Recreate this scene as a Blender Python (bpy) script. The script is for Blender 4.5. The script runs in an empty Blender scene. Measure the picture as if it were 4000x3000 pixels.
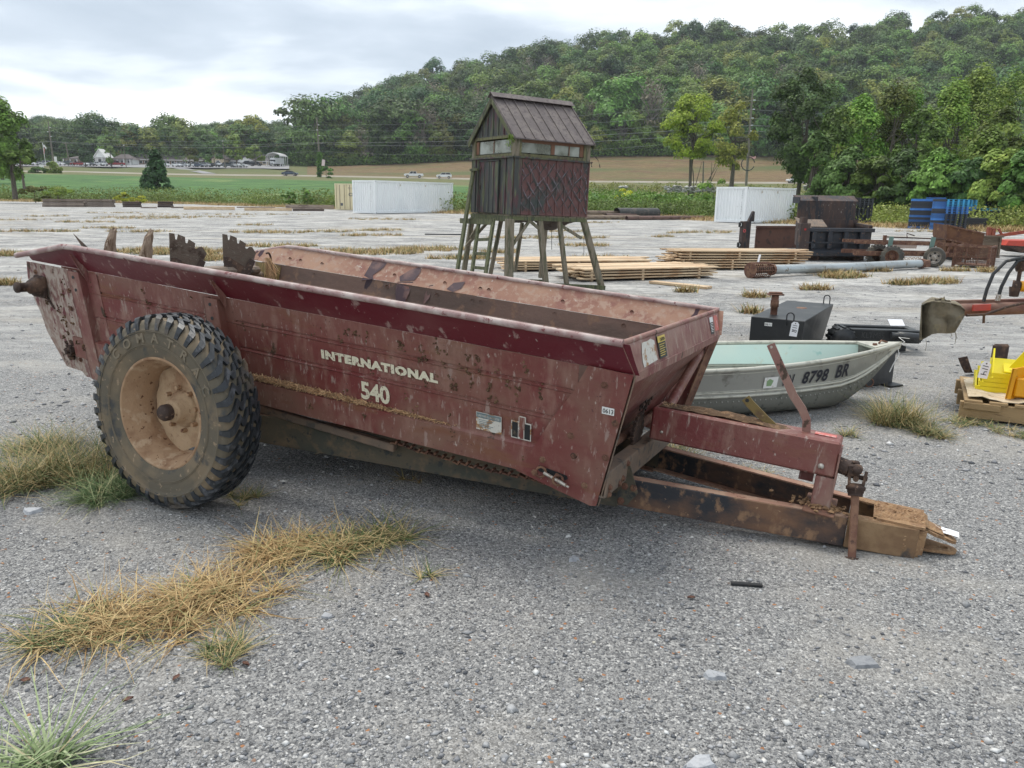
import bpy, math, random
import numpy as np
from mathutils import Vector, Matrix
random.seed(7); rng = np.random.default_rng(7)
SC = bpy.context.scene; COL = SC.collection
# ---------------------------------------------------------------- camera
F_PX = 3040.0; CAM_H = 1.634; PITCH = math.radians(13.62); ROLL = math.radians(.84)
_F = np.array([0, math.cos(PITCH), -math.sin(PITCH)]); _R = np.array([1., 0, 0]); _U = np.cross(_R, _F)
CR = math.cos(ROLL)*_R + math.sin(ROLL)*_U; CU = -math.sin(ROLL)*_R + math.cos(ROLL)*_U
CP = np.array([0, 0, CAM_H])
cam = bpy.data.cameras.new('camera'); camo = bpy.data.objects.new('camera', cam); COL.objects.link(camo)
cam.sensor_width = 36; cam.lens = 36*F_PX/4000; cam.clip_end = 4000; cam.clip_start = .05
camo.matrix_world = Matrix(((CR[0], CU[0], -_F[0], 0), (CR[1], CU[1], -_F[1], 0), (CR[2], CU[2], -_F[2], CAM_H), (0, 0, 0, 1)))
SC.camera = camo
# ---------------------------------------------------------------- light
SC.view_settings.view_transform = 'Standard'; SC.view_settings.look = 'None'
SC.view_settings.exposure = 1.3; SC.view_settings.gamma = 1
SUN_EL, SUN_AZ = math.radians(68), math.radians(-30)     # azimuth from +Y towards +X
W = bpy.data.worlds.new('World'); SC.world = W; W.use_nodes = True
nt = W.node_tree; N = nt.nodes; L = nt.links; N.clear()
out = N.new('ShaderNodeOutputWorld'); bg = N.new('ShaderNodeBackground'); L.new(bg.outputs[0], out.inputs[0])
sky = N.new('ShaderNodeTexSky'); sky.sky_type = 'NISHITA'; sky.sun_disc = False
sky.sun_elevation = SUN_EL; sky.sun_rotation = SUN_AZ
geo = N.new('ShaderNodeTexCoord'); sep = N.new('ShaderNodeSeparateXYZ'); L.new(geo.outputs['Generated'], sep.inputs[0])
def wmath(op, a, b=None, c=None):
    n = N.new('ShaderNodeMath'); n.operation = op
    for i, v in enumerate((a, b, c)):
        if v is None: continue
        if isinstance(v, (int, float)): n.inputs[i].default_value = v
        else: L.new(v, n.inputs[i])
    return n.outputs[0]
zc = wmath('ADD', wmath('MAXIMUM', sep.outputs[2], 0.0), 0.11)
cmb = N.new('ShaderNodeCombineXYZ')
L.new(wmath('DIVIDE', sep.outputs[0], zc), cmb.inputs[0]); L.new(wmath('DIVIDE', sep.outputs[1], zc), cmb.inputs[1])
n1 = N.new('ShaderNodeTexNoise'); n1.inputs['Scale'].default_value = .75; n1.inputs['Detail'].default_value = 9; n1.inputs['Roughness'].default_value = .52; n1.inputs['Distortion'].default_value = .25
n1.noise_dimensions = '4D'; n1.inputs['W'].default_value = 3.3
L.new(cmb.outputs[0], n1.inputs['Vector'])
n2 = N.new('ShaderNodeTexNoise'); n2.inputs['Scale'].default_value = .22; n2.inputs['Detail'].default_value = 2
L.new(cmb.outputs[0], n2.inputs['Vector'])
cm = wmath('ADD', wmath('MULTIPLY', n1.outputs[0], .80), wmath('MULTIPLY', n2.outputs[0], .20))
ramp = N.new('ShaderNodeValToRGB'); L.new(cm, ramp.inputs[0])
e = ramp.color_ramp.elements
e[0].position = .36; e[0].color = (2.2, 2.55, 2.95, 1); e[1].position = .67; e[1].color = (7.4, 7.4, 7.4, 1)
x = e.new(.46); x.color = (2.95, 3.3, 3.7, 1); x = e.new(.545); x.color = (4.5, 4.8, 5.0, 1)
mixs = N.new('ShaderNodeMixRGB'); mixs.inputs[0].default_value = .93
L.new(sky.outputs[0], mixs.inputs[1]); L.new(ramp.outputs[0], mixs.inputs[2])
L.new(mixs.outputs[0], bg.inputs[0]); bg.inputs[1].default_value = .1
sl = bpy.data.lights.new('sun', 'SUN'); so = bpy.data.objects.new('sun', sl); COL.objects.link(so)
sl.energy = 1.1; sl.angle = math.radians(26); sl.color = (1, .95, .87)
sd = Vector((math.sin(SUN_AZ)*math.cos(SUN_EL), math.cos(SUN_AZ)*math.cos(SUN_EL), math.sin(SUN_EL)))
so.rotation_euler = sd.to_track_quat('Z', 'Y').to_euler(); so.location = (0, 0, 30)
# ---------------------------------------------------------------- pixel <-> place helpers (photo is 4000x3000)
def ray(px, py): return _F + CR*((px-2000)/F_PX) + CU*((1500-py)/F_PX)
def gnd(px, py, z=0.):
    d = ray(px, py); return CP + d*((z-CAM_H)/d[2])
def at(px, py, D):
    d = ray(px, py); return CP + d*(D/d[1])
def col_at(px, D, z):            # point seen in column px at forward distance D and height z
    p = at(px, 760, D)
    for _ in range(3):
        q = np.array([p[0], D, z]) - CP
        x_ = 2000+F_PX*(q@CR)/(q@_F); p[0] += (px-x_)*(q@_F)/F_PX
    return np.array([p[0], D, z])
# ---------------------------------------------------------------- materials
MATS = {}
def mat(name, base, rough=.75, metal=0., layers=(), bump=None, island=0., objrand=0., trans=0., bump2=None, spec=.5):
    """layers: (scale, lo, hi, colour, (sx,sy,sz), detail)"""
    if name in MATS: return MATS[name]
    m = bpy.data.materials.new(name); m.use_nodes = True; t = m.node_tree; n = t.nodes; l = t.links; n.clear()
    o = n.new('ShaderNodeOutputMaterial'); b = n.new('ShaderNodeBsdfPrincipled'); l.new(b.outputs[0], o.inputs[0])
    b.inputs['Roughness'].default_value = rough; b.inputs['Metallic'].default_value = metal; b.inputs['Specular IOR Level'].default_value = spec
    tc = n.new('ShaderNodeTexCoord'); c = n.new('ShaderNodeRGB'); c.outputs[0].default_value = (*base, 1); cur = c.outputs[0]
    def noise(sc, st, det=4, off=0.):
        mp = n.new('ShaderNodeMapping'); mp.inputs['Scale'].default_value = st; mp.inputs['Location'].default_value = (off, off*.7, off*1.3)
        l.new(tc.outputs['Object'], mp.inputs[0])
        x = n.new('ShaderNodeTexNoise'); x.inputs['Scale'].default_value = sc; x.inputs['Detail'].default_value = det; x.inputs['Roughness'].default_value = .6
        l.new(mp.outputs[0], x.inputs['Vector']); return x.outputs[0]
    for i, ly in enumerate(layers):
        sc, lo, hi, colr = ly[:4]; st = ly[4] if len(ly) > 4 else (1, 1, 1); det = ly[5] if len(ly) > 5 else 4
        v = noise(sc, st, det, i*3.7+1); mr = n.new('ShaderNodeMapRange'); mr.inputs[1].default_value = lo; mr.inputs[2].default_value = hi
        l.new(v, mr.inputs[0]); mx = n.new('ShaderNodeMixRGB'); l.new(mr.outputs[0], mx.inputs[0]); l.new(cur, mx.inputs[1]); mx.inputs[2].default_value = (*colr, 1); cur = mx.outputs[0]
    for amt, kind in ((island, 'g'), (objrand, 'o')):
        if amt:
            g = n.new('ShaderNodeNewGeometry' if kind == 'g' else 'ShaderNodeObjectInfo')
            mr = n.new('ShaderNodeMapRange'); mr.inputs[3].default_value = 1-amt; mr.inputs[4].default_value = 1+amt
            l.new(g.outputs['Random Per Island' if kind == 'g' else 'Random'], mr.inputs[0])
            hs = n.new('ShaderNodeHueSaturation'); l.new(cur, hs.inputs['Color']); l.new(mr.outputs[0], hs.inputs['Value']); cur = hs.outputs[0]
            if kind == 'o' and trans:
                mr2 = n.new('ShaderNodeMapRange'); mr2.inputs[3].default_value = .475; mr2.inputs[4].default_value = .525
                ml = n.new('ShaderNodeMath'); ml.operation = 'MULTIPLY'; ml.inputs[1].default_value = 7.31; fr = n.new('ShaderNodeMath'); fr.operation = 'FRACT'
                l.new(g.outputs['Random'], ml.inputs[0]); l.new(ml.outputs[0], fr.inputs[0]); l.new(fr.outputs[0], mr2.inputs[0]); l.new(mr2.outputs[0], hs.inputs['Hue'])
    l.new(cur, b.inputs['Base Color'])
    last = None
    for bp_, k in ((bump, 11), (bump2, 23)):
        if bp_:
            v = noise(bp_[0], bp_[2] if len(bp_) > 2 else (1, 1, 1), 5, k); bn = n.new('ShaderNodeBump'); bn.inputs['Distance'].default_value = bp_[1]
            bn.inputs['Strength'].default_value = .9; l.new(v, bn.inputs['Height'])
            if last: l.new(last, bn.inputs['Normal'])
            last = bn.outputs[0]
    if last: l.new(last, b.inputs['Normal'])
    if trans:
        tr = n.new('ShaderNodeBsdfTranslucent'); l.new(cur, tr.inputs[0]); ms = n.new('ShaderNodeMixShader'); ms.inputs[0].default_value = trans
        l.new(b.outputs[0], ms.inputs[1]); l.new(tr.outputs[0], ms.inputs[2]); l.new(ms.outputs[0], o.inputs[0])
    MATS[name] = m; return m
# ---------------------------------------------------------------- tagging / objects
def tag(o, label=None, cat=None, group=None, kind=None):
    for k, v in (('label', label), ('category', cat), ('group', group), ('kind', kind)):
        if v: o[k] = v
    return o
def thing(name, label, cat, loc=(0, 0, 0), rot=(0, 0, 0), group=None):
    o = bpy.data.objects.new(name, None); COL.objects.link(o); o.location = tuple(float(a) for a in loc); o.rotation_euler = rot
    o.empty_display_size = .2
    return tag(o, label, cat, group)
KIDS = {}
def copy_tree(o, parent=None):
    c = o.copy(); COL.objects.link(c)
    if parent: c.parent = parent; KIDS.setdefault(parent.name, []).append(c)
    for ch in KIDS.get(o.name, []): copy_tree(ch, c)
    return c
SPLIT = dict(bolt_heads='bolt_head', inner_rivets='inner_rivet', bolt_holes='bolt_hole', wheel_nuts='wheel_nut', barge_boards='barge_board', corner_posts='corner_post', diagonal_braces='diagonal_brace', rim_openings='rim_opening', housing_bolts='housing_bolt',
    adjuster_eyes='adjuster_eye', floor_beams='floor_beam', gable_battens='gable_batten', support_blocks='support_block', skids='skid', emblem_dark_bars='emblem_dark_bar', loose_threads='loose_thread', bed_blocks='bed_block')
class MB:
    def __init__(s): s.v = []; s.f = []; s.sm = []; s.mi = []; s.cm = 0
    def add(s, vs, fs, smooth=False):
        k = len(s.v); s.v += [tuple(map(float, p)) for p in vs]
        s.f += [tuple(i+k for i in q) for q in fs]; s.sm += [smooth]*len(fs); s.mi += [s.cm]*len(fs); return s
    def box(s, c, d, rz=0., ry=0., rx=0., bev=0., jit=0.):
        M_ = Matrix.Translation(Vector([float(a) for a in c])) @ Matrix.Rotation(rz, 4, 'Z') @ Matrix.Rotation(ry, 4, 'Y') @ Matrix.Rotation(rx, 4, 'X')
        x, y, z = (float(a)/2 for a in d)
        if bev <= 0:
            P = [(i*x, j*y, k*z) for i in (-1, 1) for j in (-1, 1) for k in (-1, 1)]
            if jit: P = [(p[0]+random.uniform(-jit, jit), p[1]+random.uniform(-jit, jit), p[2]+random.uniform(-jit, jit)) for p in P]
            return s.add([M_ @ Vector(p) for p in P], [(0, 1, 3, 2), (4, 6, 7, 5), (0, 4, 5, 1), (2, 3, 7, 6), (0, 2, 6, 4), (1, 5, 7, 3)])
        b = min(bev, x*.9, y*.9, z*.9); P = []; idx = {}
        for i in (-1, 1):
            for j in (-1, 1):
                for k in (-1, 1):
                    for a in range(3):
                        q = [i*x, j*y, k*z]
                        for a2 in range(3):
                            if a2 != a: q[a2] -= (i, j, k)[a2]*b
                        idx[(i, j, k, a)] = len(P); P.append(q)
        fs = []
        for a in range(3):
            o = [t for t in range(3) if t != a]
            for sg in (-1, 1):
                q = []
                for (u, w) in ((-1, -1), (1, -1), (1, 1), (-1, 1)):
                    kk = [0, 0, 0]; kk[a] = sg; kk[o[0]] = u; kk[o[1]] = w; q.append(idx[(*kk, a)])
                if (sg > 0) == (a == 1): q = q[::-1]
                fs.append(tuple(q))
        for a in range(3):                       # edges along axis a
            o = [t for t in range(3) if t != a]
            for u in (-1, 1):
                for w in (-1, 1):
                    def I(sa, ax):
                        kk = [0, 0, 0]; kk[a] = sa; kk[o[0]] = u; kk[o[1]] = w; return idx[(*kk, ax)]
                    q = (I(-1, o[0]), I(1, o[0]), I(1, o[1]), I(-1, o[1]))
                    if (u*w > 0) != (a == 1): q = q[::-1]
                    fs.append(q)
        for i in (-1, 1):
            for j in (-1, 1):
                for k in (-1, 1):
                    q = tuple(idx[(i, j, k, a)] for a in range(3)); fs.append(q if i*j*k > 0 else q[::-1])
        return s.add([M_ @ Vector(p) for p in P], fs)
    def bar(s, p0, p1, w, h, up=(0, 0, 1), bev=0.):      # box beam between two points: w across, h along 'up'
        p0 = Vector([float(a) for a in p0]); p1 = Vector([float(a) for a in p1]); d = p1-p0; Ln = d.length; d.normalize(); u = Vector(up); a = d.cross(u)
        if a.length < 1e-4: a = d.cross(Vector((0, 1, 0)))
        a.normalize(); u = a.cross(d); c = (p0+p1)/2
        k = len(s.v); s.box((0, 0, 0), (Ln, w, h), bev=bev); R = Matrix((d, -a, u)).transposed()
        for i in range(k, len(s.v)): s.v[i] = tuple(R @ Vector(s.v[i]) + c)
        return s
    def tube(s, pts, r, n=8, cap=True, smooth=True):
        P = [Vector([float(a) for a in p]) for p in pts]; rs = r if isinstance(r, (list, tuple)) else [r]*len(P); vs = []; fs = []
        up = None
        for i, p in enumerate(P):
            d = (P[min(i+1, len(P)-1)]-P[max(i-1, 0)]).normalized()
            if up is None:
                up = Vector((0, 0, 1)) if abs(d.z) < .9 else Vector((1, 0, 0))
            a = d.cross(up).normalized(); up = a.cross(d).normalized()
            for j in range(n):
                t = 2*math.pi*j/n; vs.append(p + (a*math.cos(t)+up*math.sin(t))*rs[i])
        for i in range(len(P)-1):
            for j in range(n): fs.append((i*n+j, i*n+(j+1) % n, (i+1)*n+(j+1) % n, (i+1)*n+j))
        s.add(vs, fs, smooth)
        if cap: s.add(vs[:n], [tuple(range(n))[::-1]]); s.add(vs[-n:], [tuple(range(n))])
        return s
    def lathe(s, prof, n=32, c=(0, 0, 0), axis='y', smooth=True, a0=0., a1=2*math.pi):
        vs = []; fs = []; full = abs(a1-a0-2*math.pi) < 1e-6; m = n if full else n+1
        for i in range(m):
            t = a0+(a1-a0)*i/n
            for (r, h) in prof:
                q = (r*math.cos(t), h, r*math.sin(t)) if axis == 'y' else ((r*math.cos(t), r*math.sin(t), h) if axis == 'z' else (h, r*math.cos(t), r*math.sin(t)))
                vs.append((q[0]+c[0], q[1]+c[1], q[2]+c[2]))
        k = len(prof)
        for i in range(n):
            i2 = (i+1) % m
            for j in range(k-1): fs.append((i*k+j, i2*k+j, i2*k+j+1, i*k+j+1))
        return s.add(vs, fs, smooth)
    def prism(s, poly, off):          # 3D polygon extruded by vector off
        n = len(poly); P = [Vector([float(a) for a in p]) for p in poly]; o = Vector([float(a) for a in off])
        return s.add(P+[p+o for p in P], [tuple(range(n)), tuple(range(2*n-1, n-1, -1))]+[(i, i+n, (i+1) % n+n, (i+1) % n) for i in range(n)])
    def grid(s, rows, smooth=True, thick=None):
        m = len(rows); k = len(rows[0]); vs = [p for r in rows for p in r]
        s.add(vs, [(i*k+j, i*k+j+1, (i+1)*k+j+1, (i+1)*k+j) for i in range(m-1) for j in range(k-1)], smooth)
        if thick is not None:
            o = np.array(thick); n0 = len(vs); vb = [tuple(np.array(p)+o) for p in vs]
            fs = [((i+1)*k+j, (i+1)*k+j+1, i*k+j+1, i*k+j) for i in range(m-1) for j in range(k-1)]
            s.add(vb, fs, smooth)
            loop = [j for j in range(k)]+[i*k+k-1 for i in range(1, m)]+[(m-1)*k+j for j in range(k-2, -1, -1)]+[i*k for i in range(m-2, 0, -1)]
            lv = [vs[i] for i in loop]+[vb[i] for i in loop]; q = len(loop)
            s.add(lv, [(i, i+q, (i+1) % q+q, (i+1) % q) for i in range(q)])
        return s
    def islands(s):
        par = list(range(len(s.v)))
        def fd(i):
            while par[i] != i: par[i] = par[par[i]]; i = par[i]
            return i
        for q in s.f:
            a = fd(q[0])
            for j in q[1:]:
                b = fd(j)
                if a != b: par[b] = a
        key = {}; rep = {}
        for i, p in enumerate(s.v):          # weld coincident corners so one closed piece stays together
            k = tuple(round(c, 5) for c in p)
            if k in key: rep[i] = key[k]; a, b = fd(key[k]), fd(i); par[b] = a
            else: key[k] = i
        g = {}
        for fi, q in enumerate(s.f): g.setdefault(fd(q[0]), []).append(fi)
        out = []
        for fl in g.values():
            m = MB(); mp = {}
            for fi in fl:
                for i in s.f[fi]:
                    if i not in mp: mp[i] = len(m.v); m.v.append(s.v[i])
                m.f.append(tuple(mp[i] for i in s.f[fi])); m.sm.append(s.sm[fi]); m.mi.append(s.mi[fi])
            out.append(m)
        return out
    def build(s, name, m, parent=None, off=(0, 0, 0), loc=None, rot=None, bevel=0.):
        if name in SPLIT:
            r = None
            for q in s.islands(): r = q.build(SPLIT[name], m, parent, off, loc, rot, bevel)
            return r
        me = bpy.data.meshes.new(name)
        me.from_pydata([(a[0]+off[0], a[1]+off[1], a[2]+off[2]) for a in s.v], [], s.f)
        for mm in (m if isinstance(m, (list, tuple)) else [m]): me.materials.append(mm)
        me.polygons.foreach_set('use_smooth', s.sm); me.polygons.foreach_set('material_index', s.mi); me.update()
        o = bpy.data.objects.new(name, me); COL.objects.link(o)
        if parent is not None: o.parent = parent; KIDS.setdefault(parent.name, []).append(o)
        if loc is not None: o.location = tuple(float(a) for a in loc)
        if rot is not None: o.rotation_euler = rot
        if bevel:
            b = o.modifiers.new('b', 'BEVEL'); b.width = bevel; b.segments = 2; b.limit_method = 'ANGLE'; b.angle_limit = .6
        return o
def np_mesh(name, verts, faces, m, parent=None, smooth=False):       # uniform-size faces, numpy arrays
    me = bpy.data.meshes.new(name); nv = len(verts); nf, k = faces.shape
    me.vertices.add(nv); me.vertices.foreach_set('co', np.asarray(verts, np.float32).ravel())
    me.loops.add(nf*k); me.loops.foreach_set('vertex_index', faces.astype(np.int32).ravel())
    me.polygons.add(nf); me.polygons.foreach_set('loop_start', np.arange(nf, dtype=np.int32)*k)
    me.polygons.foreach_set('loop_total', np.full(nf, k, np.int32))
    if smooth: me.polygons.foreach_set('use_smooth', np.ones(nf, bool))
    me.update(calc_edges=True); me.materials.append(m)
    o = bpy.data.objects.new(name, me); COL.objects.link(o)
    if parent is not None: o.parent = parent; KIDS.setdefault(parent.name, []).append(o)
    return o
def text_geo(txt, size, depth=.0015, bold=0., shear=0., align='LEFT', space=1.):
    """mesh data (verts, faces) of flat text in its own XY plane"""
    c = bpy.data.curves.new('t', 'FONT'); c.body = txt; c.size = size; c.extrude = depth; c.offset = bold; c.shear = shear
    c.align_x = align; c.space_character = space; c.resolution_u = 3
    o = bpy.data.objects.new('t', c); COL.objects.link(o); bpy.context.view_layer.update()
    me = bpy.data.meshes.new_from_object(o); vs = [tuple(v.co) for v in me.vertices]; fs = [tuple(p.vertices) for p in me.polygons]
    bpy.data.objects.remove(o); bpy.data.meshes.remove(me); bpy.data.curves.remove(c)
    return vs, fs
def put_text(mb, txt, o, ux, uy, size, width=None, height=None, **k):
    """lay text on a plane: origin o, unit axes ux (reading direction), uy (up)"""
    vs, fs = text_geo(txt, size, **k); ux = Vector(ux).normalized(); uy = Vector(uy).normalized(); n = ux.cross(uy)
    w = max(v[0] for v in vs); h = max(v[1] for v in vs); sx = width/w if width else 1; sy = height/h if height else 1
    mb.add([Vector(o)+ux*(v[0]*sx)+uy*(v[1]*sy)+n*v[2] for v in vs], fs)
PINK = (.30, .185, .155); TAN = (.27, .20, .14); RUST = (.16, .062, .03)
m_paint = mat('maroon_paint', (.170, .038, .036), .50, 0, [
    (.8, .38, .62, (.215, .090, .070), (.5, 1, 2.4)), (2.2, .46, .66, (.215, .115, .085), (1, 1, 1)), (9, .50, .74, (.29, .165, .13), (1.5, 1.5, .4)), (5, .56, .70, (.20, .085, .05), (.5, 1, 2)),
    (16, .60, .66, (.31, .215, .185), (2.6, 2.6, .4)), (40, .67, .71, (.40, .32, .28), (1.4, 1.4, .5)), (60, .66, .70, (.10, .045, .04)),
    (9, .675, .705, (.075, .045, .028), (1, 1, .8), 7)], bump=(30, .004))
m_rear = mat('dung_spattered_maroon_plate', (.175, .06, .062), .8, 0, [
    (5, .34, .50, (.30, .205, .17), (1.3, 1.3, .7)), (26, .44, .56, (.42, .35, .30), (1.6, 1.6, .6)), (16, .58, .63, (.16, .05, .055), (1.4, 1.4, .5)), (13, .62, .66, (.085, .055, .038), (1, 1, .8), 7)], bump=(26, .006))
m_paint_r = mat('maroon_paint_dusty', (.20, .068, .062), .65, 0, [
    (3.0, .40, .58, (.29, .17, .135), (1.2, 1.2, .7)), (14, .56, .64, (.34, .24, .20), (1.5, 1.5, .4)),
    (11, .63, .67, (.07, .045, .03), (1, 1, .8), 7)], bump=(26, .005))
m_flare = mat('maroon_flare_paint', (.130, .014, .024), .42, 0, [
    (2.0, .50, .72, (.19, .065, .065), (.7, 1, 1.5)), (9, .60, .68, (.33, .22, .2), (1.8, 1.8, .4)), (40, .68, .72, (.42, .36, .32))], bump=(30, .002))
m_rail = mat('worn_rail_top', (.30, .19, .18), .6, 0, [(5, .42, .60, (.48, .40, .37), (1.5, 2, 2)), (22, .60, .66, (.17, .05, .05))], bump=(60, .002))
m_inner = mat('rusty_dusty_inner_sheet', (.27, .135, .095), .75, 0, [
    (1.6, .42, .62, (.36, .215, .145), (.8, 1, 1.5)), (7, .52, .66, (.235, .105, .08), (1, 1, 1)), (22, .5, .62, (.36, .24, .18)), (3.1, .635, .652, (.045, .02, .03), (1.5, 1, .55), 3), (30, .66, .7, (.45, .38, .33))], bump=(40, .002))
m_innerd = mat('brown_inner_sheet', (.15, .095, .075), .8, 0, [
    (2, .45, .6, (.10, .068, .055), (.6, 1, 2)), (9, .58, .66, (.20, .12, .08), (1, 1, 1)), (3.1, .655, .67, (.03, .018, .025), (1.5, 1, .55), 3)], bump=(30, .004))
m_black = mat('black_rusty_channel', (.022, .024, .030), .5, 0, [
    (3.2, .42, .64, (.17, .088, .048), (.8, 1, 1.5), 8), (18, .54, .66, (.24, .14, .078), (1, 1, .7), 6), (40, .66, .72, (.34, .22, .13))], bump=(35, .003))
m_rusttop = mat('dusty_rust_flange', (.30, .165, .115), .85, 0, [(8, .45, .6, (.36, .235, .165)), (30, .6, .66, (.15, .065, .035))], bump=(60, .003))
m_greenblk = mat('muddy_green_black_beam', (.055, .058, .045), .65, 0, [(2.2, .38, .70, (.125, .092, .055), (.5, 1, 1.6)), (14, .50, .68, (.15, .105, .062)), (18, .6, .66, (.03, .035, .035))], bump=(25, .004))
m_rust = mat('rusty_brown_steel', (.135, .062, .04), .8, 0, [(9, .48, .6, (.21, .115, .07)), (26, .55, .64, (.07, .035, .025))], bump=(50, .003))
m_rustdark = mat('dark_rusty_iron', (.055, .035, .028), .75, .2, [(12, .5, .62, (.12, .07, .045)), (40, .6, .66, (.2, .13, .09))], bump=(50, .004))
m_mudblk = mat('mud_covered_black_steel', (.27, .175, .095), .9, 0, [(5, .46, .58, (.20, .12, .065), (1, 1, 1), 7), (7, .58, .66, (.04, .042, .045), (1, 1, .7), 7)], bump=(40, .005))
m_mud = mat('caked_tan_mud', (.33, .20, .105), .95, 0, [(14, .45, .6, (.24, .14, .075)), (50, .58, .66, (.42, .29, .17))], bump=(28, .02), bump2=(90, .006))
m_bracket = mat('dusty_olive_steel', (.165, .125, .095), .7, 0, [(6, .45, .6, (.22, .155, .11)), (16, .56, .64, (.085, .08, .07))], bump=(40, .002))
m_tyre = mat('tyre_rubber', (.022, .026, .031), .42, 0, [(3, .54, .68, (.12, .095, .068)), (16, .56, .68, (.085, .09, .10)), (60, .69, .73, (.34, .34, .33))], bump=(50, .002))
m_wall = mat('muddy_tyre_sidewall', (.115, .098, .070), .8, 0, [(4, .46, .6, (.19, .145, .092)), (7, .56, .66, (.055, .057, .056)), (26, .62, .68, (.29, .215, .14))], bump=(60, .002))
m_rim = mat('muddy_rim', (.38, .245, .145), .9, 0, [(5, .50, .64, (.26, .15, .085)), (14, .55, .62, (.44, .31, .20)), (30, .62, .66, (.12, .055, .03))], bump=(35, .005))
m_disc = mat('mud_caked_disc', (.45, .32, .20), .95, 0, [(6, .5, .62, (.31, .19, .11)), (34, .62, .70, (.26, .16, .09))], bump=(40, .008))
m_straw = mat('dry_straw_litter', (.52, .34, .19), .9, 0, [], island=.5)
m_manure = mat('dry_manure', (.105, .062, .034), .98, 0, [(30, .5, .62, (.2, .12, .065))], bump=(40, .02))
m_white = mat('white_sticker', (.78, .78, .76), .5, 0, [(20, .62, .7, (.55, .5, .42))])
m_cream = mat('worn_cream_lettering', (.70, .66, .50), .6, 0, [(90, .60, .64, (.24, .10, .09)), (9, .66, .72, (.40, .32, .23))])
m_decalgrey = mat('weathered_decal', (.62, .60, .54), .6, 0, [(22, .54, .60, (.36, .19, .08)), (60, .6, .66, (.45, .42, .38))])
m_decalhead = mat('grey_green_decal_band', (.16, .21, .22), .6, 0, [(25, .58, .64, (.33, .2, .12))])
m_blackpl = mat('black_print', (.018, .02, .022), .5, 0, [(30, .6, .68, (.1, .08, .06))])
m_yelst = mat('yellow_caution_sticker', (.62, .47, .10), .5)
m_redst = mat('red_sticker', (.55, .13, .11), .5, 0, [(30, .55, .62, (.6, .4, .36))])
m_paper = mat('white_card_tag', (.80, .81, .84), .6)
m_zinc = mat('zinc_bolt', (.5, .47, .42), .45, .6, [(60, .5, .62, (.25, .17, .12))])
m_rotwood = mat('rotten_wood', (.27, .20, .145), .95, 0, [(9, .5, .6, (.12, .075, .045), (3, 3, .5)), (30, .55, .62, (.40, .32, .25), (3, 3, .4))], bump=(40, .01, (3, 3, .3)))
m_olivepl = mat('olive_rusty_plate', (.20, .145, .05), .7, 0, [(12, .5, .6, (.12, .075, .04)), (26, .6, .66, (.33, .24, .13))])
# ================================================================ manure spreader (local frame: x to hitch, y to far side, z up; origin at near wheel centre)
_a, _t, _w = (math.radians(v) for v in (-26.14, 4.162, -2.975))
EX = np.array([math.cos(_a)*math.cos(_t), math.sin(_a)*math.cos(_t), -math.sin(_t)]); EY = np.array([-math.sin(_a), math.cos(_a), 0]); EZ = np.cross(EX, EY)
EY, EZ = math.cos(_w)*EY+math.sin(_w)*EZ, math.cos(_w)*EZ-math.sin(_w)*EY
WO = np.array([-1.7612, 3.9471, .51])
sp = thing('manure_spreader', 'large dirty maroon manure spreader with its tongue resting on the gravel', 'manure spreader')
base = WO-EZ*.51
sp.matrix_world = Matrix(((EX[0], EY[0], EZ[0], base[0]), (EX[1], EY[1], EZ[1], base[1]), (EX[2], EY[2], EZ[2], base[2]), (0, 0, 0, 1)))
UP = (0, 0, .51)
def wpart(mb, name, m, parent=None, **k): return mb.build(name, m, parent or sp, off=UP, **k)
YN, YF = .3756, 2.1352; YC = (YN+YF)/2; LN = .2219; ZC = .5667
def ys(z, far=False):      # side sheet plane
    y = YN+LN*(ZC-z); return 2*YC-y if far else y
def mir(p): return (p[0], 2*YC-p[1], p[2])
rg = np.random.default_rng(3)
WB = np.array([EX, EY, EZ])
def wpx(px, py, axis, val):        # photo pixel -> spreader-local point on the plane axis=val
    d = WB @ ray(px, py); o = WB @ (CP-WO); return Vector(o+d*((val-o[axis])/d[axis]))
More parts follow.
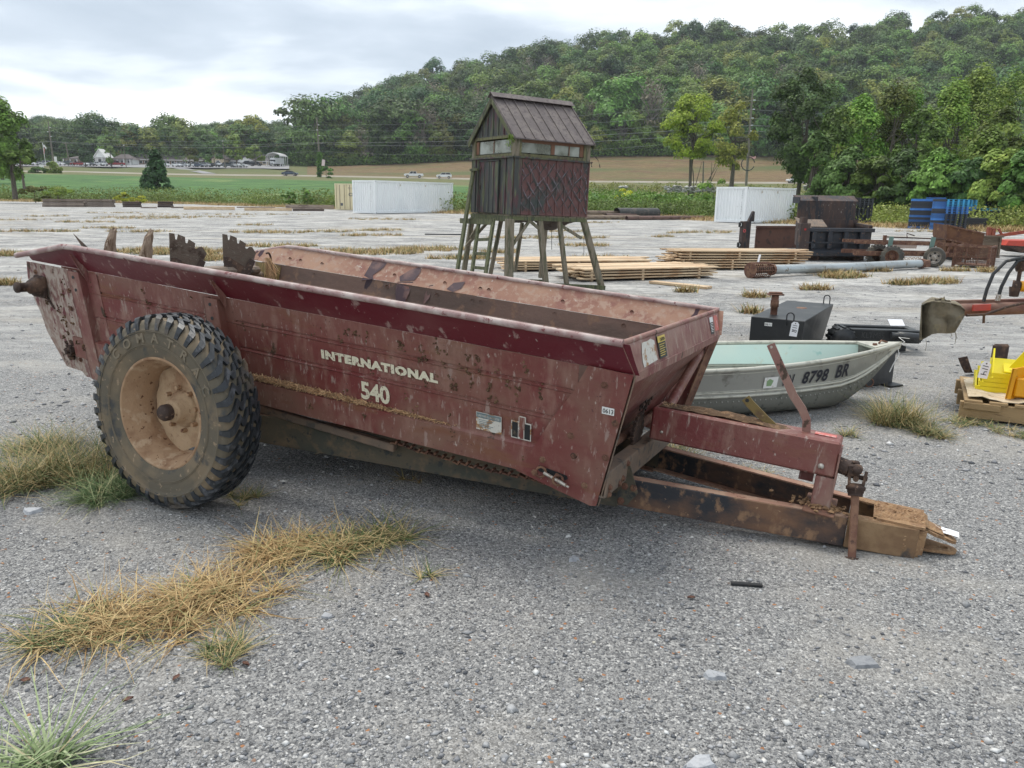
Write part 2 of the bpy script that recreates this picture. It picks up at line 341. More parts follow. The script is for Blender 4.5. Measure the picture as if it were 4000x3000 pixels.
# ---- side sheets with pressed grooves
def side_profile(x):
    led = .034*max(0, min(1, (1.9-x)/1.6))
    return [(-.028, -.012-led), (.106, -.006-led), (.118, -.002), (.128, .0), (.268, .0), (.275, -.006), (.284, .008), (.291, .008), (.295, .0), (.421, .0), (.428, -.006), (.437, .008), (.444, .008), (.448, .0), (ZC, 0)]
def sheet(far):
    rows = []
    xs = np.linspace(-1.46, 2.06, 72)
    for z_i in range(15):
        r = []
        for x in xs:
            z, d = side_profile(x)[z_i]; zz = z
            y = ys(z)+d+.0035*math.sin(x*3.1+z*9)+.002*math.sin(x*9.7+z*23)
            p = (x, y, zz); r.append(mir(p) if far else p)
        rows.append(r)
    return rows
for far in (0, 1):
    mb = MB(); R_ = sheet(far); mb.grid(R_ if not far else [r[::-1] for r in R_], smooth=False, thick=(0, -.003 if far else .003, 0))
    if far: mb.mi = [0]*len(mb.mi)
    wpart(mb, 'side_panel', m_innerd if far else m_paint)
    # flare above the crease
    mb = MB(); rows = []
    for k, fr in enumerate((0, .5, 1)):
        r = []
        for x, zt in ((-1.74, .598), (-1.5, .655), (-1.284, .708), (-.8, .708), (0, .708), (.8, .708), (1.5, .708), (2.31, .708)):
            z = ZC+.002+(zt-ZC)*fr; xx = x+(.03*(1-fr) if x > 2 else 0); y = YN-(zt-ZC)/.1422*.104*fr - .004*math.sin(fr*math.pi)
            p = (xx, y, z); r.append(mir(p) if far else p)
        rows.append(r)
    mb.grid(rows if not far else [r[::-1] for r in rows], thick=(0, -.003 if far else .003, 0))
    wpart(mb, 'flared_rim_board', m_inner if far else m_flare)
    mb = MB(); pts = [(-1.76, .285, .598), (-1.5, .275, .657), (-1.29, .2715, .708), (-1.2, .2715, .712), (.5, .2715, .712), (2.28, .2715, .712)]
    mb.tube([mir(p) for p in pts] if far else pts, .017, 10)
    wpart(mb, 'rolled_top_edge', m_rail)
# rear end plates and front end plates
rear = [(-1.77, .559), (-1.80, .453), (-1.79, .313), (-1.755, .222), (-1.74, .099), (-1.62, -.128), (-1.465, -.135), (-1.44, -.166), (-1.36, -.166), (-1.28, .559)]
front = [(2.11, .575), (2.036, .427), (1.943, .284), (1.85, .11), (1.757, -.035), (2.151, -.122), (2.182, -.115), (2.318, .569)]
for far in (0, 1):
    for nm, poly, dy, m in (('rear_end_plate', rear, -.022, m_rear), ('front_end_plate', front, -.016, m_paint)):
        mb = MB(); P = [(x, ys(z)+dy, z) for x, z in poly]; P = [mir(p) for p in P[::-1]] if far else P
        mb.prism(P[::-1], (0, -.007 if far else .007, 0)); pl_ = wpart(mb, nm, m)
        if not far:
            bb = MB()
            pts_b = [(2.19, .50), (2.04, .22), (2.25, .33), (2.06, .12), (1.98, -.0), (2.12, -.02), (2.215, .15), (1.90, .06), (1.86, -.02)] if nm == 'front_end_plate' else [(-1.40, .42), (-1.42, .30), (-1.37, .05), (-1.70, .50), (-1.45, -.05)]
            for x, z in pts_b:
                y = ys(z)+dy; bb.lathe([(0, -.012), (.009, -.012), (.011, -.006), (.012, -.004), (.018, -.003), (.018, 0)], 6, (x, y, z), smooth=False)
            b_ = bb.build('bolt_heads', m_rust, pl_, off=UP)
# front edge flange of each end plate
for far in (0, 1):
    mb = MB(); a = (2.33, ys(.565)-.01, .565); b = (2.195, ys(-.115)-.01, -.115); a2 = (2.30, ys(.565)+.065, .565); b2 = (2.17, ys(-.115)+.065, -.115)
    P = [a, b, b2, a2]; P = [mir(p) for p in P[::-1]] if far else P
    mb.prism(P, (-.006, 0, 0)); wpart(mb, 'front_edge_flange', m_bracket if not far else m_rust)
# front rim board
mb = MB(); z0, z1 = .567, .708; rows = []
for fr in (0, .12, .55, .9, 1.):
    z = z0+(z1-z0)*fr; x = 2.322-.045*fr-(0.012 if fr == 1 else 0); yl = YN-.104*fr-.003; yr = 2*YC-yl
    rows.append([(x+.004*math.sin(k*1.3), yl+(yr-yl)*k/12, z) for k in range(13)])
mb.grid(rows, thick=(-.004, 0, 0)); mb.tube([(2.268, .268, .708), (2.268, 2*YC-.268, .708)], .014, 8)
mb.box((2.322, YC, .555), (.008, 2*(YC-YN), .04))
fb = wpart(mb, 'front_rim_board', m_paint_r)
# sloping front wall and floor
mb = MB(); mb.grid([[(2.30-.30*k/6+.006*(k % 2), ys(.56-.55*k/6)+.006+(2*YC-2*ys(.56-.55*k/6)-.012)*j/10, .56-.55*k/6) for j in range(11)] for k in range(7)], smooth=False, thick=(-.004, 0, 0))
wpart(mb, 'front_wall', m_paint)
mb = MB()
for j in range(9): mb.box((.33, .60+.165*j, .012), (3.3, .155, .03))
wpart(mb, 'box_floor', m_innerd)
mb = MB(); rows = [[(x, .56+(1.40)*j/24, .045+.05*rg.random()+.05*math.exp(-((x-1.7)/.4)**2)) for x in np.linspace(-1.25, 1.98, 40)] for j in range(25)]
mb.grid(rows); wpart(mb, 'manure_residue', m_manure)
# inside posts + bolts far side
mb = MB()
for x in (-1.23, -1.12, -.9, -.2, .25, .55, .62, 1.2, 1.7):
    for z, yy in ((.53, .008), (.62, -.032)):
        mb.lathe([(0, .008), (.012, .008), (.015, 0)], 8, (x+.03*(z > .6), 2*YC-ys(min(z, ZC))-.006-yy*0+(.04 if z > .6 else 0), z))
wpart(mb, 'inner_rivets', m_rust)
mb = MB(); P = [mir((x, ys(z)+.006, z)) for x, z in ((-1.52, .56), (-1.25, .56), (-1.25, .36), (-1.52, .30))]
mb.prism(P, (0, -.005, 0)); wpart(mb, 'inner_wear_plate', m_olivepl)
def stain(pts_):
    mb = MB(); up_ = [p for p in pts_]; P = []
    for a_, b_ in pts_:
        q = wpx(a_, b_, 1, 2.17)
        if q.z > ZC: P.append(Vector((q.x, 2*YC-(YN-(q.z-ZC)/.1422*.104)-.0065, q.z)))
        else: P.append(Vector((q.x, 2*YC-ys(q.z)-.0085, q.z)))
    mb.add(P, [tuple(range(len(P)))[::-1]]); wpart(mb, 'oil_stain', mat('dark_oil_stain', (.055, .028, .036), .5, 0, [(9, .5, .66, (.15, .08, .07))]))
stain([(1440, 1016), (1500, 1012), (1490, 1045), (1462, 1075), (1470, 1090), (1425, 1094), (1432, 1066)]); stain([(1590, 1056), (1625, 1042), (1634, 1060), (1622, 1095), (1570, 1098), (1562, 1080)]); stain([(1562, 1100), (1620, 1100), (1612, 1150), (1600, 1185), (1568, 1180), (1560, 1130)]); stain([(1684, 1115), (1698, 1112), (1692, 1165), (1672, 1190), (1674, 1150)]); stain([(1770, 1105), (1812, 1100), (1806, 1126), (1780, 1140), (1752, 1128)])
# side posts: hat channels standing proud of the near sheet
def post(x0, x1, zb, zt, m, proud, far=False):
    mb = MB()
    for (xa, xb, pa, pb) in ((x0, x0+.10, proud, proud), (x0+.10, x0+.10, proud, .004), (x0+.10, x1, .004, .004)):
        P = []
        for x, z, p in ((xa, zb, pa), (xb, zb, pb), (xb, zt, pb), (xa, zt, pa)):
            P.append((x, ys(z)-p, z))
        if xa == xb: mb.prism(P, (.006, 0, 0))
        else: mb.prism(P[::-1], (0, .006, 0))
    P = [(x0, ys(zb)-proud, zb), (x0, ys(zb)+.0, zb), (x0, ys(zt), zt), (x0, ys(zt)-proud, zt)]; mb.prism(P, (.006, 0, 0))
    # brace up to the rim
    mb.prism([(x0+.13, YN-.004, .50), (x0+.13, YN-.045, ZC-.01), (x0+.10, YN-.098, .668), (x0+.10, YN-.085, .668), (x0+.13, YN-.004, ZC+.01)], (.005, 0, 0))
    if far: mb.v = [mir(p) for p in mb.v]; mb.f = [q[::-1] for q in mb.f]
    o = wpart(mb, 'side_post', m)
    bb = MB()
    for z in (.52, .44): bb.lathe([(0, -.001), (.011, -.001)], 10, (x0+.05, ys(z)-proud-.001, z))
    if not far: bb.build('bolt_holes', m_blackpl, o, off=UP)
for far in (0, 1):
    post(-1.34, -1.13, -.16, .555, m_paint_r, .05, far); post(-.185, -.005, -.02, .555, m_paint, .05, far)
# rear beater bearing with stub shaft, lower bolt clump
mb = MB(); mb.box((-1.66, ys(.41)-.04, .41), (.11, .03, .14), bev=.008); mb.lathe([(.062, 0), (.062, -.04), (.045, -.05), (.045, -.07), (.030, -.072), (.030, -.14), (.034, -.142), (.034, -.155), (0, -.16)], 16, (-1.66, ys(.41)-.04, .41))
bw = wpart(mb, 'beater_shaft_bearing', m_rustdark)
mb = MB(); mb.lathe([(.028, 0), (.028, -.03), (.012, -.03), (.012, -.05), (0, -.05)], 8, (-1.50, ys(0)-.03, .0), smooth=False)
for k in range(26):
    a = rg.random()*6.28; r = .05*math.sqrt(rg.random()); mb.box((-1.52+r*math.cos(a), ys(0)-.03, .01+1.3*r*math.sin(a)), (.025, .02, .022), rx=rg.random()*3, rz=rg.random()*3)
wpart(mb, 'lower_shaft_end', m_rustdark)
mb = MB(); mb.bar((-1.66, ys(.41)-.03, .39), (-1.60, ys(.2)-.03, .27), .03, .01); wpart(mb, 'bearing_strap', m_rustdark)
# ---- beater: shaft, drum, toothed paddles, rotten boards, spikes
mb = MB(); mb.tube([(-1.42, .45, .46), (-1.42, 2.08, .46)], .032, 12); mb.box((-1.42, 1.45, .51), (.13, 1.15, .06), bev=.02)
wpart(mb, 'beater_bar', m_bracket)
def paddle(y0, ry, m):
    pr = [(-.10, .18), (-.10, .30), (-.065, .297), (-.06, .255), (-.05, .255), (-.042, .293), (.005, .277), (.008, .235), (.02, .232), (.03, .262), (.075, .236), (.07, .20), (.085, .196), (.10, .212), (.125, .212), (.155, .165), (.075, .0), (-.03, -.02), (-.10, .08)]
    M_ = Matrix.Translation((-1.38, y0, .49)) @ Matrix.Rotation(ry, 4, 'Z') @ Matrix.Rotation(-.22, 4, 'Y')
    mb = MB(); mb.prism([M_ @ Vector((0.02*math.cos(8*y), y, z)) for y, z in pr], M_.to_3x3() @ Vector((-.008, 0, 0)))
    for y, z in ((-.06, .09), (.055, .03), (.1, .06)): 
        k = len(mb.v); mb.lathe([(0, .026), (.010, .024), (.013, 0)], 8, (0, 0, 0), axis='x')
        for i in range(k, len(mb.v)): mb.v[i] = tuple(M_ @ (Vector(mb.v[i])+Vector((0.012, y, z))))
    o = wpart(mb, 'toothed_paddle', m)
    g = MB(); g.prism([M_ @ Vector((.035, y, z)) for y, z in ((-.10, .12), (-.06, .12), (.06, .05), (.1, .12), (.14, .10), (.09, -.02), (-.03, -.03), (-.10, .03))], M_.to_3x3() @ Vector((-.008, 0, 0)))
    g.build('mounting_bracket', m_rustdark, o, off=UP)
m_pad = mat('dark_brown_worn_wood', (.11, .08, .06), .85, 0, [(16, .48, .6, (.115, .09, .068), (2, .4, 2)), (5, .6, .66, (.05, .03, .02)), (50, .62, .68, (.2, .17, .14))], bump=(40, .006, (2, .4, 3)))
paddle(1.27, -.55, m_pad); paddle(1.77, -.55, m_pad)
def board(y, x, zt, lean):
    mb = MB(); n = 7; rows = []
    prof = [(0, .062), (.07, .058), (.14, .045), (.19, .036), (.235, .026), (.262, .014), (.285, .004)]
    for h, w in prof:
        j = rg.normal(0, .004, 4); rows.append([(x+.0, y-w+lean*h+j[0], zt-.285+h), (x+.022, y-w*.35+lean*h+j[1], zt-.285+h+j[1]*2), (x+.025, y+w*.3+lean*h+j[2], zt-.285+h+j[2]*2), (x-.004, y+w+lean*h+j[3], zt-.285+h)])
    mb.grid(rows, smooth=False, thick=(-.02, 0, 0)); mb.prism([(x, y-.01+.3*lean, zt-.03), (x, y+.004+.3*lean, zt-.03), (x, y+.0+.3*lean, zt+.012)], (-.01, 0, 0)); wpart(mb, 'rotten_board', m_rotwood)
board(.74, -1.5, .80, .14); board(1.02, -1.5, .80, .20)
for y, x, z, dy in ((.05, -1.72, .66, -.04), (.60, -1.55, .66, -.07)):
    mb = MB(); mb.prism([(x, y, z), (x, y+dy, z+.10), (x, y+.10, z-.05), (x, y+.07, z-.08)], (-.005, 0, 0)); wpart(mb, 'steel_spike', m_bracket)
mb = MB()
for k in range(70):
    y = 2.02+rg.normal(0, .02); p = np.array((-1.30, y, .62)); q = p+np.array((rg.normal(.03, .03), rg.normal(.02, .03), -.10-.12*rg.random())); mb.tube([p, (p+q)/2+rg.normal(0, .012, 3), q], .0018, 4)
wpart(mb, 'hanging_straw', m_straw)
mb = MB(); mb.tube([(-1.30, 2.02+.05*math.cos(t), .53+.13*math.sin(t)) for t in np.linspace(1.9, -1.5, 14)], .008, 6); wpart(mb, 'hoop', m_rustdark)
# ---- straw litter lying on the ledge, small clumps on the sheet
def scatter_straw(pf, n, ln, w, name, parent=None, flat=.4):
    V = []; F = []
    for i in range(n):
        p = np.array(pf()); d = rg.normal(0, 1, 3); d[2] *= flat; d /= np.linalg.norm(d); s_ = np.cross(d, rg.normal(0, 1, 3)); s_ /= np.linalg.norm(s_)
        l = ln*(.4+rg.random()); a = p-d*l/2; b = p+d*l/2; k = len(V); V += [a-s_*w, a+s_*w, b+s_*w, b-s_*w]; F.append((k, k+1, k+2, k+3))
    V = np.array(V); V[:, 2] += .51
    return np_mesh(name, V, np.array(F), m_straw, parent or sp)
def lp():
    x = rg.triangular(.0, .15, 1.45) if rg.random() < .8 else rg.uniform(0, 1.3); wd = .040*max(.15, min(1, (1.75-x)/1.5))
    return (x, ys(.115)-wd*rg.random(), .120+.022*rg.random()*min(1, (1.7-x)))
o = scatter_straw(lp, 4200, .035, .0016, 'straw_litter'); o['kind'] = 'stuff'
mb = MB()
for k in range(90):
    x = rg.uniform(-1.2, 2.0); z = rg.uniform(.14, .54) if rg.random() < .8 else rg.uniform(0, .1)
    if k < 34: x = rg.normal(1.35, .28); z = rg.uniform(.3, .54)
    if k > 74: x = rg.uniform(-1.7, -1.3); z = rg.uniform(.0, .5)
    for j in range(int(rg.integers(2, 9))):
        xx = x+rg.normal(0, .009); zz = z+rg.normal(0, .014); s_ = .004+.007*rg.random(); off_ = .024 if xx < -1.28 else (.018 if xx > 2.05-.4*(zz < .1) else 0.0)
        mb.box((xx, ys(zz)-off_-(.034 if zz < .11 else 0), zz), (s_, s_*.8, s_*1.3), rx=rg.random()*3, rz=rg.random()*3, jit=s_*.25)
o = wpart(mb, 'dung_splatter', m_manure); o['kind'] = 'stuff'
# ---- lettering and decals on the near sheet
AX = Vector((1, 0, 0)); AYP = Vector((0, -LN, 1)).normalized(); PN = AX.cross(AYP)      # outward normal (towards -y)
def on(x, z, o=.008): return Vector((x, ys(z), z))+PN*o
mb = MB(); put_text(mb, 'INTERNATIONAL', on(.592, .337), AX, AYP, .05, width=.728, height=.0465, bold=.0034, depth=.0006, space=1.15); wpart(mb, 'lettering', m_cream)
mb = MB(); put_text(mb, '540', on(.836, .158), AX, AYP, .11, width=.185, height=.098, bold=.0035, depth=.0006); wpart(mb, 'model_number', m_cream)
def quad(mb, x0, x1, z0, z1, o=.0015, dx=0.):
    o += .0065 if o < .01 else 0
    mb.prism([on(x0, z0, o), on(x1, z0, o), on(x1+dx, z1, o), on(x0+dx, z1, o)], PN*.0006)
mb = MB(); quad(mb, 1.535, 1.675, .138, .231); dk = wpart(mb, 'guarantee_plate', m_decalgrey)
mb = MB(); quad(mb, 1.538, 1.672, .203, .229, .003); mb.build('header_band', m_decalhead, dk, off=UP)
mb = MB(); put_text(mb, 'LIFETIME GUARANTEE', on(1.543, .209, .0107), AX, AYP, .012, width=.122, height=.011, depth=.0002); mb.build('header_text', m_decalgrey, dk, off=UP)
mb = MB()
for k in range(5): quad(mb, 1.55, 1.63-.012*(k % 3), .190-.009*k, .193-.009*k, .0026)
mb.build('small_print', m_decalhead, dk, off=UP)
mb = MB(); quad(mb, 1.728, 1.834, .138, .229); quad(mb, 1.768, 1.806, .225, .259, .0015); em = wpart(mb, 'emblem', m_decalgrey)
mb = MB(); quad(mb, 1.733, 1.764, .144, .223, .003); quad(mb, 1.799, 1.829, .144, .223, .003); mb.build('emblem_dark_bars', m_blackpl, em, off=UP)
mb = MB(); quad(mb, 1.772, 1.802, .19, .254, .003); quad(mb, 1.768, 1.776, .150, .188, .003); quad(mb, 1.775, 1.794, .142, .19, .003); mb.build('emblem_red_bar', m_paint, em, off=UP)
PO = .0195
mb = MB(); quad(mb, 2.186, 2.244, .368, .402, PO); lt = wpart(mb, 'lot_number_sticker', m_white)
mb = MB(); put_text(mb, '0613', on(2.190, .3745, PO+.0012), AX, AYP, .03, width=.050, height=.021, depth=.0002, bold=.0005); mb.build('lot_number', m_blackpl, lt, off=UP)
# slot with adjuster bolt
mb = MB(); mb.prism([on(x, z, PO) for x, z in ((1.885, .03), (1.875, .012), (1.885, -.002), (2.02, -.016), (2.035, -.004), (2.03, .012))], PN*.0008); wpart(mb, 'adjuster_slot', m_blackpl)
mb = MB(); mb.tube([on(1.92, .010, .04), on(2.04, -.022, .05)], .009, 8); mb.tube([on(2.02, -.016, .048), on(2.055, -.026, .052)], .006, 6)
mb.build('adjuster_rod', m_zinc, sp, off=UP)
mb = MB()
for x, z in ((1.905, .012), (1.995, -.008)):
    mb.tube([on(x+.022*math.cos(t), z+.027*math.sin(t), .045-.01*math.cos(t)) for t in np.linspace(0, 6.0, 12)], .006, 6)
wpart(mb, 'adjuster_eyes', m_rust)
# front rim board stickers (plane x = const)
def fquad(mb, y0, y1, z0, z1, o=.004):
    f = lambda y, z: (2.322-.045*(z-.567)/.141+o, y, z); mb.prism([f(y0, z0), f(y1, z0), f(y1, z1), f(y0, z1)], (.0006, 0, 0))
mb = MB(); f = lambda y, z: (2.322-.045*(z-.567)/.141+.006, y, z)
mb.prism([f(*p) for p in ((.50, .585), (.72, .592), (.715, .68), (.66, .693), (.60, .688), (.52, .69), (.50, .65), (.49, .61))], (.0006, 0, 0)); wpart(mb, 'blank_sticker', m_decalgrey)
mb = MB(); fquad(mb, .77, .90, .588, .690); cs = wpart(mb, 'caution_sticker', m_blackpl)
mb = MB(); fquad(mb, .77, .90, .662, .691, .006); mb.build('caution_band', m_yelst, cs, off=UP)
mb = MB(); put_text(mb, 'CAUTION', (2.30, .80, .668), (0, 1, 0), (-.05, 0, .14), .02, width=.08, height=.016, depth=.0004); mb.build('caution_text', m_blackpl, cs, off=UP)
mb = MB()
for k in range(6): fquad(mb, .785, .885-.02*(k % 2), .650-.010*k, .653-.010*k, .0055)
mb.build('small_print', m_yelst, cs, off=UP)
mb = MB(); fquad(mb, 1.92, 2.01, .592, .690); s2 = wpart(mb, 'caution_sticker', m_blackpl)
mb = MB(); fquad(mb, 1.92, 2.01, .660, .690, .006); mb.build('caution_band', m_white, s2, off=UP)
mb = MB()
for k in range(6): fquad(mb, 1.93, 2.0-.015*(k % 2), .650-.009*k, .653-.009*k, .0055)
mb.build('small_print', m_white, s2, off=UP)
mb = MB(); fquad(mb, 2.05, 2.15, .60, .690); wpart(mb, 'warning_sticker', m_redst)
# ---- bottom frame: beams under the box, A-frame tongue
def chan(p0, p1, h, w, t, open_, mw, mf, name):        # channel: web + two flanges; open_ = +1/-1 side of flanges along y
    mb = MB(); d = Vector(p1)-Vector(p0); d.normalize(); sd = Vector((-d.y, d.x, 0)).normalized()*open_
    a, b = Vector(p0), Vector(p1); mb.bar(a, b, t, h, bev=.004); mb.cm = 1
    for s_ in (1, -1):
        o_ = sd*(w/2+t/2)+Vector((0, 0, s_*(h/2-t/2-.0)))
        mb.bar(a+o_, b+o_, w, t)
    return wpart(mb, name, [mw, mf])
def tg(x): return .50+.172*x
for far in (0, 1):
    q = (lambda p: mir(p)) if far else (lambda p: p)
    chan(q((-.3, tg(-.3), -.2)), q((2.18, tg(2.18), -.15)), .17, .06, .008, -1 if far else 1, m_greenblk, m_rusttop, 'under_frame_beam')
    chan(q((2.18, tg(2.18), -.148)), q((3.26, tg(3.26), -.131)), .15, .062, .008, -1 if far else 1, m_black, m_rusttop, 'tongue_beam'); chan(q((3.262, tg(3.262), -.131)), q((3.57, tg(3.57), -.125)), .150, .062, .010, -1 if far else 1, m_mudblk, m_mud, 'tongue_beam_end')
mb = MB(); mb.bar((-.4, .52, -.06), (.98, .60, -.125), .045, .045, bev=.006); wpart(mb, 'guide_strip', m_bracket)
# front cross beam, gussets
mb = MB(); mb.bar((2.22, .50, .0), (2.22, 2.0, .0), .01, .125, bev=.002); mb.bar((2.19, .50, .06), (2.19, 2.0, .06), .06, .008); mb.bar((2.19, .50, -.06), (2.19, 2.0, -.06), .06, .008)
cb = wpart(mb, 'front_cross_beam', m_bracket)
mb = MB()
for y, z in ((.545, -.02), (.545, -.055), (.80, .035), (.70, -.045), (.745, -.03)): mb.lathe([(0, .012), (.011, .012), (.013, .004), (.018, .002), (.018, 0)], 6, (2.226, y, z), axis='x', smooth=False)
mb.build('bolt_heads', m_rust, cb, off=UP)
GY = .815
mb = MB(); mb.prism([wpx(a_, b_, 1, GY) for a_, b_ in ((2449, 1796), (2411, 1893), (2414, 1968), (2450, 1972), (2491, 1929), (2464, 1829))][::-1], (0, .008, 0)); gu = wpart(mb, 'gusset_plate', m_greenblk)
mb = MB()
for a_, b_ in ((2440, 1899), (2475, 1906), (2425, 1956), (2430, 1868)): q_ = wpx(a_, b_, 1, GY); mb.lathe([(0, -.014), (.012, -.014), (.014, -.005), (.02, -.002), (.02, 0)], 6, tuple(q_), axis='y', smooth=False)
mb.build('bolt_heads', m_rust, gu, off=UP)
# front frame posts, slanting tube and shaft in the opening
mb = MB(); mb.tube([(2.24, 1.42, .20), (2.24, 2.08, .46)], .028, 12); wpart(mb, 'slanting_drive_tube', m_paint)
mb = MB(); mb.tube([(2.10, .55, .085), (2.10, 1.95, .085)], .026, 12); wpart(mb, 'apron_shaft', m_rust)
mb = MB(); 
for k in range(34):
    y = 1.25+.85*k/33; z = .16+.37*k/33; mb.bar((2.13, y, z), (2.13, y+.024, z+.0105), .02 if k % 2 else .008, .016)
    mb.bar((2.13, y-.02, z+.05), (2.13, y+.004, z+.0605), .02 if k % 2 else .008, .016)
wpart(mb, 'drive_chain', m_rustdark)
mb = MB(); mb.lathe([(.085, -.008), (.085, .008)], 24, (2.17, 1.10, .13), axis='x'); mb.lathe([(0, .008), (.085, .008)], 24, (2.17, 1.10, .13), axis='x'); mb.lathe([(.085, -.008), (0, -.008)], 24, (2.17, 1.10, .13), axis='x')
for k in range(18):
    a = 2*math.pi*k/18; mb.box((2.17, 1.10+.09*math.cos(a), .13+.09*math.sin(a)), (.014, .014, .014), rx=a)
wpart(mb, 'chain_sprocket', m_rustdark)
# apron chain links hanging below the near sheet
mb = MB()
for k in range(19):
    x = .98+.885*k/18; z = -.095-.012*math.sin(k/18*3.14)+rg.normal(0, .003); mb.box((x, .585, z), (.040, .028, .008), ry=.12+rg.normal(0, .06), bev=.002); mb.box((x+.022, .585, z+.012), (.012, .034, .02), ry=.6, bev=.002)
wpart(mb, 'apron_chain', m_rust)
# maroon driveline housing
YB = 1.10
mb = MB(); mb.bar((2.235, YB+.09, .185), (3.165, YB+.09, .195), .18, .178, bev=.010); hs = wpart(mb, 'driveline_housing', m_paint)
def hp():
    x = rg.triangular(2.26, 2.3, 2.95); return (x, YB+.09+rg.normal(0, .035)*(1.5-x/2.6), .278+.012*rg.random()*(3.1-x))
mb = MB(); rows = [[(x, YB+.03+.12*j/5, .277+.022*max(0, math.sin((x-2.25)/.72*3.14))*(1-((j-2.5)/3.2)**2)*(.5+rg.random()) if x < 2.95 else .276) for x in np.linspace(2.26, 2.96, 26)] for j in range(6)]
mb.grid(rows); lm = wpart(mb, 'manure_on_top', m_manure); scatter_straw(hp, 420, .018, .0012, 'straw_on_top', sp)
mb = MB(); mb.lathe([(0, -.010), (.012, -.010), (.015, 0)], 12, (3.095, YB-.001, .152)); mb.lathe([(0, -.006), (.007, -.006), (.009, 0)], 8, (2.30, YB-.001, .15)); mb.build('housing_bolts', m_zinc, hs, off=UP)
mb = MB(); mb.box((3.085, YB+.105, .2865), (.10, .05, .002), rz=.0); mb.build('faded_red_label', m_redst, hs, off=UP)
# pedestal
mb = MB(); mb.box((3.125, YB+.09, .02), (.092, .168, .16), bev=.005); mb.box((3.168, YB+.1, .13), (.008, .205, .20)); ped = wpart(mb, 'pedestal', m_paint_r)
mb = MB(); mb.box((3.125, YB+.05, -.056), (.145, .30, .010), bev=.003); mb.build('pedestal_foot', m_rust, ped, off=UP)
mb = MB(); mb.box((3.03, YB+.16, .06), (.07, .01, .08)); mb.build('pedestal_bracket', m_paint, ped, off=UP)
mb = MB()
for k in range(110): mb.box((3.12+rg.normal(0, .055), YB+.02+rg.normal(0, .04), -.049+.006*rg.random()), (.014, .012, .007), rz=rg.random()*3, rx=rg.normal(0, .4), jit=.004)
wpart(mb, 'caked_mud', m_mud)
# hitch head
mb = MB(); mb.bar((3.38, YC, -.048), (3.59, YC, -.043), .29, .012); mb.bar((3.55, YC-.135, -.12), (3.60, YC-.11, -.12), .012, .12); mb.bar((3.55, YC+.135, -.12), (3.60, YC+.11, -.12), .012, .12)
hd = wpart(mb, 'hitch_head', m_mud)
def jaw(z, x0, tip):
    mb = MB(); n = 20; out_ = [(x0, -.085), (x0+.10, -.075), (tip-.03, -.05)]+[(tip-.03+.05*math.sin(t), -.05*math.cos(t)) for t in np.linspace(.3, math.pi-.3, 7)]+[(tip-.03, .05), (x0+.10, .075), (x0, .085)]
    c = (tip-.035, 0); hole = [(c[0]+.018*math.cos(t), .018*math.sin(t)) for t in np.linspace(0, 2*math.pi, 9)[:-1]]
    import bmesh
    bm = bmesh.new(); ov = [bm.verts.new((x, YC+y, z)) for x, y in out_]; hv = [bm.verts.new((x, YC+y, z)) for x, y in hole]
    es = [bm.edges.new((ov[i], ov[(i+1) % len(ov)])) for i in range(len(ov))]+[bm.edges.new((hv[i], hv[(i+1) % 8])) for i in range(8)]
    bmesh.ops.triangle_fill(bm, edges=es, use_beauty=True); r = bmesh.ops.extrude_face_region(bm, geom=bm.faces[:]); 
    for v in [g for g in r['geom'] if isinstance(g, bmesh.types.BMVert)]: v.co.z += .014
    bm.verts.index_update(); mb.add([tuple(v.co) for v in bm.verts], [tuple(v.index for v in f_.verts) for f_ in bm.faces]); bm.free()
    return mb
for z, x0, tp, sl_ in ((-.056, 3.54, 3.72, -.32), (-.172, 3.53, 3.73, .03)):
    j_ = jaw(z, x0, tp); j_.v = [(v[0], v[1], v[2]+sl_*(v[0]-x0)) for v in j_.v]; wpart(j_, 'hitch_jaw', m_mud)
mb = MB()
def mudsheet(mb, f, nu, nv, amp):
    rows = []
    amp *= .6
    for i in range(nu):
        r = []
        for j in range(nv):
            e_ = min(i, nu-1-i, j, nv-1-j); p, nrm_ = f(i/(nu-1), j/(nv-1)); r.append(tuple(Vector(p)+Vector(nrm_)*(amp*(.35+rg.random())*(min(1, e_/2.)) if e_ else -.002)))
        rows.append(r)
    mb.grid(rows, smooth=False)
mudsheet(mb, lambda u, v: ((3.365+.24*u, YC-.13*(1-.25*u)+.26*(1-.25*u)*v, -.042), (0, 0, 1)), 34, 30, .016)
mudsheet(mb, lambda u, v: ((3.50+.085*u, YC-.155+.03*u+.0*v, -.175+.11*v-.02*u), (-.2, -1, 0)), 12, 18, .013)
mudsheet(mb, lambda u, v: ((3.58+.10*u, YC-.07+.02*u+(.14-.04*u)*v, -.050-.028*u), (0, 0, 1)), 14, 14, .009)
for k in range(30): mb.box((3.37+.2*rg.random(), YC+rg.normal(0, .06), -.038+.004*rg.random()), (.016, .012, .007), rz=rg.random()*3, rx=rg.normal(0, .3), jit=.005)
wpart(mb, 'caked_mud', m_mud)
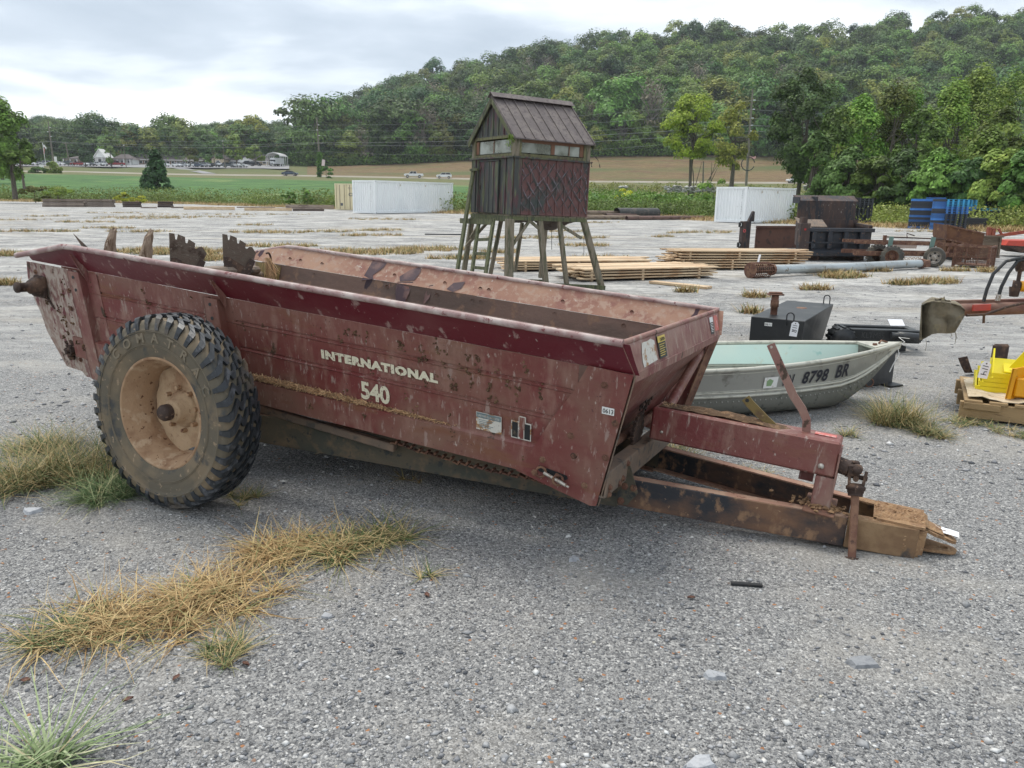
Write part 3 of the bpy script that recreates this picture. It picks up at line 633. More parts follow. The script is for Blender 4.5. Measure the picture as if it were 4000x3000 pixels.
# levers
def flat(pts, w, name, m, y, hole=None):
    mb = MB(); n = len(pts); L_ = []; R2 = []
    for i, p in enumerate(pts):
        a = Vector(pts[max(i-1, 0)]); b = Vector(pts[min(i+1, n-1)]); d = (b-a).normalized(); s_ = Vector((-d.y, d.x))*w/2
        L_.append((p[0]+s_.x, y, p[1]+s_.y)); R2.append((p[0]-s_.x, y, p[1]-s_.y))
    mb.prism(L_+R2[::-1], (0, .009, 0)); o = wpart(mb, name, m)
    if hole: h = MB(); h.lathe([(0, -.0015), (hole[2], -.0015)], hole[3], (hole[0], y, hole[1]), smooth=False); h.build('hole', m_zinc if hole[2] < .008 else m_blackpl, o, off=UP)
flat([(2.752, .685), (2.90, .452), (2.955, .39), (2.985, .34), (2.995, .27)], .040, 'control_lever', m_paint_r, 1.2, (2.758, .672, .007, 12))
flat([(2.677, .392), (2.70, .37), (2.80, .295), (2.85, .262), (2.90, .25)], .044, 'short_lever', m_olivepl, 1.2, (2.688, .382, .011, 6))
# PTO yoke and hanging shaft
Y0 = wpx(3275, 1818, 1, 1.16); Y1 = wpx(3320, 1832, 1, 1.14); Y2 = wpx(3348, 1838, 1, 1.10)
mb = MB(); mb.tube([Y0+Vector((-.03, .0, .01)), Y1], [.042, .040], 12); mb.bar(Y1+Vector((-.01, -.03, 0)), Y2+Vector((.01, 0, 0)), .018, .062, bev=.008); mb.bar(Y1+Vector((-.01, .045, 0)), Y2+Vector((.01, .07, 0)), .018, .062, bev=.008)
mb.lathe([(0, -.012), (.022, -.010), (.026, .03)], 12, tuple(Y2))
yk = wpart(mb, 'shaft_yoke', m_rustdark)
PT = tuple(wpx(3345, 1862, 1, 1.13)); PB = tuple(wpx(3325, 2212, 1, .98)); v_ = Vector(PB)-Vector(PT)
mb = MB(); P_ = lambda s_: tuple(Vector(PT)+v_*s_)
mb.bar((PT[0]-.035, PT[1], PT[2]+.03), tuple(Vector(P_(.10))+Vector((-.03, 0, 0))), .05, .014, up=(1, 0, 0)); mb.bar((PT[0]+.04, PT[1], PT[2]+.035), tuple(Vector(P_(.10))+Vector((.03, 0, 0))), .05, .014, up=(1, 0, 0))
mb.tube([P_(.08), P_(.12), P_(.15), P_(.155), P_(.18), P_(.185), P_(.22)], [.03, .046, .044, .038, .038, .034, .034], 14); mb.tube([(PT[0], PT[1]-.05, PT[2]), (PT[0], PT[1]+.05, PT[2])], .013, 8)
mb.tube([(PT[0]-.05, PT[1], PT[2]), (PT[0]+.05, PT[1], PT[2])], .012, 8)
wpart(mb, 'universal_joint', m_rustdark)
mb = MB(); mb.bar(P_(.2), P_(.93), .040, .036, up=(1, 0, 0), bev=.006); wpart(mb, 'drive_shaft', m_rust)
mb = MB(); mb.tube([P_(.90), P_(.93), P_(.94), P_(.97)], [.034, .036, .026, .026], 8, smooth=False); mb.tube([P_(.97), P_(1.0)], .02, 6); wpart(mb, 'shaft_end_collar', m_rustdark)
# ---- wheel
def wheel(cy, flip, zc_=0.):
    TR = .51
    o = bpy.data.objects.new('wheel', None); COL.objects.link(o); o.parent = sp; KIDS.setdefault(sp.name, []).append(o); o.location = (0, cy, .51+zc_)
    if flip: o.rotation_euler = (0, 0, math.pi)
    prof = [(.285, -.105), (.292, -.112), (.31, -.117), (.335, -.124), (.37, -.130), (.405, -.132), (.43, -.130), (.432, -.133), (.436, -.133), (.438, -.130), (.455, -.127), (.472, -.119), (.484, -.104), (.490, -.07), (.493, -.03), (.494, 0)]
    prof = prof+[(r, -h) for r, h in prof[-2::-1]]
    mb = MB(); mb.lathe(prof, 72); mb.v = [(v[0], v[1]*(.76 if v[1] > 0 else 1), v[2]) for v in mb.v]; ty = mb.build('tyre', m_wall, o)
    mb = MB(); NL = 40; pit = 2*math.pi/NL
    path = [(-.134, .440, .0, .34), (-.131, .470, .0, .36), (-.120, .497, .03, .46), (-.098, .507, .22, .52), (-.078, .510, .62, .52), (-.062, .511, .95, .5), (-.046, .511, .62, .5), (-.030, .511, .70, .52), (-.016, .512, 1.15, .5), (-.004, .512, 1.3, .46)]
    for side in (1, -1):
        for k in range(NL):
            base_ = (k+(.5 if side < 0 else 0))*pit; tops = []
            for y, r, ph, w in path:
                for s_ in (-.5, .5):
                    t = base_+(ph+s_*w)*pit*side*1.0; tops.append((r*math.cos(t), y*side, r*math.sin(t)))
            bots = [(p[0]*(.965), p[1]*.97, p[2]*.965) for p in tops]; n = len(path)
            fs = [(2*i, 2*i+1, 2*i+3, 2*i+2) for i in range(n-1)]+[(2*i, 2*i+2, 2*n+2*i+2, 2*n+2*i) for i in range(n-1)]+[(2*i+1, 2*n+2*i+1, 2*n+2*i+3, 2*i+3) for i in range(n-1)]
            fs += [(0, 2*n, 2*n+1, 1), (2*n-2, 2*n-1, 4*n-1, 4*n-2)]
            mb.add(tops+bots, fs)
    mb.v = [(v[0], v[1]*(.76 if v[1] > 0 else 1), v[2]) for v in mb.v]; mb.build('tread', m_tyre, ty)
    mb = MB()
    for r in (.355, .362, .430): mb.lathe([(r-.0012, -.1315-(.0 if r < .4 else .002)), (r, -.134), (r+.0012, -.1315)], 72)
    for i, ch in enumerate('COMATRAC'):
        t = math.radians(138-i*15.5); vs, fs = text_geo(ch, .066, depth=.0035, bold=.0015, align='CENTER'); er = Vector((math.cos(t), 0, math.sin(t))); et = Vector((math.sin(t), 0, -math.cos(t)))
        mb.add([er*(.374+v[1])+et*v[0]*1.15+Vector((0, -.1325-v[2], 0)) for v in vs], fs)
    mb.build('raised_lettering', mat('dusty_raised_rubber', (.20, .165, .115), .8, 0, [(9, .55, .66, (.08, .08, .07))]), ty)
    mb = MB(); mb.lathe([(.300, -.104), (.297, -.113), (.287, -.116), (.281, -.112), (.279, -.10), (.262, -.085), (.254, -.055), (.240, -.035), (.236, .03), (.232, .062), (.236, .075), (.285, .086)], 64); rm = mb.build('rim', m_rim, o)
    mb = MB(); a = [math.radians(t) for t in range(0, 360, 6)]; rr = [.222+.014*math.sin(3*t+1)+.006*math.sin(11*t) for t in a]
    c0 = len(mb.v); vs = [(0, .036, 0)]+[(.16*math.cos(t), .040, .16*math.sin(t)) for t in a]+[(r*math.cos(t), .048+.008*math.sin(5*t), r*math.sin(t)) for r, t in zip(rr, a)]; n = len(a)
    fs = [(0, 1+(i+1) % n, 1+i) for i in range(n)]+[(1+i, 1+(i+1) % n, 1+n+(i+1) % n, 1+n+i) for i in range(n)]; mb.add(vs, fs, True); mb.build('wheel_disc', m_disc, rm)
    mb = MB()
    for k in range(8):
        t = 2*math.pi*k/8+.2; mb.lathe([(0, .008), (.011, .008), (.013, .040)], 6, (.115*math.cos(t), 0, .115*math.sin(t)), smooth=False)
    mb.build('wheel_nuts', m_rim, rm)
    mb = MB(); mb.lathe([(.100, .038), (.097, .028), (.086, .018), (.068, .0), (.062, -.03), (.055, -.042), (.043, -.046), (.042, -.085), (.034, -.098), (0, -.10)], 28); mb.build('hub', m_disc, o)
    mb = MB(); mb.lathe([(.0435, -.055), (.0435, -.087), (.035, -.1005), (0, -.1025)], 20); mb.build('hub_cap', m_rustdark, o)
wheel(0, False); wheel(2*YC, True, .115)
mb = MB(); mb.tube([(0, .05, .0), (0, 2*YC-.05, .115)], .04, 12); mb.bar((-.02, .45, -.06), (-.02, 2*YC-.45, -.02), .12, .1); wpart(mb, 'axle', m_greenblk)
# paper tag tied to the hitch
pA = WO+EX*3.66+EY*(YC+.01)+EZ*(-.076)
tg_ = thing('paper_tag', 'blank white card tag lying on the upper hitch jaw of the spreader', 'tag', pA, (.05, .08, -.45))
mb = MB(); mb.prism([(0, -.020, 0), (.016, -.03, .002), (.085, -.026, -.004), (.085, .026, .0), (.016, .03, .004), (0, .020, .002)], (0, 0, .0008)); mb.build('card', m_paper, tg_)
mb = MB(); mb.lathe([(0, .0022), (.007, .0022)], 10, (.022, 0, 0), axis='z'); mb.build('eyelet', m_rust, tg_)
mb = MB(); mb.tube([(.015, 0, .003), (-.02, .02, .012), (-.05, 0, .006)], .0012, 5); mb.build('string', m_white, tg_)
# ================================================================ ground and land
YE = ([-3000, 0, 700, 1300, 1900, 2500, 3000, 3500, 4000, 6000], [750, 786, 796, 815, 838, 850, 870, 888, 905, 960])   # yard edge row (photo px)
def yedge(px): return gnd(px, np.interp(px, *YE))
# gravel material
def gravel_mat():
    m = bpy.data.materials.new('crushed_limestone'); m.use_nodes = True; t = m.node_tree; n = t.nodes; l = t.links; n.clear()
    o = n.new('ShaderNodeOutputMaterial'); b = n.new('ShaderNodeBsdfPrincipled'); l.new(b.outputs[0], o.inputs[0]); b.inputs['Roughness'].default_value = .9; b.inputs['Specular IOR Level'].default_value = .25
    tc = n.new('ShaderNodeTexCoord')
    def mp(s, loc=(0, 0, 0)):
        x = n.new('ShaderNodeMapping'); x.inputs['Scale'].default_value = s; x.inputs['Location'].default_value = loc; l.new(tc.outputs['Object'], x.inputs[0]); return x.outputs[0]
    def vor(sc, loc):
        v = n.new('ShaderNodeTexVoronoi'); v.inputs['Scale'].default_value = sc; l.new(mp((1, 1, 1), loc), v.inputs['Vector']); s = n.new('ShaderNodeSeparateColor'); l.new(v.outputs['Color'], s.inputs[0]); return v, s
    def noi(sc, s=(1, 1, 1), det=4, loc=(0, 0, 0)):
        v = n.new('ShaderNodeTexNoise'); v.inputs['Scale'].default_value = sc; v.inputs['Detail'].default_value = det; v.inputs['Roughness'].default_value = .62; l.new(mp(s, loc), v.inputs['Vector']); return v.outputs[0]
    def mr(v, a, c, lo=0, hi=1):
        x = n.new('ShaderNodeMapRange'); l.new(v, x.inputs[0]); x.inputs[1].default_value = a; x.inputs[2].default_value = c; x.inputs[3].default_value = lo; x.inputs[4].default_value = hi; return x.outputs[0]
    def mix(f, a, c):
        x = n.new('ShaderNodeMixRGB'); l.new(f, x.inputs[0])
        for i, q in ((1, a), (2, c)):
            if isinstance(q, tuple): x.inputs[i].default_value = (*q, 1)
            else: l.new(q, x.inputs[i])
        return x.outputs[0]
    v1, s1 = vor(100, (0, 0, 0)); v2, s2 = vor(190, (3, 1, 0))
    def ramp(v, pts):
        r = n.new('ShaderNodeValToRGB'); l.new(v, r.inputs[0]); e = r.color_ramp.elements; e[0].position = pts[0][0]; e[0].color = (*pts[0][1], 1); e[1].position = pts[-1][0]; e[1].color = (*pts[-1][1], 1)
        for p, c in pts[1:-1]: q = e.new(p); q.color = (*c, 1)
        return r.outputs[0]
    c1 = ramp(s1.outputs[0], [(0, (.055, .056, .058)), (.22, (.13, .131, .133)), (.55, (.262, .259, .254)), (.85, (.38, .374, .36)), (1, (.60, .59, .565))])
    c2 = ramp(s2.outputs[1], [(0, (.09, .092, .095)), (.5, (.225, .226, .227)), (1, (.42, .415, .40))])
    c = mix(mr(noi(90), .46, .56), c1, c2)
    # tiny orange chips
    c = mix(mr(s1.outputs[2], .994, .997), c, (.36, .17, .08))
    # fine dust patches, pale and sandy
    c = mix(mr(noi(.9, det=8), .50, .70, 0, .6), c, (.46, .43, .38))
    # damp darker patches
    c = mix(mr(noi(.55, det=3, loc=(5, 2, 0)), .55, .75, 0, .35), c, (.12, .125, .135))
    # further out: white powdered lanes left by wheels
    sy = n.new('ShaderNodeSeparateXYZ'); l.new(tc.outputs['Object'], sy.inputs[0])
    far = mr(sy.outputs[1], 5.0, 14, 0, 1)
    lane = mr(noi(.8, (.62, 1.0, 1), 9), .42, .60)
    ml = n.new('ShaderNodeMath'); ml.operation = 'MULTIPLY'; l.new(far, ml.inputs[0]); l.new(lane, ml.inputs[1])
    m2 = n.new('ShaderNodeMath'); m2.operation = 'MULTIPLY'; l.new(ml.outputs[0], m2.inputs[0]); l.new(mr(noi(3.5, (.5, 1.4, 1), 8), .36, .60, .15, 1.), m2.inputs[1])
    c = mix(m2.outputs[0], c, (.62, .605, .57))
    def farmul(v):
        x = n.new('ShaderNodeMath'); x.operation = 'MULTIPLY'; l.new(far, x.inputs[0]); l.new(v, x.inputs[1]); return x.outputs[0]
    c = mix(farmul(mr(noi(7, (.6, 1, 1), 9, (2, 7, 0)), .50, .62, 0, .45)), c, (.15, .155, .16)); c = mix(farmul(mr(noi(11, (.6, 1, 1), 9, (7, 1, 0)), .54, .62, 0, .55)), c, (.62, .61, .58))
    sand = mr(noi(.35, (.3, 1, 1), 6, (9, 4, 0)), .56, .66, 0, .6); ms = n.new('ShaderNodeMath'); ms.operation = 'MULTIPLY'; l.new(far, ms.inputs[0]); l.new(sand, ms.inputs[1])
    c = mix(ms.outputs[0], c, (.46, .40, .31))
    l.new(c, b.inputs['Base Color'])
    hm = n.new('ShaderNodeMath'); hm.operation = 'MULTIPLY'; l.new(v1.outputs['Distance'], hm.inputs[0]); hm.inputs[1].default_value = -1.
    ha = n.new('ShaderNodeMath'); ha.operation = 'ADD'; l.new(hm.outputs[0], ha.inputs[0]); h2 = n.new('ShaderNodeMath'); h2.operation = 'MULTIPLY'; l.new(v2.outputs['Distance'], h2.inputs[0]); h2.inputs[1].default_value = -.4; l.new(h2.outputs[0], ha.inputs[1])
    h3 = n.new('ShaderNodeMath'); h3.operation = 'ADD'; l.new(ha.outputs[0], h3.inputs[0]); h4 = n.new('ShaderNodeMath'); h4.operation = 'MULTIPLY'; l.new(s1.outputs[1], h4.inputs[0]); h4.inputs[1].default_value = .9; l.new(h4.outputs[0], h3.inputs[1])
    bn = n.new('ShaderNodeBump'); bn.inputs['Distance'].default_value = .005; bn.inputs['Strength'].default_value = 1.; l.new(h3.outputs[0], bn.inputs['Height'])
    b2 = n.new('ShaderNodeBump'); b2.inputs['Distance'].default_value = .05; b2.inputs['Strength'].default_value = .5; l.new(noi(4), b2.inputs['Height']); l.new(b2.outputs[0], bn.inputs['Normal'])
    l.new(bn.outputs[0], b.inputs['Normal']); return m
m_grav = gravel_mat()
pxs = np.array([-6000, -3800]+list(np.arange(-2600, 6700, 100))+[8000, 10500.])
def struct(o): o['kind'] = 'structure'; return o
mb = MB(); E_ = [yedge(p) for p in pxs]
mb.grid([[(p[0]*fr_, -60+(p[1]+60)*fr_, 0.) if fr_ < 1 else tuple(p) for p in E_] for fr_ in (1, .0001)], smooth=False)
mb.v = [(v[0] if i < len(pxs) else E_[i-len(pxs)][0], v[1], 0) for i, v in enumerate(mb.v)]
struct(mb.build('gravel_yard', m_grav))
# land beyond the yard: rows by photo px -> real distance and height
FT = ([-3000, 0, 600, 1300, 1900, 2300, 2800, 3200, 4000, 7000], [670, 676, 690, 706, 728, 754, 770, 780, 800, 830])     # top of green field
RN = ([-3000, 250, 650, 1250, 1850, 2300, 3100, 4000, 7000], [664, 671, 683, 690, 702, 712, 718, 735, 780])             # near road edge
RF = ([-3000, 250, 650, 1250, 1850, 2300, 3100, 4000, 7000], [660, 667, 677.5, 684.5, 696, 706, 711, 728, 772])
TL = ([-3000, 0, 250, 1100, 1300, 1600, 1900, 2300, 2700, 3200, 4000, 7000], [640, 640, 641, 646, 648, 638, 622, 610, 606, 610, 640, 690])  # tree line / top of pasture
CR_ = ([-4000, -800, 0, 130, 250, 420, 520, 630, 730, 890, 1015, 1120, 1160, 1200, 1300, 1400, 1500, 1600, 1750, 1900, 2100, 2300, 2500, 2700, 2900, 3100, 3300, 3500, 3700, 4000, 4500, 5500, 7500],
       [580, 520, 472, 464, 468, 500, 508, 530, 512, 484, 478, 492, 516, 496, 446, 400, 358, 328, 285, 246, 206, 172, 146, 125, 152, 146, 124, 106, 76, 78, 84, 160, 390])   # tops of ridge crowns
def dist(name, px):
    d = {'W': None, 'FT': 200, 'RN': 240, 'RF': 247, 'TL': np.interp(px, [0, 1100, 1600, 3200], [335, 325, 305, 300]), 'CR': np.interp(px, [0, 1100, 1600, 3500, 5000], [640, 600, 520, 500, 460])}[name]
    return d
def lp_(name, px):
    if name == 'E': return yedge(px)
    if name == 'W': p = yedge(px); D = p[1]+10; q = col_at(px, D, .35); return q
    if name == 'CR':
        D = dist('CR', px); y = np.interp(px, *CR_)+15*3128/D*.93; y = min(y, np.interp(px, *TL)-12); return at(px, y, D)
    if name == 'BK':
        D = dist('CR', px)+250; q = lp_('CR', px); return np.array([q[0]*D/q[1], D, q[2]*.5])
    return at(px, np.interp(px, *{'FT': FT, 'RN': RN, 'RF': RF, 'TL': TL}[name]), dist(name, px))
def strip(a, b, n, amp=0., name='', m=None):
    A = [lp_(a, p) for p in pxs]; B = [lp_(b, p) for p in pxs]; rows = []
    for i in range(n+1):
        t = i/n; rows.append([tuple(A[j]*(1-t)+B[j]*t+np.array([0, 0, amp*math.sin(j*1.7+i*2.3)*math.sin(math.pi*t)])) for j in range(len(pxs))])
    mb = MB(); mb.grid(rows[::-1]); return struct(mb.build(name, m))
m_field = mat('green_field', (.060, .155, .024), .9, 0, [(.09, .45, .62, (.085, .19, .032), (1, 3.0, 1)), (.6, .42, .62, (.024, .080, .014), (.35, 1.8, 1), 6), (.05, .58, .7, (.14, .20, .05))], bump=(1.5, .25, (.5, 2, 1)))
m_verge = mat('rough_verge_grass', (.12, .125, .04), .95, 0, [(.12, .45, .6, (.08, .12, .03), (.5, 2, 1)), (.8, .5, .62, (.20, .16, .07), (.5, 2, 1))], bump=(2, .3))
m_past = mat('dry_brown_pasture', (.165, .110, .048), .95, 0, [(.05, .42, .60, (.115, .105, .035), (.5, 2, 1)), (.22, .48, .62, (.125, .070, .036), (.4, 2, 1), 6), (.9, .52, .64, (.22, .16, .075), (.4, 2, 1), 6), (.03, .56, .64, (.085, .105, .03), (.4, 3, 1), 5)], bump=(1.2, .4))
m_road = mat('pale_highway', (.27, .235, .175), .9, 0, [(.4, .5, .6, (.34, .32, .29), (.2, 2, 1))])
m_hill = mat('woodland_floor', (.030, .045, .015), .95, 0, [(.1, .5, .6, (.05, .06, .025))])
m_weedg = mat('weedy_ground', (.10, .13, .035), .95, 0, [(.5, .5, .62, (.26, .20, .09))], bump=(3, .2))
strip('E', 'W', 3, 0, 'weedy_strip_ground', m_weedg)
strip('W', 'FT', 10, .15, 'green_field', m_field)
strip('FT', 'RN', 4, 0, 'roadside_verge', m_verge)
strip('RN', 'RF', 1, 0, 'highway', m_road)
pxs_all = pxs; pxs = pxs_all[pxs_all <= 1200]; strip('RF', 'TL', 6, .3, 'grassy_slope', mat('olive_grass_slope', (.105, .125, .038), .95, 0, [(.06, .42, .6, (.14, .13, .048), (.5, 2, 1)), (.9, .5, .64, (.075, .10, .03), (.5, 2, 1))], bump=(1.2, .3)))
pxs = pxs_all[pxs_all >= 1200]; strip('RF', 'TL', 6, .3, 'pasture_slope', m_past); pxs = pxs_all
strip('TL', 'CR', 14, 1.0, 'wooded_hill', m_hill)
strip('CR', 'BK', 4, 0, 'hill_backside', m_hill)
def hillpt(px, t):
    a = lp_('TL', px); b = lp_('CR', px); return a*(1-t)+b*t
# parking lot pad: slightly above the pasture
def pastpt(px, t): a = lp_('RF', px); b = lp_('TL', px); return a*(1-t)+b*t
m_lot = mat('pale_asphalt_lot', (.26, .26, .27), .9, 0, [(.3, .5, .6, (.32, .31, .30))])
mb = MB(); pp = np.linspace(-40, 1130, 30)
mb.grid([[tuple(pastpt(p, t)+np.array([0, 0, .25])) for p in pp] for t in (.93, .7, .46 if 0 else .5)], smooth=False); struct(mb.build('car_park', m_lot))
mb = MB(); mb.grid([[tuple(pastpt(700+w+ (120*(1-t)), t*.5)+np.array([0, 0, .12])) for w in (-26, 0, 26)] for t in (1, .75, .5, .25, 0)], smooth=False); struct(mb.build('driveway', m_lot))
# ---------------------------------------------------------------- loose stones near the camera
def stones(n, name, m, region, smin, smax, seed, power=3.):
    r = np.random.default_rng(seed); base = np.array([(1, 0, 0), (-1, 0, 0), (0, 1, 0), (0, -1, 0), (0, 0, 1), (0, 0, -1), (.6, .6, .5), (-.6, .55, .45), (.5, -.65, .5), (-.55, -.6, .4)], float)
    # icosa-like hull built once per stone from 6 pts: use octahedron with bevelled top
    F = np.array([(0, 2, 4), (2, 1, 4), (1, 3, 4), (3, 0, 4), (2, 0, 5), (1, 2, 5), (3, 1, 5), (0, 3, 5)])
    vs = []; fs = []
    P = region(n, r); s = smin+(smax-smin)*r.random(n)**power
    O_ = base[:6][None]*(1+r.uniform(-.35, .35, (n, 6, 3)))
    O_ = O_*np.stack([s*r.uniform(.7, 1.3, n), s*r.uniform(.5, 1., n), s*r.uniform(.28, .6, n)], 1)[:, None, :]
    th = r.uniform(0, 6.28, n); c, s_ = np.cos(th), np.sin(th); X = O_[:, :, 0]*c[:, None]-O_[:, :, 1]*s_[:, None]; Y = O_[:, :, 0]*s_[:, None]+O_[:, :, 1]*c[:, None]
    V = np.stack([X+P[:, 0:1], Y+P[:, 1:2], O_[:, :, 2]+P[:, 2:3]+s[:, None]*.12], 2).reshape(-1, 3)
    Fa = (F[None]+np.arange(n)[:, None, None]*6).reshape(-1, 3)
    return np_mesh(name, V, Fa, m)
def island_ramp(name, pts, rough=.85):
    m = bpy.data.materials.new(name); m.use_nodes = True; t = m.node_tree; n = t.nodes; l = t.links; b = n['Principled BSDF']; b.inputs['Roughness'].default_value = rough; b.inputs['Specular IOR Level'].default_value = .3
    g = n.new('ShaderNodeNewGeometry'); r = n.new('ShaderNodeValToRGB'); l.new(g.outputs['Random Per Island'], r.inputs[0]); e = r.color_ramp.elements
    e[0].position = pts[0][0]; e[0].color = (*pts[0][1], 1); e[1].position = pts[-1][0]; e[1].color = (*pts[-1][1], 1)
    for p, c in pts[1:-1]: q = e.new(p); q.color = (*c, 1)
    nz = n.new('ShaderNodeTexNoise'); tc = n.new('ShaderNodeTexCoord'); l.new(tc.outputs['Object'], nz.inputs['Vector']); nz.inputs['Scale'].default_value = 60
    mx = n.new('ShaderNodeMixRGB'); mx.blend_type = 'OVERLAY'; mx.inputs[0].default_value = .5; l.new(r.outputs[0], mx.inputs[1]); l.new(nz.outputs[0], mx.inputs[2]); l.new(mx.outputs[0], b.inputs['Base Color'])
    return m
m_stone = island_ramp('loose_stone', [(0, (.09, .095, .105)), (.3, (.20, .205, .215)), (.6, (.30, .30, .31)), (.84, (.42, .42, .42)), (.95, (.66, .66, .65)), (.989, (.62, .6, .56)), (.9925, (.30, .13, .06)), (.995, (.42, .30, .16)), (1, (.60, .58, .5))])
def reg_near(n, r):
    px = r.uniform(-500, 4500, n); py = 3050-(1500)*r.random(n)**1.25; P = np.array([gnd(a, b) for a, b in zip(px, py)]); return P
o = stones(15000, 'loose_gravel', m_stone, reg_near, .003, .014, 5, 4.5); tag(o, 'loose grey and white crushed stones scattered over the yard', 'gravel', kind='stuff')
o = stones(260, 'larger_loose_stones', island_ramp('pale_loose_stone', [(0, (.24, .245, .25)), (.6, (.40, .40, .40)), (1, (.62, .62, .60))]), reg_near, .010, .026, 15, 2.5); tag(o, 'larger pale stones lying loose among the fine gravel', 'stones', kind='stuff')
def reg_mid(n, r):
    px = r.uniform(-500, 4500, n); py = 1900-900*r.random(n)**.9; return np.array([gnd(a, b) for a, b in zip(px, py)])
o = stones(5000, 'scattered_gravel', m_stone, reg_mid, .006, .03, 6, 3.); tag(o, 'scattered loose stones on the yard behind the spreader', 'gravel', kind='stuff')
# the stones one can single out
for (px, py, s, lab) in ((3370, 2600, .05, 'pale flat limestone piece on the gravel at lower right'), (2230, 2185, .032, 'grey angular stone in the shade below the spreader box'), (2720, 2990, .045, 'pale stone at the very bottom edge near the middle'),
                         (1275, 2408, .022, 'buff flat stone on the gravel below the dry grass strip'), (2790, 2640, .035, 'light grey flat stone on the open gravel right of centre'), (130, 2000, .045, 'dark grey stone at the edge of the green grass left of the wheel')):
    p = gnd(px, py); mb = MB(); k = 9; r_ = np.random.default_rng(int(px)); a = np.sort(r_.uniform(0, 6.28, k)); rr = s*r_.uniform(.75, 1.15, k)
    mb.add([(rr[i]*math.cos(a[i])*1.3, rr[i]*math.sin(a[i]), -.004) for i in range(k)]+[(rr[i]*.8*math.cos(a[i])*1.3, rr[i]*.8*math.sin(a[i]), s*r_.uniform(.25, .5)) for i in range(k)], [(i, (i+1) % k, (i+1) % k+k, i+k) for i in range(k)]+[tuple(range(k, 2*k))])
    tag(mb.build('stone', mat('single_stone', (.36, .37, .385), .8, 0, [(30, .5, .6, (.27, .28, .3))], bump=(60, .004), objrand=.35), loc=p), lab, 'stone')
# black strip lying on gravel
p = gnd(2915, 2287); mb = MB(); mb.box((0, 0, .006), (.13, .022, .008), rz=-.12, jit=.003); tag(mb.build('plastic_strip', m_blackpl, loc=p), 'short black strip of plastic lying on the gravel', 'strip')
p = gnd(1790, 868+52); mb = MB(); mb.box((0, 0, .03), (1.6, .12, .04), rz=.1, jit=.01); tag(mb.build('black_pipe_scrap', m_blackpl, loc=gnd(1735, 918)), 'thin black strip lying on the yard left of the tower', 'strip')
# ================================================================ foliage
def leafmat(name, base, var=.35, ylw=None, objr=.46):
    base = (base[0]*1.42, base[1]*1.36, base[2]*1.2); ylw = tuple(min(.6, c*1.2) for c in ylw) if ylw else None
    lay = [(.35, .42, .60, tuple(c*.6 for c in base)), (1.3, .5, .64, ylw or tuple(min(1, c*1.5) for c in base))]
    return mat(name, base, .6, 0, lay, island=var, objrand=objr, trans=.22, spec=.3)
G_DK = leafmat('dark_green_leaves', (.058, .108, .030)); G_MD = leafmat('mid_green_leaves', (.092, .160, .034)); G_OL = leafmat('olive_green_leaves', (.150, .190, .040), ylw=(.23, .25, .05))
G_YL = leafmat('yellow_green_leaves', (.36, .44, .05), ylw=(.48, .52, .07)); G_GR = leafmat('fresh_green_leaves', (.125, .225, .040), ylw=(.19, .26, .045)); G_GY = leafmat('grey_brown_leaves', (.15, .14, .10), ylw=(.22, .20, .16))
G_BL = leafmat('blue_green_leaves', (.045, .096, .036))
m_bark = mat('grey_bark', (.13, .11, .085), .9, 0, [(6, .5, .6, (.07, .06, .045), (3, 3, .6))], bump=(14, .03, (3, 3, .4)))
m_barkl = mat('pale_dead_branches', (.30, .26, .22), .9, 0, [(3, .5, .6, (.17, .15, .12))])
def crown(name, seed, R, zc, nclump, nleaf, leaf, m, parent=None, shape='round', clump=.36, gap=0.):
    r = np.random.default_rng(seed); C_ = []
    while len(C_) < nclump:
        h = r.random(); a = r.uniform(0, 6.28)
        if shape == 'cone': pr_ = (1-h)**.75*.95+.06; h = h**1.15
        elif shape == 'vase': pr_ = (.25+.95*math.sin(math.pi*min(1, .12+h*.86)))*.85
        elif shape == 'flatb': pr_ = math.sqrt(max(0, 1-h**2.4))*(.82+.18*min(1, h*4))
        else: pr_ = math.sqrt(max(0, 1-(2*h-1)**2))**.8
        rr = pr_*r.random()**.35; C_.append((rr*math.cos(a), rr*math.sin(a), (2*h-1)*1.02))
    C_ = np.array(C_); cr = clump*r.uniform(.6, 1.25, nclump)
    idx = r.integers(0, nclump, nleaf); d = r.normal(0, 1, (nleaf, 3)); d /= np.linalg.norm(d, axis=1)[:, None]; d[:, 2] = np.where(d[:, 2] < -.2, -d[:, 2]*.6, d[:, 2])
    rad = cr[idx]*(1-.45*r.random(nleaf)**2)
    P = (C_[idx]+d*rad[:, None])*np.array(R)*np.array([.86, .86, .92]); P[:, 2] += zc
    nrm = d*1.1+C_[idx]*.7+np.array([0, 0, .25])+r.normal(0, .38, (nleaf, 3)); nrm /= np.linalg.norm(nrm, axis=1)[:, None]
    t = np.cross(nrm, r.normal(0, 1, (nleaf, 3))); t /= np.linalg.norm(t, axis=1)[:, None]; b = np.cross(nrm, t)
    s = (leaf*r.uniform(.55, 1.3, nleaf))[:, None]; V = np.stack([P-t*s, P-b*s*.55+nrm*s*.12, P+t*s, P+b*s*.6-nrm*s*.1], 1).reshape(-1, 3)
    return np_mesh(name, V, np.arange(nleaf*4).reshape(-1, 4), m, parent), C_*np.array(R)*.8+np.array([0, 0, zc])
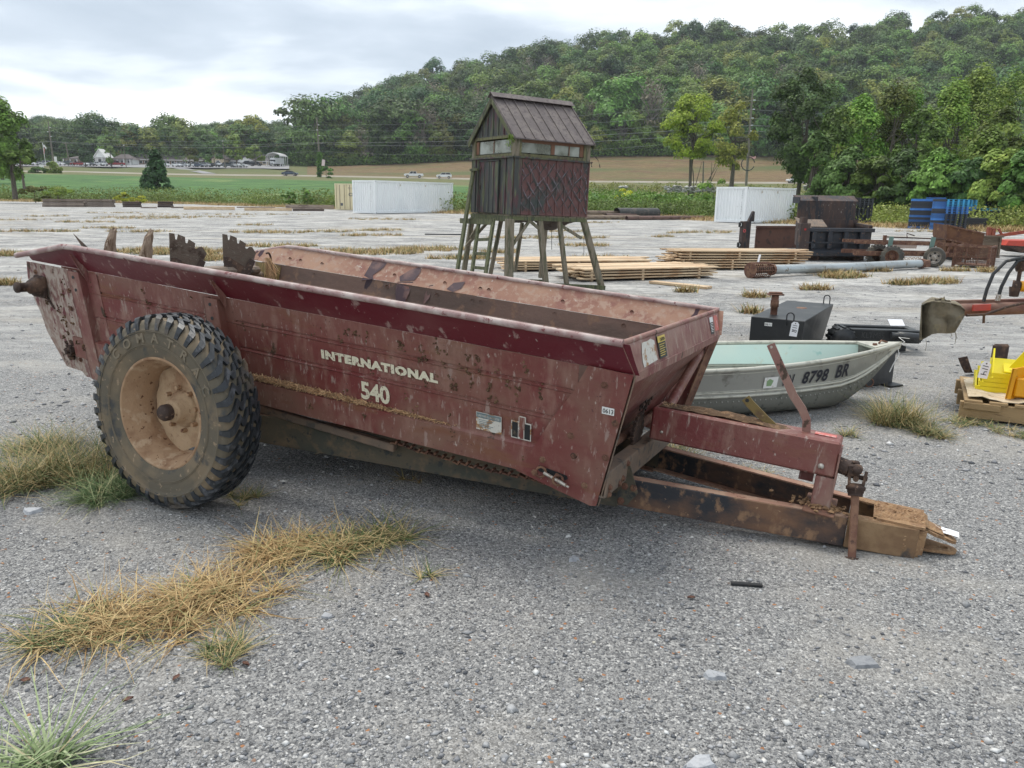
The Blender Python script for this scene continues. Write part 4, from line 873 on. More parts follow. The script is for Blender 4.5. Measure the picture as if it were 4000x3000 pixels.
def trunk(name, h, r0, tips, m, parent, split=.45, seed=1, n=6, stems=1, bend=.3):
    r = np.random.default_rng(seed); mb = MB()
    for s_ in range(stems):
        top = np.array([r.normal(0, bend), r.normal(0, bend), h]); mid = top*.5+np.array([r.normal(0, bend*.4), 0, 0]); b0 = np.array([r.normal(0, .3)*(stems > 1), r.normal(0, .3)*(stems > 1), -.1])
        mb.tube([b0, b0*.5+mid*.5, mid, top], [r0/math.sqrt(stems), r0*.8/math.sqrt(stems), r0*.6/math.sqrt(stems), r0*.25], n)
        for k in range(int(len(tips)/stems)):
            tp = tips[(k*stems+s_) % len(tips)]; f = r.uniform(split, .95); st = mid*(1-f)*2*.5+top*f if f > .5 else mid*f*2
            st = b0+(top-b0)*f; q = (st+tp)/2+np.array([0, 0, -.1*h*r.random()*.5]); mb.tube([st, q, tp], [r0*.32, r0*.2, r0*.07], 5)
    return mb.build(name, m, parent)
def tree(label, loc, h, R, m, seed, ncl=26, nl=5000, leaf=.28, shape='round', cz=None, group=None, name='tree', tr=.16, stems=1, mb_=None, clump=.36, cat='tree'):
    t = thing(name, label, cat, loc, (0, 0, 0), group); rz = (h-(cz or h*.3))/2; zc = h-rz
    c, cl = crown('crown', seed, (R, R*.9, rz), zc, ncl, nl, leaf, m, t, shape, clump)
    trunk('trunk', h*.8, tr, cl[:14 if nl > 2500 else 6], mb_ or m_bark, t, seed=seed, stems=stems); return t
# ---- wooded hill: six kinds of tree; 290 individual ones nearest the eye, the rest of the wood as one mass
kinds = [('dark_leafed_tree', G_DK, 8.0, 15.5, 'round'), ('mid_green_tree', G_MD, 8.4, 15, 'round'), ('olive_tree', G_OL, 7.4, 14, 'round'), ('blue_green_tree', G_BL, 6.4, 17, 'round'), ('light_green_tree', G_GR, 6.6, 12.5, 'round'), ('bare_grey_tree', G_GY, 5.6, 14, 'vase')]
lbls = ['dark green', 'mid green', 'olive green', 'narrow deep green', 'bright green', 'half bare grey']
protos = []
def hill_tree(k, parent_label, loc, grp):
    nm, m, R, h, shp = kinds[k]
    t = thing(nm, parent_label, 'tree', loc, (0, 0, 0), grp); rz = (h*.92)/2
    nl = 420 if k == 5 else 3000
    c, cl = crown('crown', 50+k, (R, R*.95, rz), h-rz, 20, nl, .50 if k != 5 else .45, m, t, shp, .46)
    if k == 5:
        mb = MB(); r = np.random.default_rng(3); mb.tube([(0, 0, 0), (.2, .1, h*.45), (0, .2, h*.8)], [.3, .2, .1], 5)
        for q in range(46):
            f = r.uniform(.25, .8); a = r.uniform(0, 6.28); ln = r.uniform(2, 5.2); s0 = np.array([.1, .1, h*f]); e0 = s0+np.array([math.cos(a)*ln*.8, math.sin(a)*ln*.8, ln*.9]); mb.tube([s0, (s0+e0)/2+np.array([0, 0, -.3]), e0], [.13, .09, .04], 4)
            for w in range(2):
                e1 = (s0+e0)/2+r.normal(0, 1.3, 3)+np.array([0, 0, 1.2]); mb.tube([(s0+e0)/2, e1], [.07, .03], 3)
        mb.build('trunk', m_barkl, t)
    else: trunk('trunk', h*.75, .28, cl[:4], m_bark, t, seed=k, n=5)
    return t
rh = np.random.default_rng(11); spots = []
px = -700.
while px < 4700:
    top = lp_('TL', px); c = lp_('CR', px); ln = np.linalg.norm(c-top); rows = max(3, int(ln/8.5))
    for i in range(rows+1):
        t = (i+rh.uniform(-.35, .35))/rows; q = hillpt(px+rh.uniform(-35, 35), max(0.01, min(1.02, t))); spots.append((q, px, t))
    px += 66*300/np.linalg.norm(top)*rh.uniform(.8, 1.2)
def pick(px, t):
    w = np.array([.34, .28, .14, .12, .07, .05])
    if 1300 < px < 2100: w = np.array([.32, .20, .12, .10, .04, .22*(t < .75)+.04])
    elif px >= 2100: w = np.array([.24, .28, .24, .04, .18, .03])
    elif px < 1250: w = np.array([.44, .28, .14, .10, .02, .02])
    w = w/w.sum(); return rh.choice(6, p=w)
spots.sort(key=lambda s: s[2]*.6+s[0][1]/900)
vis = [s for s in spots if -60 < s[1] < 4060]; rest = [s for s in spots if not (-60 < s[1] < 4060)]
near_s = vis[:285]; rest += vis[285:]
for k_ in kinds: pass
G_ = {}
def zone(px, t):
    z = 'behind the car park' if px < 1250 else ('left of the tower' if px < 1900 else ('right of the tower' if px < 2900 else 'above the thicket'))
    return z
for (q, px, t) in near_s:
    k = int(pick(px, t)); lab = '%s tree low on the wooded hill, %s' % (lbls[k], zone(px, t)); s = rh.uniform(.75, 1.2)
    if k not in G_: o = hill_tree(k, lab, q, 'trees low on the wooded hill'); G_[k] = o
    else: o = copy_tree(G_[k]); o['label'] = lab; o.location = tuple(q)
    s *= rh.choice([.8, 1., 1., 1.35])*(.75 if px < 1200 else 1); o.rotation_euler.z = rh.uniform(0, 6.28); o.scale = (s*rh.uniform(.9, 1.15), s*rh.uniform(.9, 1.15), s*rh.uniform(.85, 1.1))
# remaining wood: one object, instances of the visible crowns' mesh data
def forest(name, items, label):
    me = bpy.data.meshes.new(name); me.vertices.add(len(items)); me.vertices.foreach_set('co', np.array([i[0] for i in items], np.float32).ravel())
    a = me.attributes.new('kind_i', 'INT', 'POINT'); a.data.foreach_set('value', np.array([i[1] for i in items], np.int32))
    a = me.attributes.new('rz', 'FLOAT', 'POINT'); a.data.foreach_set('value', np.array([i[2] for i in items], np.float32))
    a = me.attributes.new('sc', 'FLOAT', 'POINT'); a.data.foreach_set('value', np.array([i[3] for i in items], np.float32)); me.update()
    o = bpy.data.objects.new(name, me); COL.objects.link(o); ng = bpy.data.node_groups.new(name, 'GeometryNodeTree')
    ng.interface.new_socket('Geometry', in_out='INPUT', socket_type='NodeSocketGeometry'); ng.interface.new_socket('Geometry', in_out='OUTPUT', socket_type='NodeSocketGeometry')
    n = ng.nodes; l = ng.links; gi = n.new('NodeGroupInput'); go = n.new('NodeGroupOutput'); jn = n.new('GeometryNodeJoinGeometry')
    def attr(nm, ty):
        x = n.new('GeometryNodeInputNamedAttribute'); x.data_type = ty; x.inputs['Name'].default_value = nm; return [s_ for s_ in x.outputs if s_.enabled][0]
    ki = attr('kind_i', 'INT'); rz_ = attr('rz', 'FLOAT'); sc_ = attr('sc', 'FLOAT'); cx = n.new('ShaderNodeCombineXYZ'); l.new(rz_, cx.inputs[2])
    for k in range(6):
        cp = n.new('FunctionNodeCompare'); cp.data_type = 'INT'; cp.operation = 'EQUAL'; l.new(ki, cp.inputs[2]); cp.inputs[3].default_value = k
        sg = n.new('GeometryNodeJoinGeometry')
        for ch in KIDS[G_[k].name]:
            oi = n.new('GeometryNodeObjectInfo'); oi.inputs['Object'].default_value = ch; oi.transform_space = 'ORIGINAL'; l.new(oi.outputs['Geometry'], sg.inputs[0])
        ip = n.new('GeometryNodeInstanceOnPoints'); l.new(gi.outputs[0], ip.inputs['Points']); l.new(cp.outputs[0], ip.inputs['Selection']); l.new(sg.outputs[0], ip.inputs['Instance']); l.new(cx.outputs[0], ip.inputs['Rotation']); l.new(sc_, ip.inputs['Scale']); l.new(ip.outputs[0], jn.inputs[0])
    l.new(jn.outputs[0], go.inputs[0]); md = o.modifiers.new('trees', 'NODES'); md.node_group = ng
    return tag(o, label, 'forest', kind='stuff')
for k in range(6):
    if k not in G_: G_[k] = hill_tree(k, '%s tree at the foot of the wooded hill' % lbls[k], lp_('TL', 2000+k*30), 'trees low on the wooded hill')
forest('hillside_forest', [(q, int(pick(px, t)), rh.uniform(0, 6.28), rh.uniform(.6, 1.3)*(.72 if px < 1200 else 1)) for q, px, t in rest], 'dense mixed green wood covering the upper hillside')
# ---- undergrowth along the foot of the wood
def leafstrip(name, P, N_, leaf, h, m, label, cat='undergrowth', seed=4):
    r = np.random.default_rng(seed); i = r.integers(0, len(P), N_); Q = np.array(P)[i]; hh = h*r.random(N_)**1.2*(.45+.55*np.sin(i*12.9898)**2); Q = Q+np.stack([r.normal(0, h*.35, N_), r.normal(0, h*.3, N_), hh], 1)
    nrm = r.normal(0, 1, (N_, 3))+np.array([0, -.5, .7]); nrm /= np.linalg.norm(nrm, axis=1)[:, None]; t = np.cross(nrm, r.normal(0, 1, (N_, 3))); t /= np.linalg.norm(t, axis=1)[:, None]; b = np.cross(nrm, t); s = (leaf*r.uniform(.5, 1.3, N_))[:, None]
    V = np.stack([Q-t*s, Q-b*s*.5, Q+t*s, Q+b*s*.5], 1).reshape(-1, 3); return tag(np_mesh(name, V, np.arange(N_*4).reshape(-1, 4), m), label, cat, kind='stuff')
leafstrip('woodland_edge_brush', [lp_('TL', p)+np.array([0, rng.uniform(-3, 2), 0]) for p in np.linspace(-500, 4500, 900)], 26000, .55, 4.5, G_MD, 'mixed green brush along the foot of the wooded hill')
# weeds between yard and field
def wpts(a, b, t0, t1, n): 
    return [lp_('E', p)*(1-t)+lp_('W', p)*t for p, t in zip(np.random.default_rng(8).uniform(a, b, n), np.random.default_rng(9).uniform(t0, t1, n))]
G_WD = leafmat('light_weed_leaves', (.17, .24, .055), ylw=(.27, .30, .10))
leafstrip('weed_strip', wpts(-400, 1900, .1, .9, 420), 34000, .12, 1.9, G_WD, 'light green weeds growing along the far left edge of the yard', 'weeds')
leafstrip('tall_weed_bank', wpts(2250, 3300, .2, 1.2, 400), 26000, .12, 1.25, G_WD, 'tall green weeds behind the yard to the right of the tower', 'weeds', 6)
leafstrip('weed_bank_right', wpts(3100, 4500, .1, 1.0, 400), 26000, .11, 1.35, G_WD, 'olive green weeds behind the blue pallets', 'weeds', 7)
P_ = [lp_('W', p)*(1-t)+lp_('FT', p)*t for p, t in zip(rng.uniform(2250, 4300, 600), rng.uniform(0, .75, 600))]
leafstrip('brush_behind_container', P_, 30000, .20, 1.7, G_GR, 'mid green brush between the weeds and the dry pasture', 'brush', 9)
P_ = [lp_('FT', p)*(1-t)+lp_('RN', p)*t for p, t in zip(rng.uniform(2250, 4300, 400), rng.uniform(0, .6, 400))]
leafstrip('roadside_brush', P_, 12000, .30, 1.8, G_OL, 'olive roadside brush below the pasture', 'brush', 10)
# dry fringe at yard edge
def blades(name, P, n, h, w, m, label, spread, cat='grass', seed=1, up=.7, kind='stuff', parent=None, seg=2, droop=.5):
    r = np.random.default_rng(seed); P = np.array(P); i = r.integers(0, len(P), n); Q = P[i]+np.stack([r.normal(0, spread, n), r.normal(0, spread, n), np.zeros(n)], 1)
    a = r.uniform(0, 6.28, n); el = up*(.35+.65*r.random(n)); L_ = h*(.35+.8*r.random(n)); d = np.stack([np.cos(a)*(1-el), np.sin(a)*(1-el), el], 1); d /= np.linalg.norm(d, axis=1)[:, None]
    sd_ = np.stack([-np.sin(a), np.cos(a), np.zeros(n)], 1)*w*(.6+.8*r.random(n))[:, None]; V = []
    kk = seg+1
    rows = []
    for j in range(kk):
        t = j/seg; c = Q+d*(L_*t)[:, None]+np.stack([np.cos(a), np.sin(a), np.zeros(n)], 1)*(L_*.35*t*t*droop)[:, None]; c[:, 2] -= L_*.45*t*t*droop*r.random(n); c[:, 2] = np.maximum(c[:, 2], Q[:, 2]+.002)
        wd = (1-t*.85); rows.append(c-sd_*wd); rows.append(c+sd_*wd)
    V = np.stack(rows, 1).reshape(-1, 3); b0 = np.arange(n)[:, None]*(2*kk); F = np.concatenate([np.concatenate([b0+2*j, b0+2*j+1, b0+2*j+3, b0+2*j+2], 1) for j in range(seg)])
    o = np_mesh(name, V, F, m, parent)
    if label: tag(o, label, cat, kind=kind)
    return o
def bladeramp(name, pts): 
    m = island_ramp(name, pts, .7); return m
m_drygr = bladeramp('dry_straw_grass', [(0, (.22, .125, .05)), (.35, (.36, .235, .10)), (.75, (.56, .42, .21)), (.88, (.34, .30, .13)), (1, (.13, .17, .06))])
m_mixgr = bladeramp('mixed_green_dry_grass', [(0, (.05, .09, .03)), (.25, (.11, .15, .05)), (.48, (.19, .21, .09)), (.62, (.40, .30, .14)), (1, (.54, .42, .22))])
m_grngr = bladeramp('green_tuft_grass', [(0, (.05, .10, .035)), (.5, (.12, .19, .07)), (.8, (.24, .29, .14)), (1, (.46, .40, .22))])
blades('dry_grass_fringe', [lp_('E', p)*(1-t)+lp_('W', p)*t+np.array([0, -1.2, 0]) for p, t in zip(rng.uniform(-300, 4400, 700), rng.uniform(-.05, .3, 700))], 36000, .42, .02, m_drygr, 'band of dry tan grass along the far edge of the yard', .7, seed=3)
# streaks and spots of grass on the yard
streaks = [(50, 860, 300, 2), (430, 832, 250, 3), (560, 853, 420, 7), (700, 848, 700, 6), (330, 868, 250, 5), (900, 838, 700, 4), (420, 892, 200, 4), (240, 905, 140, 3), (540, 905, 260, 6), (1060, 908, 330, 10), (60, 905, 300, 4), (1500, 857, 330, 7), (1290, 905, 200, 7), (1450, 920, 250, 7), (1100, 962, 300, 10), (60, 995, 260, 14),
    (700, 985, 500, 22), (860, 1010, 350, 20), (1480, 900, 200, 7), (1690, 975, 300, 15), (1450, 985, 420, 22), (1850, 862, 120, 4), (2150, 930, 500, 8), (2280, 960, 200, 8), (2340, 870, 160, 4), (2200, 905, 200, 7), (2630, 910, 110, 5), (2760, 908, 220, 9), (2585, 925, 100, 5), (2350, 1010, 240, 6), (1950, 985, 160, 10), (1800, 1010, 260, 10),
    (2950, 1160, 70, 6), (3180, 1130, 130, 6), (2930, 1222, 50, 4), (3290, 1080, 190, 18), (3200, 1065, 160, 8), (3650, 1105, 190, 12), (3520, 1110, 120, 8), (3850, 1060, 80, 10), (3740, 1058, 120, 5), (3160, 910, 250, 4), (3350, 860, 600, 5), (3750, 905, 500, 7), (3240, 985, 120, 12), (3420, 1060, 120, 6), (2680, 1140, 60, 3), (20, 1110, 90, 9), (1000, 880, 160, 4), (180, 845, 200, 3), (2480, 858, 260, 4)]
P_ = []
for sx, sy, wd, ht in streaks:
    k = int(18+wd*ht/36)
    for _ in range(k):
        a = rng.uniform(0, 6.28); q = math.sqrt(rng.random()); P_.append(gnd(sx+wd/2*q*math.cos(a), sy+ht/2*q*math.sin(a)))
P_ = np.array(P_)
for nm, nn, mm, sd_, lb in (('yard_dry_grass', 30000, m_drygr, 5, 'low dry grass streaks scattered over the gravel yard'), ('yard_green_grass', 15000, m_mixgr, 6, 'low green grass mixed in the streaks on the yard')):
    w_ = rng.random(len(P_)) < (.75 if sd_ == 5 else .45); Q_ = P_[w_]; blades(nm, Q_, nn, .17, .009, mm, lb, .06, seed=sd_, up=.75)
m_palegr = bladeramp('pale_crab_grass', [(0, (.09, .15, .055)), (.4, (.20, .26, .12)), (.75, (.36, .42, .24)), (.9, (.50, .50, .32)), (1, (.45, .33, .18))])
# ---- near tufts
def tuft(px, py, r0, n, h, w, m, lab, seed, up=.7, droop=.6, extra=None):
    p = gnd(px, py); r = np.random.default_rng(seed); P = [np.array([r.normal(0, r0*.45), r.normal(0, r0*.45), 0]) for _ in range(max(3, int(n/22)))]
    o = blades('grass_tuft', P, n, h, w, m, None, r0*.10, seed=seed, up=up, seg=4, droop=droop); o.location = tuple(p); tag(o, lab, 'grass tuft'); return o
row = [(260, 2430, .14, 'leftmost greenish tuft of the dry grass strip in the foreground'), (430, 2420, .18, None), (600, 2400, .17, None), (760, 2330, .17, None), (900, 2260, .18, None), (1030, 2190, .15, None), (1180, 2160, .14, None), (1330, 2120, .12, None), (1480, 2090, .12, 'rightmost tuft of the dry grass strip below the spreader lettering')]
for i, (a, b, r0, lab) in enumerate(row):
    lab = lab or ['second', 'third', 'fourth', 'fifth', 'sixth', 'seventh', 'eighth'][i-1]+' tuft from the left in the dry grass strip in the foreground'
    o = tuft(a, b+rng.normal(0, 25), r0*1.25, 220 if i in (0, 8) else 300, .23, .0030, m_drygr if 0 < i < 7 else m_mixgr, lab, 20+i, up=.44, droop=1.1); o['group'] = 'tufts of the dry grass strip'
for i, (a, b, r0, n, h, m, lab, up) in enumerate([(860, 2560, .09, 220, .14, m_mixgr, 'small separate grass tuft just below the dry strip', .6), (190, 3000, .035, 110, .29, m_palegr, 'pale green tuft of long blades in the bottom left corner', .55), (60, 3050, .05, 80, .25, m_palegr, 'green tuft cut by the bottom edge at far left', .6),
        (1665, 2260, .03, 40, .13, m_mixgr, 'thin sprig of grass right of the dry grass strip', .5), (70, 1900, .26, 900, .33, m_mixgr, 'green and tan grass clump at the left edge beside the wheel', .6), (290, 1850, .26, 1000, .36, m_mixgr, 'large green grass clump touching the tyre on its left', .62), (430, 1930, .17, 800, .24, m_grngr, 'green grass clump in front of the tyre', .5), (180, 1750, .2, 600, .28, m_mixgr, 'grass clump behind the green clump left of the tyre', .5),
        (940, 1950, .10, 160, .13, m_mixgr, 'dark grass tuft under the box just right of the wheel', .5), (1600, 1880, .05, 40, .12, m_drygr, 'thin dry sprig in the shade below the box', .6), (3500, 1650, .22, 1300, .30, m_mixgr, 'big tan and green grass clump below the bow of the boat', .65), (3640, 1700, .14, 420, .17, m_mixgr, 'lower grass clump right of the big one under the bow', .5), (3320, 1700, .08, 120, .14, m_mixgr, 'small tuft between the boat and the control lever', .6),
        (2610, 1790, .20, 500, .22, m_mixgr, 'grass clump seen between the box and the driveline housing', .6), (2900, 1880, .22, 420, .14, m_mixgr, 'flat grass seen behind the tongue beams', .45), (3760, 1650, .20, 380, .12, m_mixgr, 'low grass in front of the wooden pallet at right', .45), (3960, 1700, .2, 320, .12, m_mixgr, 'low grass at the right edge in front of the pallet', .45), (2790, 1520, .12, 160, .16, m_mixgr, 'grass sprigs beside the stern of the boat', .6)]):
    tuft(a, b, r0, n, h, .0046 if m is m_palegr else .0024, m, lab, 60+i, up=up)
# leaves lying on the gravel
m_leaf = mat('dead_red_brown_leaf', (.11, .045, .03), .7, 0, [(60, .5, .6, (.18, .09, .05))])
for i, (px, py, lab) in enumerate([(100, 2665, 'dark red dead leaf left of the bottom left tuft'), (690, 2655, 'curled brown dead leaf below the dry strip'), (960, 2600, 'flat brown dead leaf by the small separate tuft'), (500, 2740, 'reddish leaf between the strip and the corner tuft'), (1668, 2330, 'small dark dead leaf right of the dry strip'), (2700, 2340, 'rust coloured leaf on the open gravel in the middle')]):
    mb = MB(); r_ = np.random.default_rng(i); s = .011
    mb.grid([[(s*(u-1)*1.6, s*(v-1)*(1-abs(u-1)*.75), .004+.006*abs(v-1)+r_.random()*.004) for v in range(3)] for u in range(3)], thick=(0, 0, .0006)); tag(mb.build('dead_leaf', m_leaf, loc=gnd(px, py), rot=(0, 0, i*1.3)), lab, 'leaf')
# ---- distinct nearer trees and bushes
def tb(px, ybase, ytop, D, pw, lab, m, seed, **k):
    b = at(px, ybase, D); h = (ybase-ytop)*D/3040*1.0/math.cos(PITCH)*.985; R = pw/2*D/3128
    return tree(lab, b, h, R, m, seed, **k)
tb(2690, 760, 415, 112, 235, 'tall yellow green tree with bare forked grey trunks right of the tower', G_YL, 101, ncl=34, nl=12000, leaf=.18, shape='vase', cz=4.4, stems=4, tr=.34, clump=.34)
tb(2855, 745, 448, 125, 165, 'slim yellow green tree with an ivy covered trunk left of the tall pole', G_OL, 102, ncl=18, nl=4200, leaf=.22, shape='vase', cz=2.5, tr=.4, stems=1, clump=.36)
tb(3110, 800, 340, 95, 290, 'tall dark green tree standing behind the white container at right', G_DK, 103, ncl=40, nl=16000, leaf=.18, cz=2.2, tr=.3, clump=.32)
tb(60, 775, 455, 88, 180, 'tall dark bushy tree at the left edge of the field', G_MD, 104, ncl=26, nl=8000, leaf=.2, cz=1.6, tr=.28, clump=.4)
tb(95, 735, 600, 86, 110, 'loose lower branch cluster of young trees beside the dark tree at the left edge', G_MD, 118, ncl=10, nl=1600, leaf=.2, cz=.8, tr=.15)
tb(10, 700, 385, 150, 190, 'airy tree top rising above the ridge at the far left', G_OL, 105, ncl=16, nl=2200, leaf=.35, cz=9, tr=.3, shape='flatb')
tb(612, 742, 612, 118, 125, 'small dense dark conical tree standing alone in the green field', G_BL, 106, ncl=40, nl=6500, leaf=.2, shape='cone', cz=-.3, tr=.12, clump=.42)
tb(1275, 703, 655, 225, 75, 'round bush at the foot of the ivy covered power pole', G_MD, 107, ncl=9, nl=900, leaf=.35, cz=.1, tr=.1, name='bush', cat='bush')
for i, (px, yb, yt, pw, lab, m, shp) in enumerate([(335, 655, 535, 85, 'dark conical tree left of the white gabled porch', G_BL, 'cone'), (437, 655, 520, 90, 'tall dense dark tree right of the white gabled porch', G_DK, 'flatb'), (745, 645, 582, 70, 'low brownish spreading tree in front of the long brick building', G_OL, 'flatb'), (838, 645, 560, 85, 'dark round tree beside the tan gabled house', G_DK, 'round'), (1000, 642, 575, 90, 'round tree right of the parking lamp pole', G_MD, 'round'), (215, 700, 640, 60, 'leafy green sapling in front of the parked cars at left', G_GR, 'round'), (150, 700, 660, 90, 'green shrub row patch in front of the parked cars', G_MD, 'round'), (925, 640, 545, 90, 'broad tree behind the white van', G_MD, 'round')]):
    tb(px, yb, yt, 290 if yb < 700 else 215, pw, lab, m, 120+i, ncl=12, nl=1300, leaf=.5, shape=shp, cz=1.2, tr=.2)
thk = [(3230, 855, 480, 75, 230, G_MD), (3330, 860, 440, 78, 260, G_GR), (3440, 862, 410, 80, 290, G_OL), (3560, 866, 470, 70, 250, G_MD), (3650, 870, 400, 82, 280, G_GR), (3760, 872, 350, 88, 330, G_OL), (3860, 876, 480, 66, 300, G_GR), (3970, 880, 370, 84, 330, G_OL), (4080, 884, 450, 68, 330, G_MD), (4200, 890, 380, 76, 350, G_GR), (4380, 892, 420, 80, 380, G_MD), (3500, 862, 430, 84, 300, G_GR), (3700, 870, 385, 90, 320, G_OL), (3900, 874, 345, 92, 330, G_GR), (3280, 858, 470, 84, 260, G_OL), (3820, 880, 560, 60, 260, G_GR), (3160, 852, 560, 68, 180, G_DK), (3290, 858, 620, 64, 220, G_DK), (3400, 862, 640, 62, 220, G_MD), (3520, 868, 620, 60, 230, G_DK), (3640, 872, 630, 58, 240, G_MD), (3760, 876, 640, 57, 230, G_DK), (3880, 884, 620, 55, 240, G_OL), (3990, 890, 600, 53, 250, G_MD), (4110, 896, 620, 52, 260, G_DK)]
wd_ = {G_MD.name: 'mid green', G_GR.name: 'bright green', G_OL.name: 'olive yellow green', G_DK.name: 'dark green'}
for i, (px, yb, yt, D, pw, m) in enumerate(thk):
    where = 'above the dump bed' if px < 3420 else ('above the blue pallets' if px < 3800 else 'near the right edge'); lab = '%s %s thicket tree %s, %s' % ('tall' if yt < 500 else 'low front', wd_[m.name], where, ['at its left', 'left of its middle', 'in its middle', 'right of its middle', 'at its right'][i % 5])
    tb(px, yb, yt, D, pw, lab, m, 140+i, ncl=32, nl=10000 if px < 4050 else 5000, leaf=.155, cz=.6, tr=.2, shape='flatb', group='trees of the thicket at right', clump=.33)
for i, (px, yb, yt, pw, m, lab) in enumerate([(2425, 800, 745, 90, G_YL, 'yellow green bush right of the tower behind the pipes'), (2560, 815, 765, 70, G_MD, 'dark green bush in the weeds left of the right container'), (2780, 830, 700, 130, G_GR, 'tall bright shrub beside the right container'), (2640, 835, 780, 100, G_GR, 'fresh green bush in front of the yellow green tree'), (3180, 855, 770, 110, G_GR, 'green bush between the container and the dump bed'), (480, 790, 755, 70, G_YL, 'yellow green bush behind the broken timbers at left'), (140, 790, 735, 120, G_OL, 'olive bush behind the long timber stack'), (230, 795, 730, 130, G_GR, 'light green bush beside the olive one at left'), (1200, 805, 745, 60, G_MD, 'dark bush left of the cream container'), (1130, 800, 755, 60, G_GR, 'small bush above the grey beam'), (540, 795, 765, 80, G_YL, 'small yellow bush right of the broken timbers')]):
    p = gnd(px, yb); tb(px, yb, yt, max(45, min(p[1], 90)) if p[1] > 0 else 70, pw, lab, m, 170+i, ncl=10, nl=1500, leaf=.13, cz=.1, tr=.05, name='bush', cat='bush')
# ================================================================ wooden tower (shooting house on legs)
m_tw = mat('weathered_grey_post', (.21, .175, .125), .9, 0, [(5, .46, .6, (.085, .09, .05), (4, 4, .5)), (14, .55, .64, (.24, .21, .17), (4, 4, .4))], bump=(30, .004, (3, 3, .4)))
m_tg = mat('mossy_green_board', (.105, .115, .055), .9, 0, [(6, .48, .6, (.055, .06, .04), (4, 4, .6)), (16, .56, .64, (.18, .17, .10), (4, 4, .4))], bump=(30, .004, (3, 3, .4)))
m_mar = mat('camouflage_maroon_metal', (.125, .055, .050), .6, 0, [(3.2, .55, .64, (.045, .055, .05), (1.2, 1.2, .7)), (9, .62, .7, (.13, .08, .075))], bump=(20, .002))
m_dkw = mat('camouflage_dark_wall', (.050, .052, .050), .75, 0, [(5, .50, .58, (.09, .10, .055), (2, 2, .35)), (4, .54, .62, (.085, .04, .045), (2, 2, .5)), (6, .6, .66, (.14, .15, .08), (3, 3, .3))], bump=(20, .003, (3, 3, .3)))
m_roofm = mat('dusty_dark_metal_roof', (.115, .095, .092), .7, 0, [(3, .46, .6, (.155, .13, .12)), (16, .5, .62, (.085, .068, .068)), (40, .66, .7, (.28, .22, .2))], bump=(30, .002))
m_greys = mat('grey_sprayed_paint', (.165, .155, .175), .7, 0, [(10, .42, .60, (.11, .065, .068))])
m_greend = mat('dark_green_sprayed_paint', (.030, .042, .036), .7, 0, [(12, .5, .64, (.06, .035, .035))])
m_winf = mat('brown_inner_frame', (.17, .085, .05), .8)
m_trimg = mat('mossy_window_trim', (.155, .15, .075), .9, 0, [(10, .46, .6, (.10, .085, .055), (2, 2, .5))])
m_cloth = mat('torn_grey_fabric', (.13, .105, .09), .95, 0, [(6, .45, .6, (.075, .055, .045))], bump=(20, .02))
def glassmat():
    m = bpy.data.materials.new('mottled_window_pane'); m.use_nodes = True; t = m.node_tree; n = n_ = t.nodes; l = t.links; b = n['Principled BSDF']
    b.inputs['Base Color'].default_value = (.36, .39, .34, 1); b.inputs['Roughness'].default_value = .25; b.inputs['Alpha'].default_value = .62
    tc = n_.new('ShaderNodeTexCoord'); nz = n_.new('ShaderNodeTexNoise'); nz.inputs['Scale'].default_value = 3; cr = n_.new('ShaderNodeValToRGB'); l.new(tc.outputs['Object'], nz.inputs['Vector']); l.new(nz.outputs[0], cr.inputs[0]); cr.color_ramp.elements[0].position = .4; cr.color_ramp.elements[0].color = (.20, .21, .16, 1); cr.color_ramp.elements[1].position = .62; cr.color_ramp.elements[1].color = (.50, .53, .47, 1); l.new(cr.outputs[0], b.inputs['Base Color'])  # pale and darker grey-green mottling on a half clear pane
    return m
m_glass = glassmat()
tw = thing('observation_tower', 'small weathered camouflage painted cabin with gabled metal roof, standing on splayed wooden legs', 'tower')
ty_ = math.radians(30.3); TX = Vector((math.cos(ty_), math.sin(ty_), -.030)).normalized(); TY = Vector((-math.sin(ty_), math.cos(ty_), 0)); TZ = TX.cross(TY)
T0 = gnd(1988, 1160); T0 = Vector((T0[0], T0[1], 0))
tw.matrix_world = Matrix(((TX[0], TY[0], TZ[0], T0[0]), (TX[1], TY[1], TZ[1], T0[1]), (TX[2], TY[2], TZ[2], T0[2]), (0, 0, 0, 1)))
def tloc(P): v = Vector([float(a) for a in P])-T0; return Vector((v.dot(TX), v.dot(TY), v.dot(TZ)))
def tpx(px, py, axis, val):        # photo pixel -> tower local point on the plane axis=val
    d = Vector([float(a) for a in ray(px, py)]); d = Vector((d.dot(TX), d.dot(TY), d.dot(TZ))); o = tloc(CP); s = (val-o[axis])/d[axis]; return o+d*s
W1 = tpx(2298, 740, 1, 0)[0]; D1 = tpx(1840, 740, 0, 0)[1]; ZB = tpx(1992, 837, 1, 0)[2]; ZT = tpx(1996, 614, 1, 0)[2]; ZW = tpx(2010, 523, 1, 0)[2]
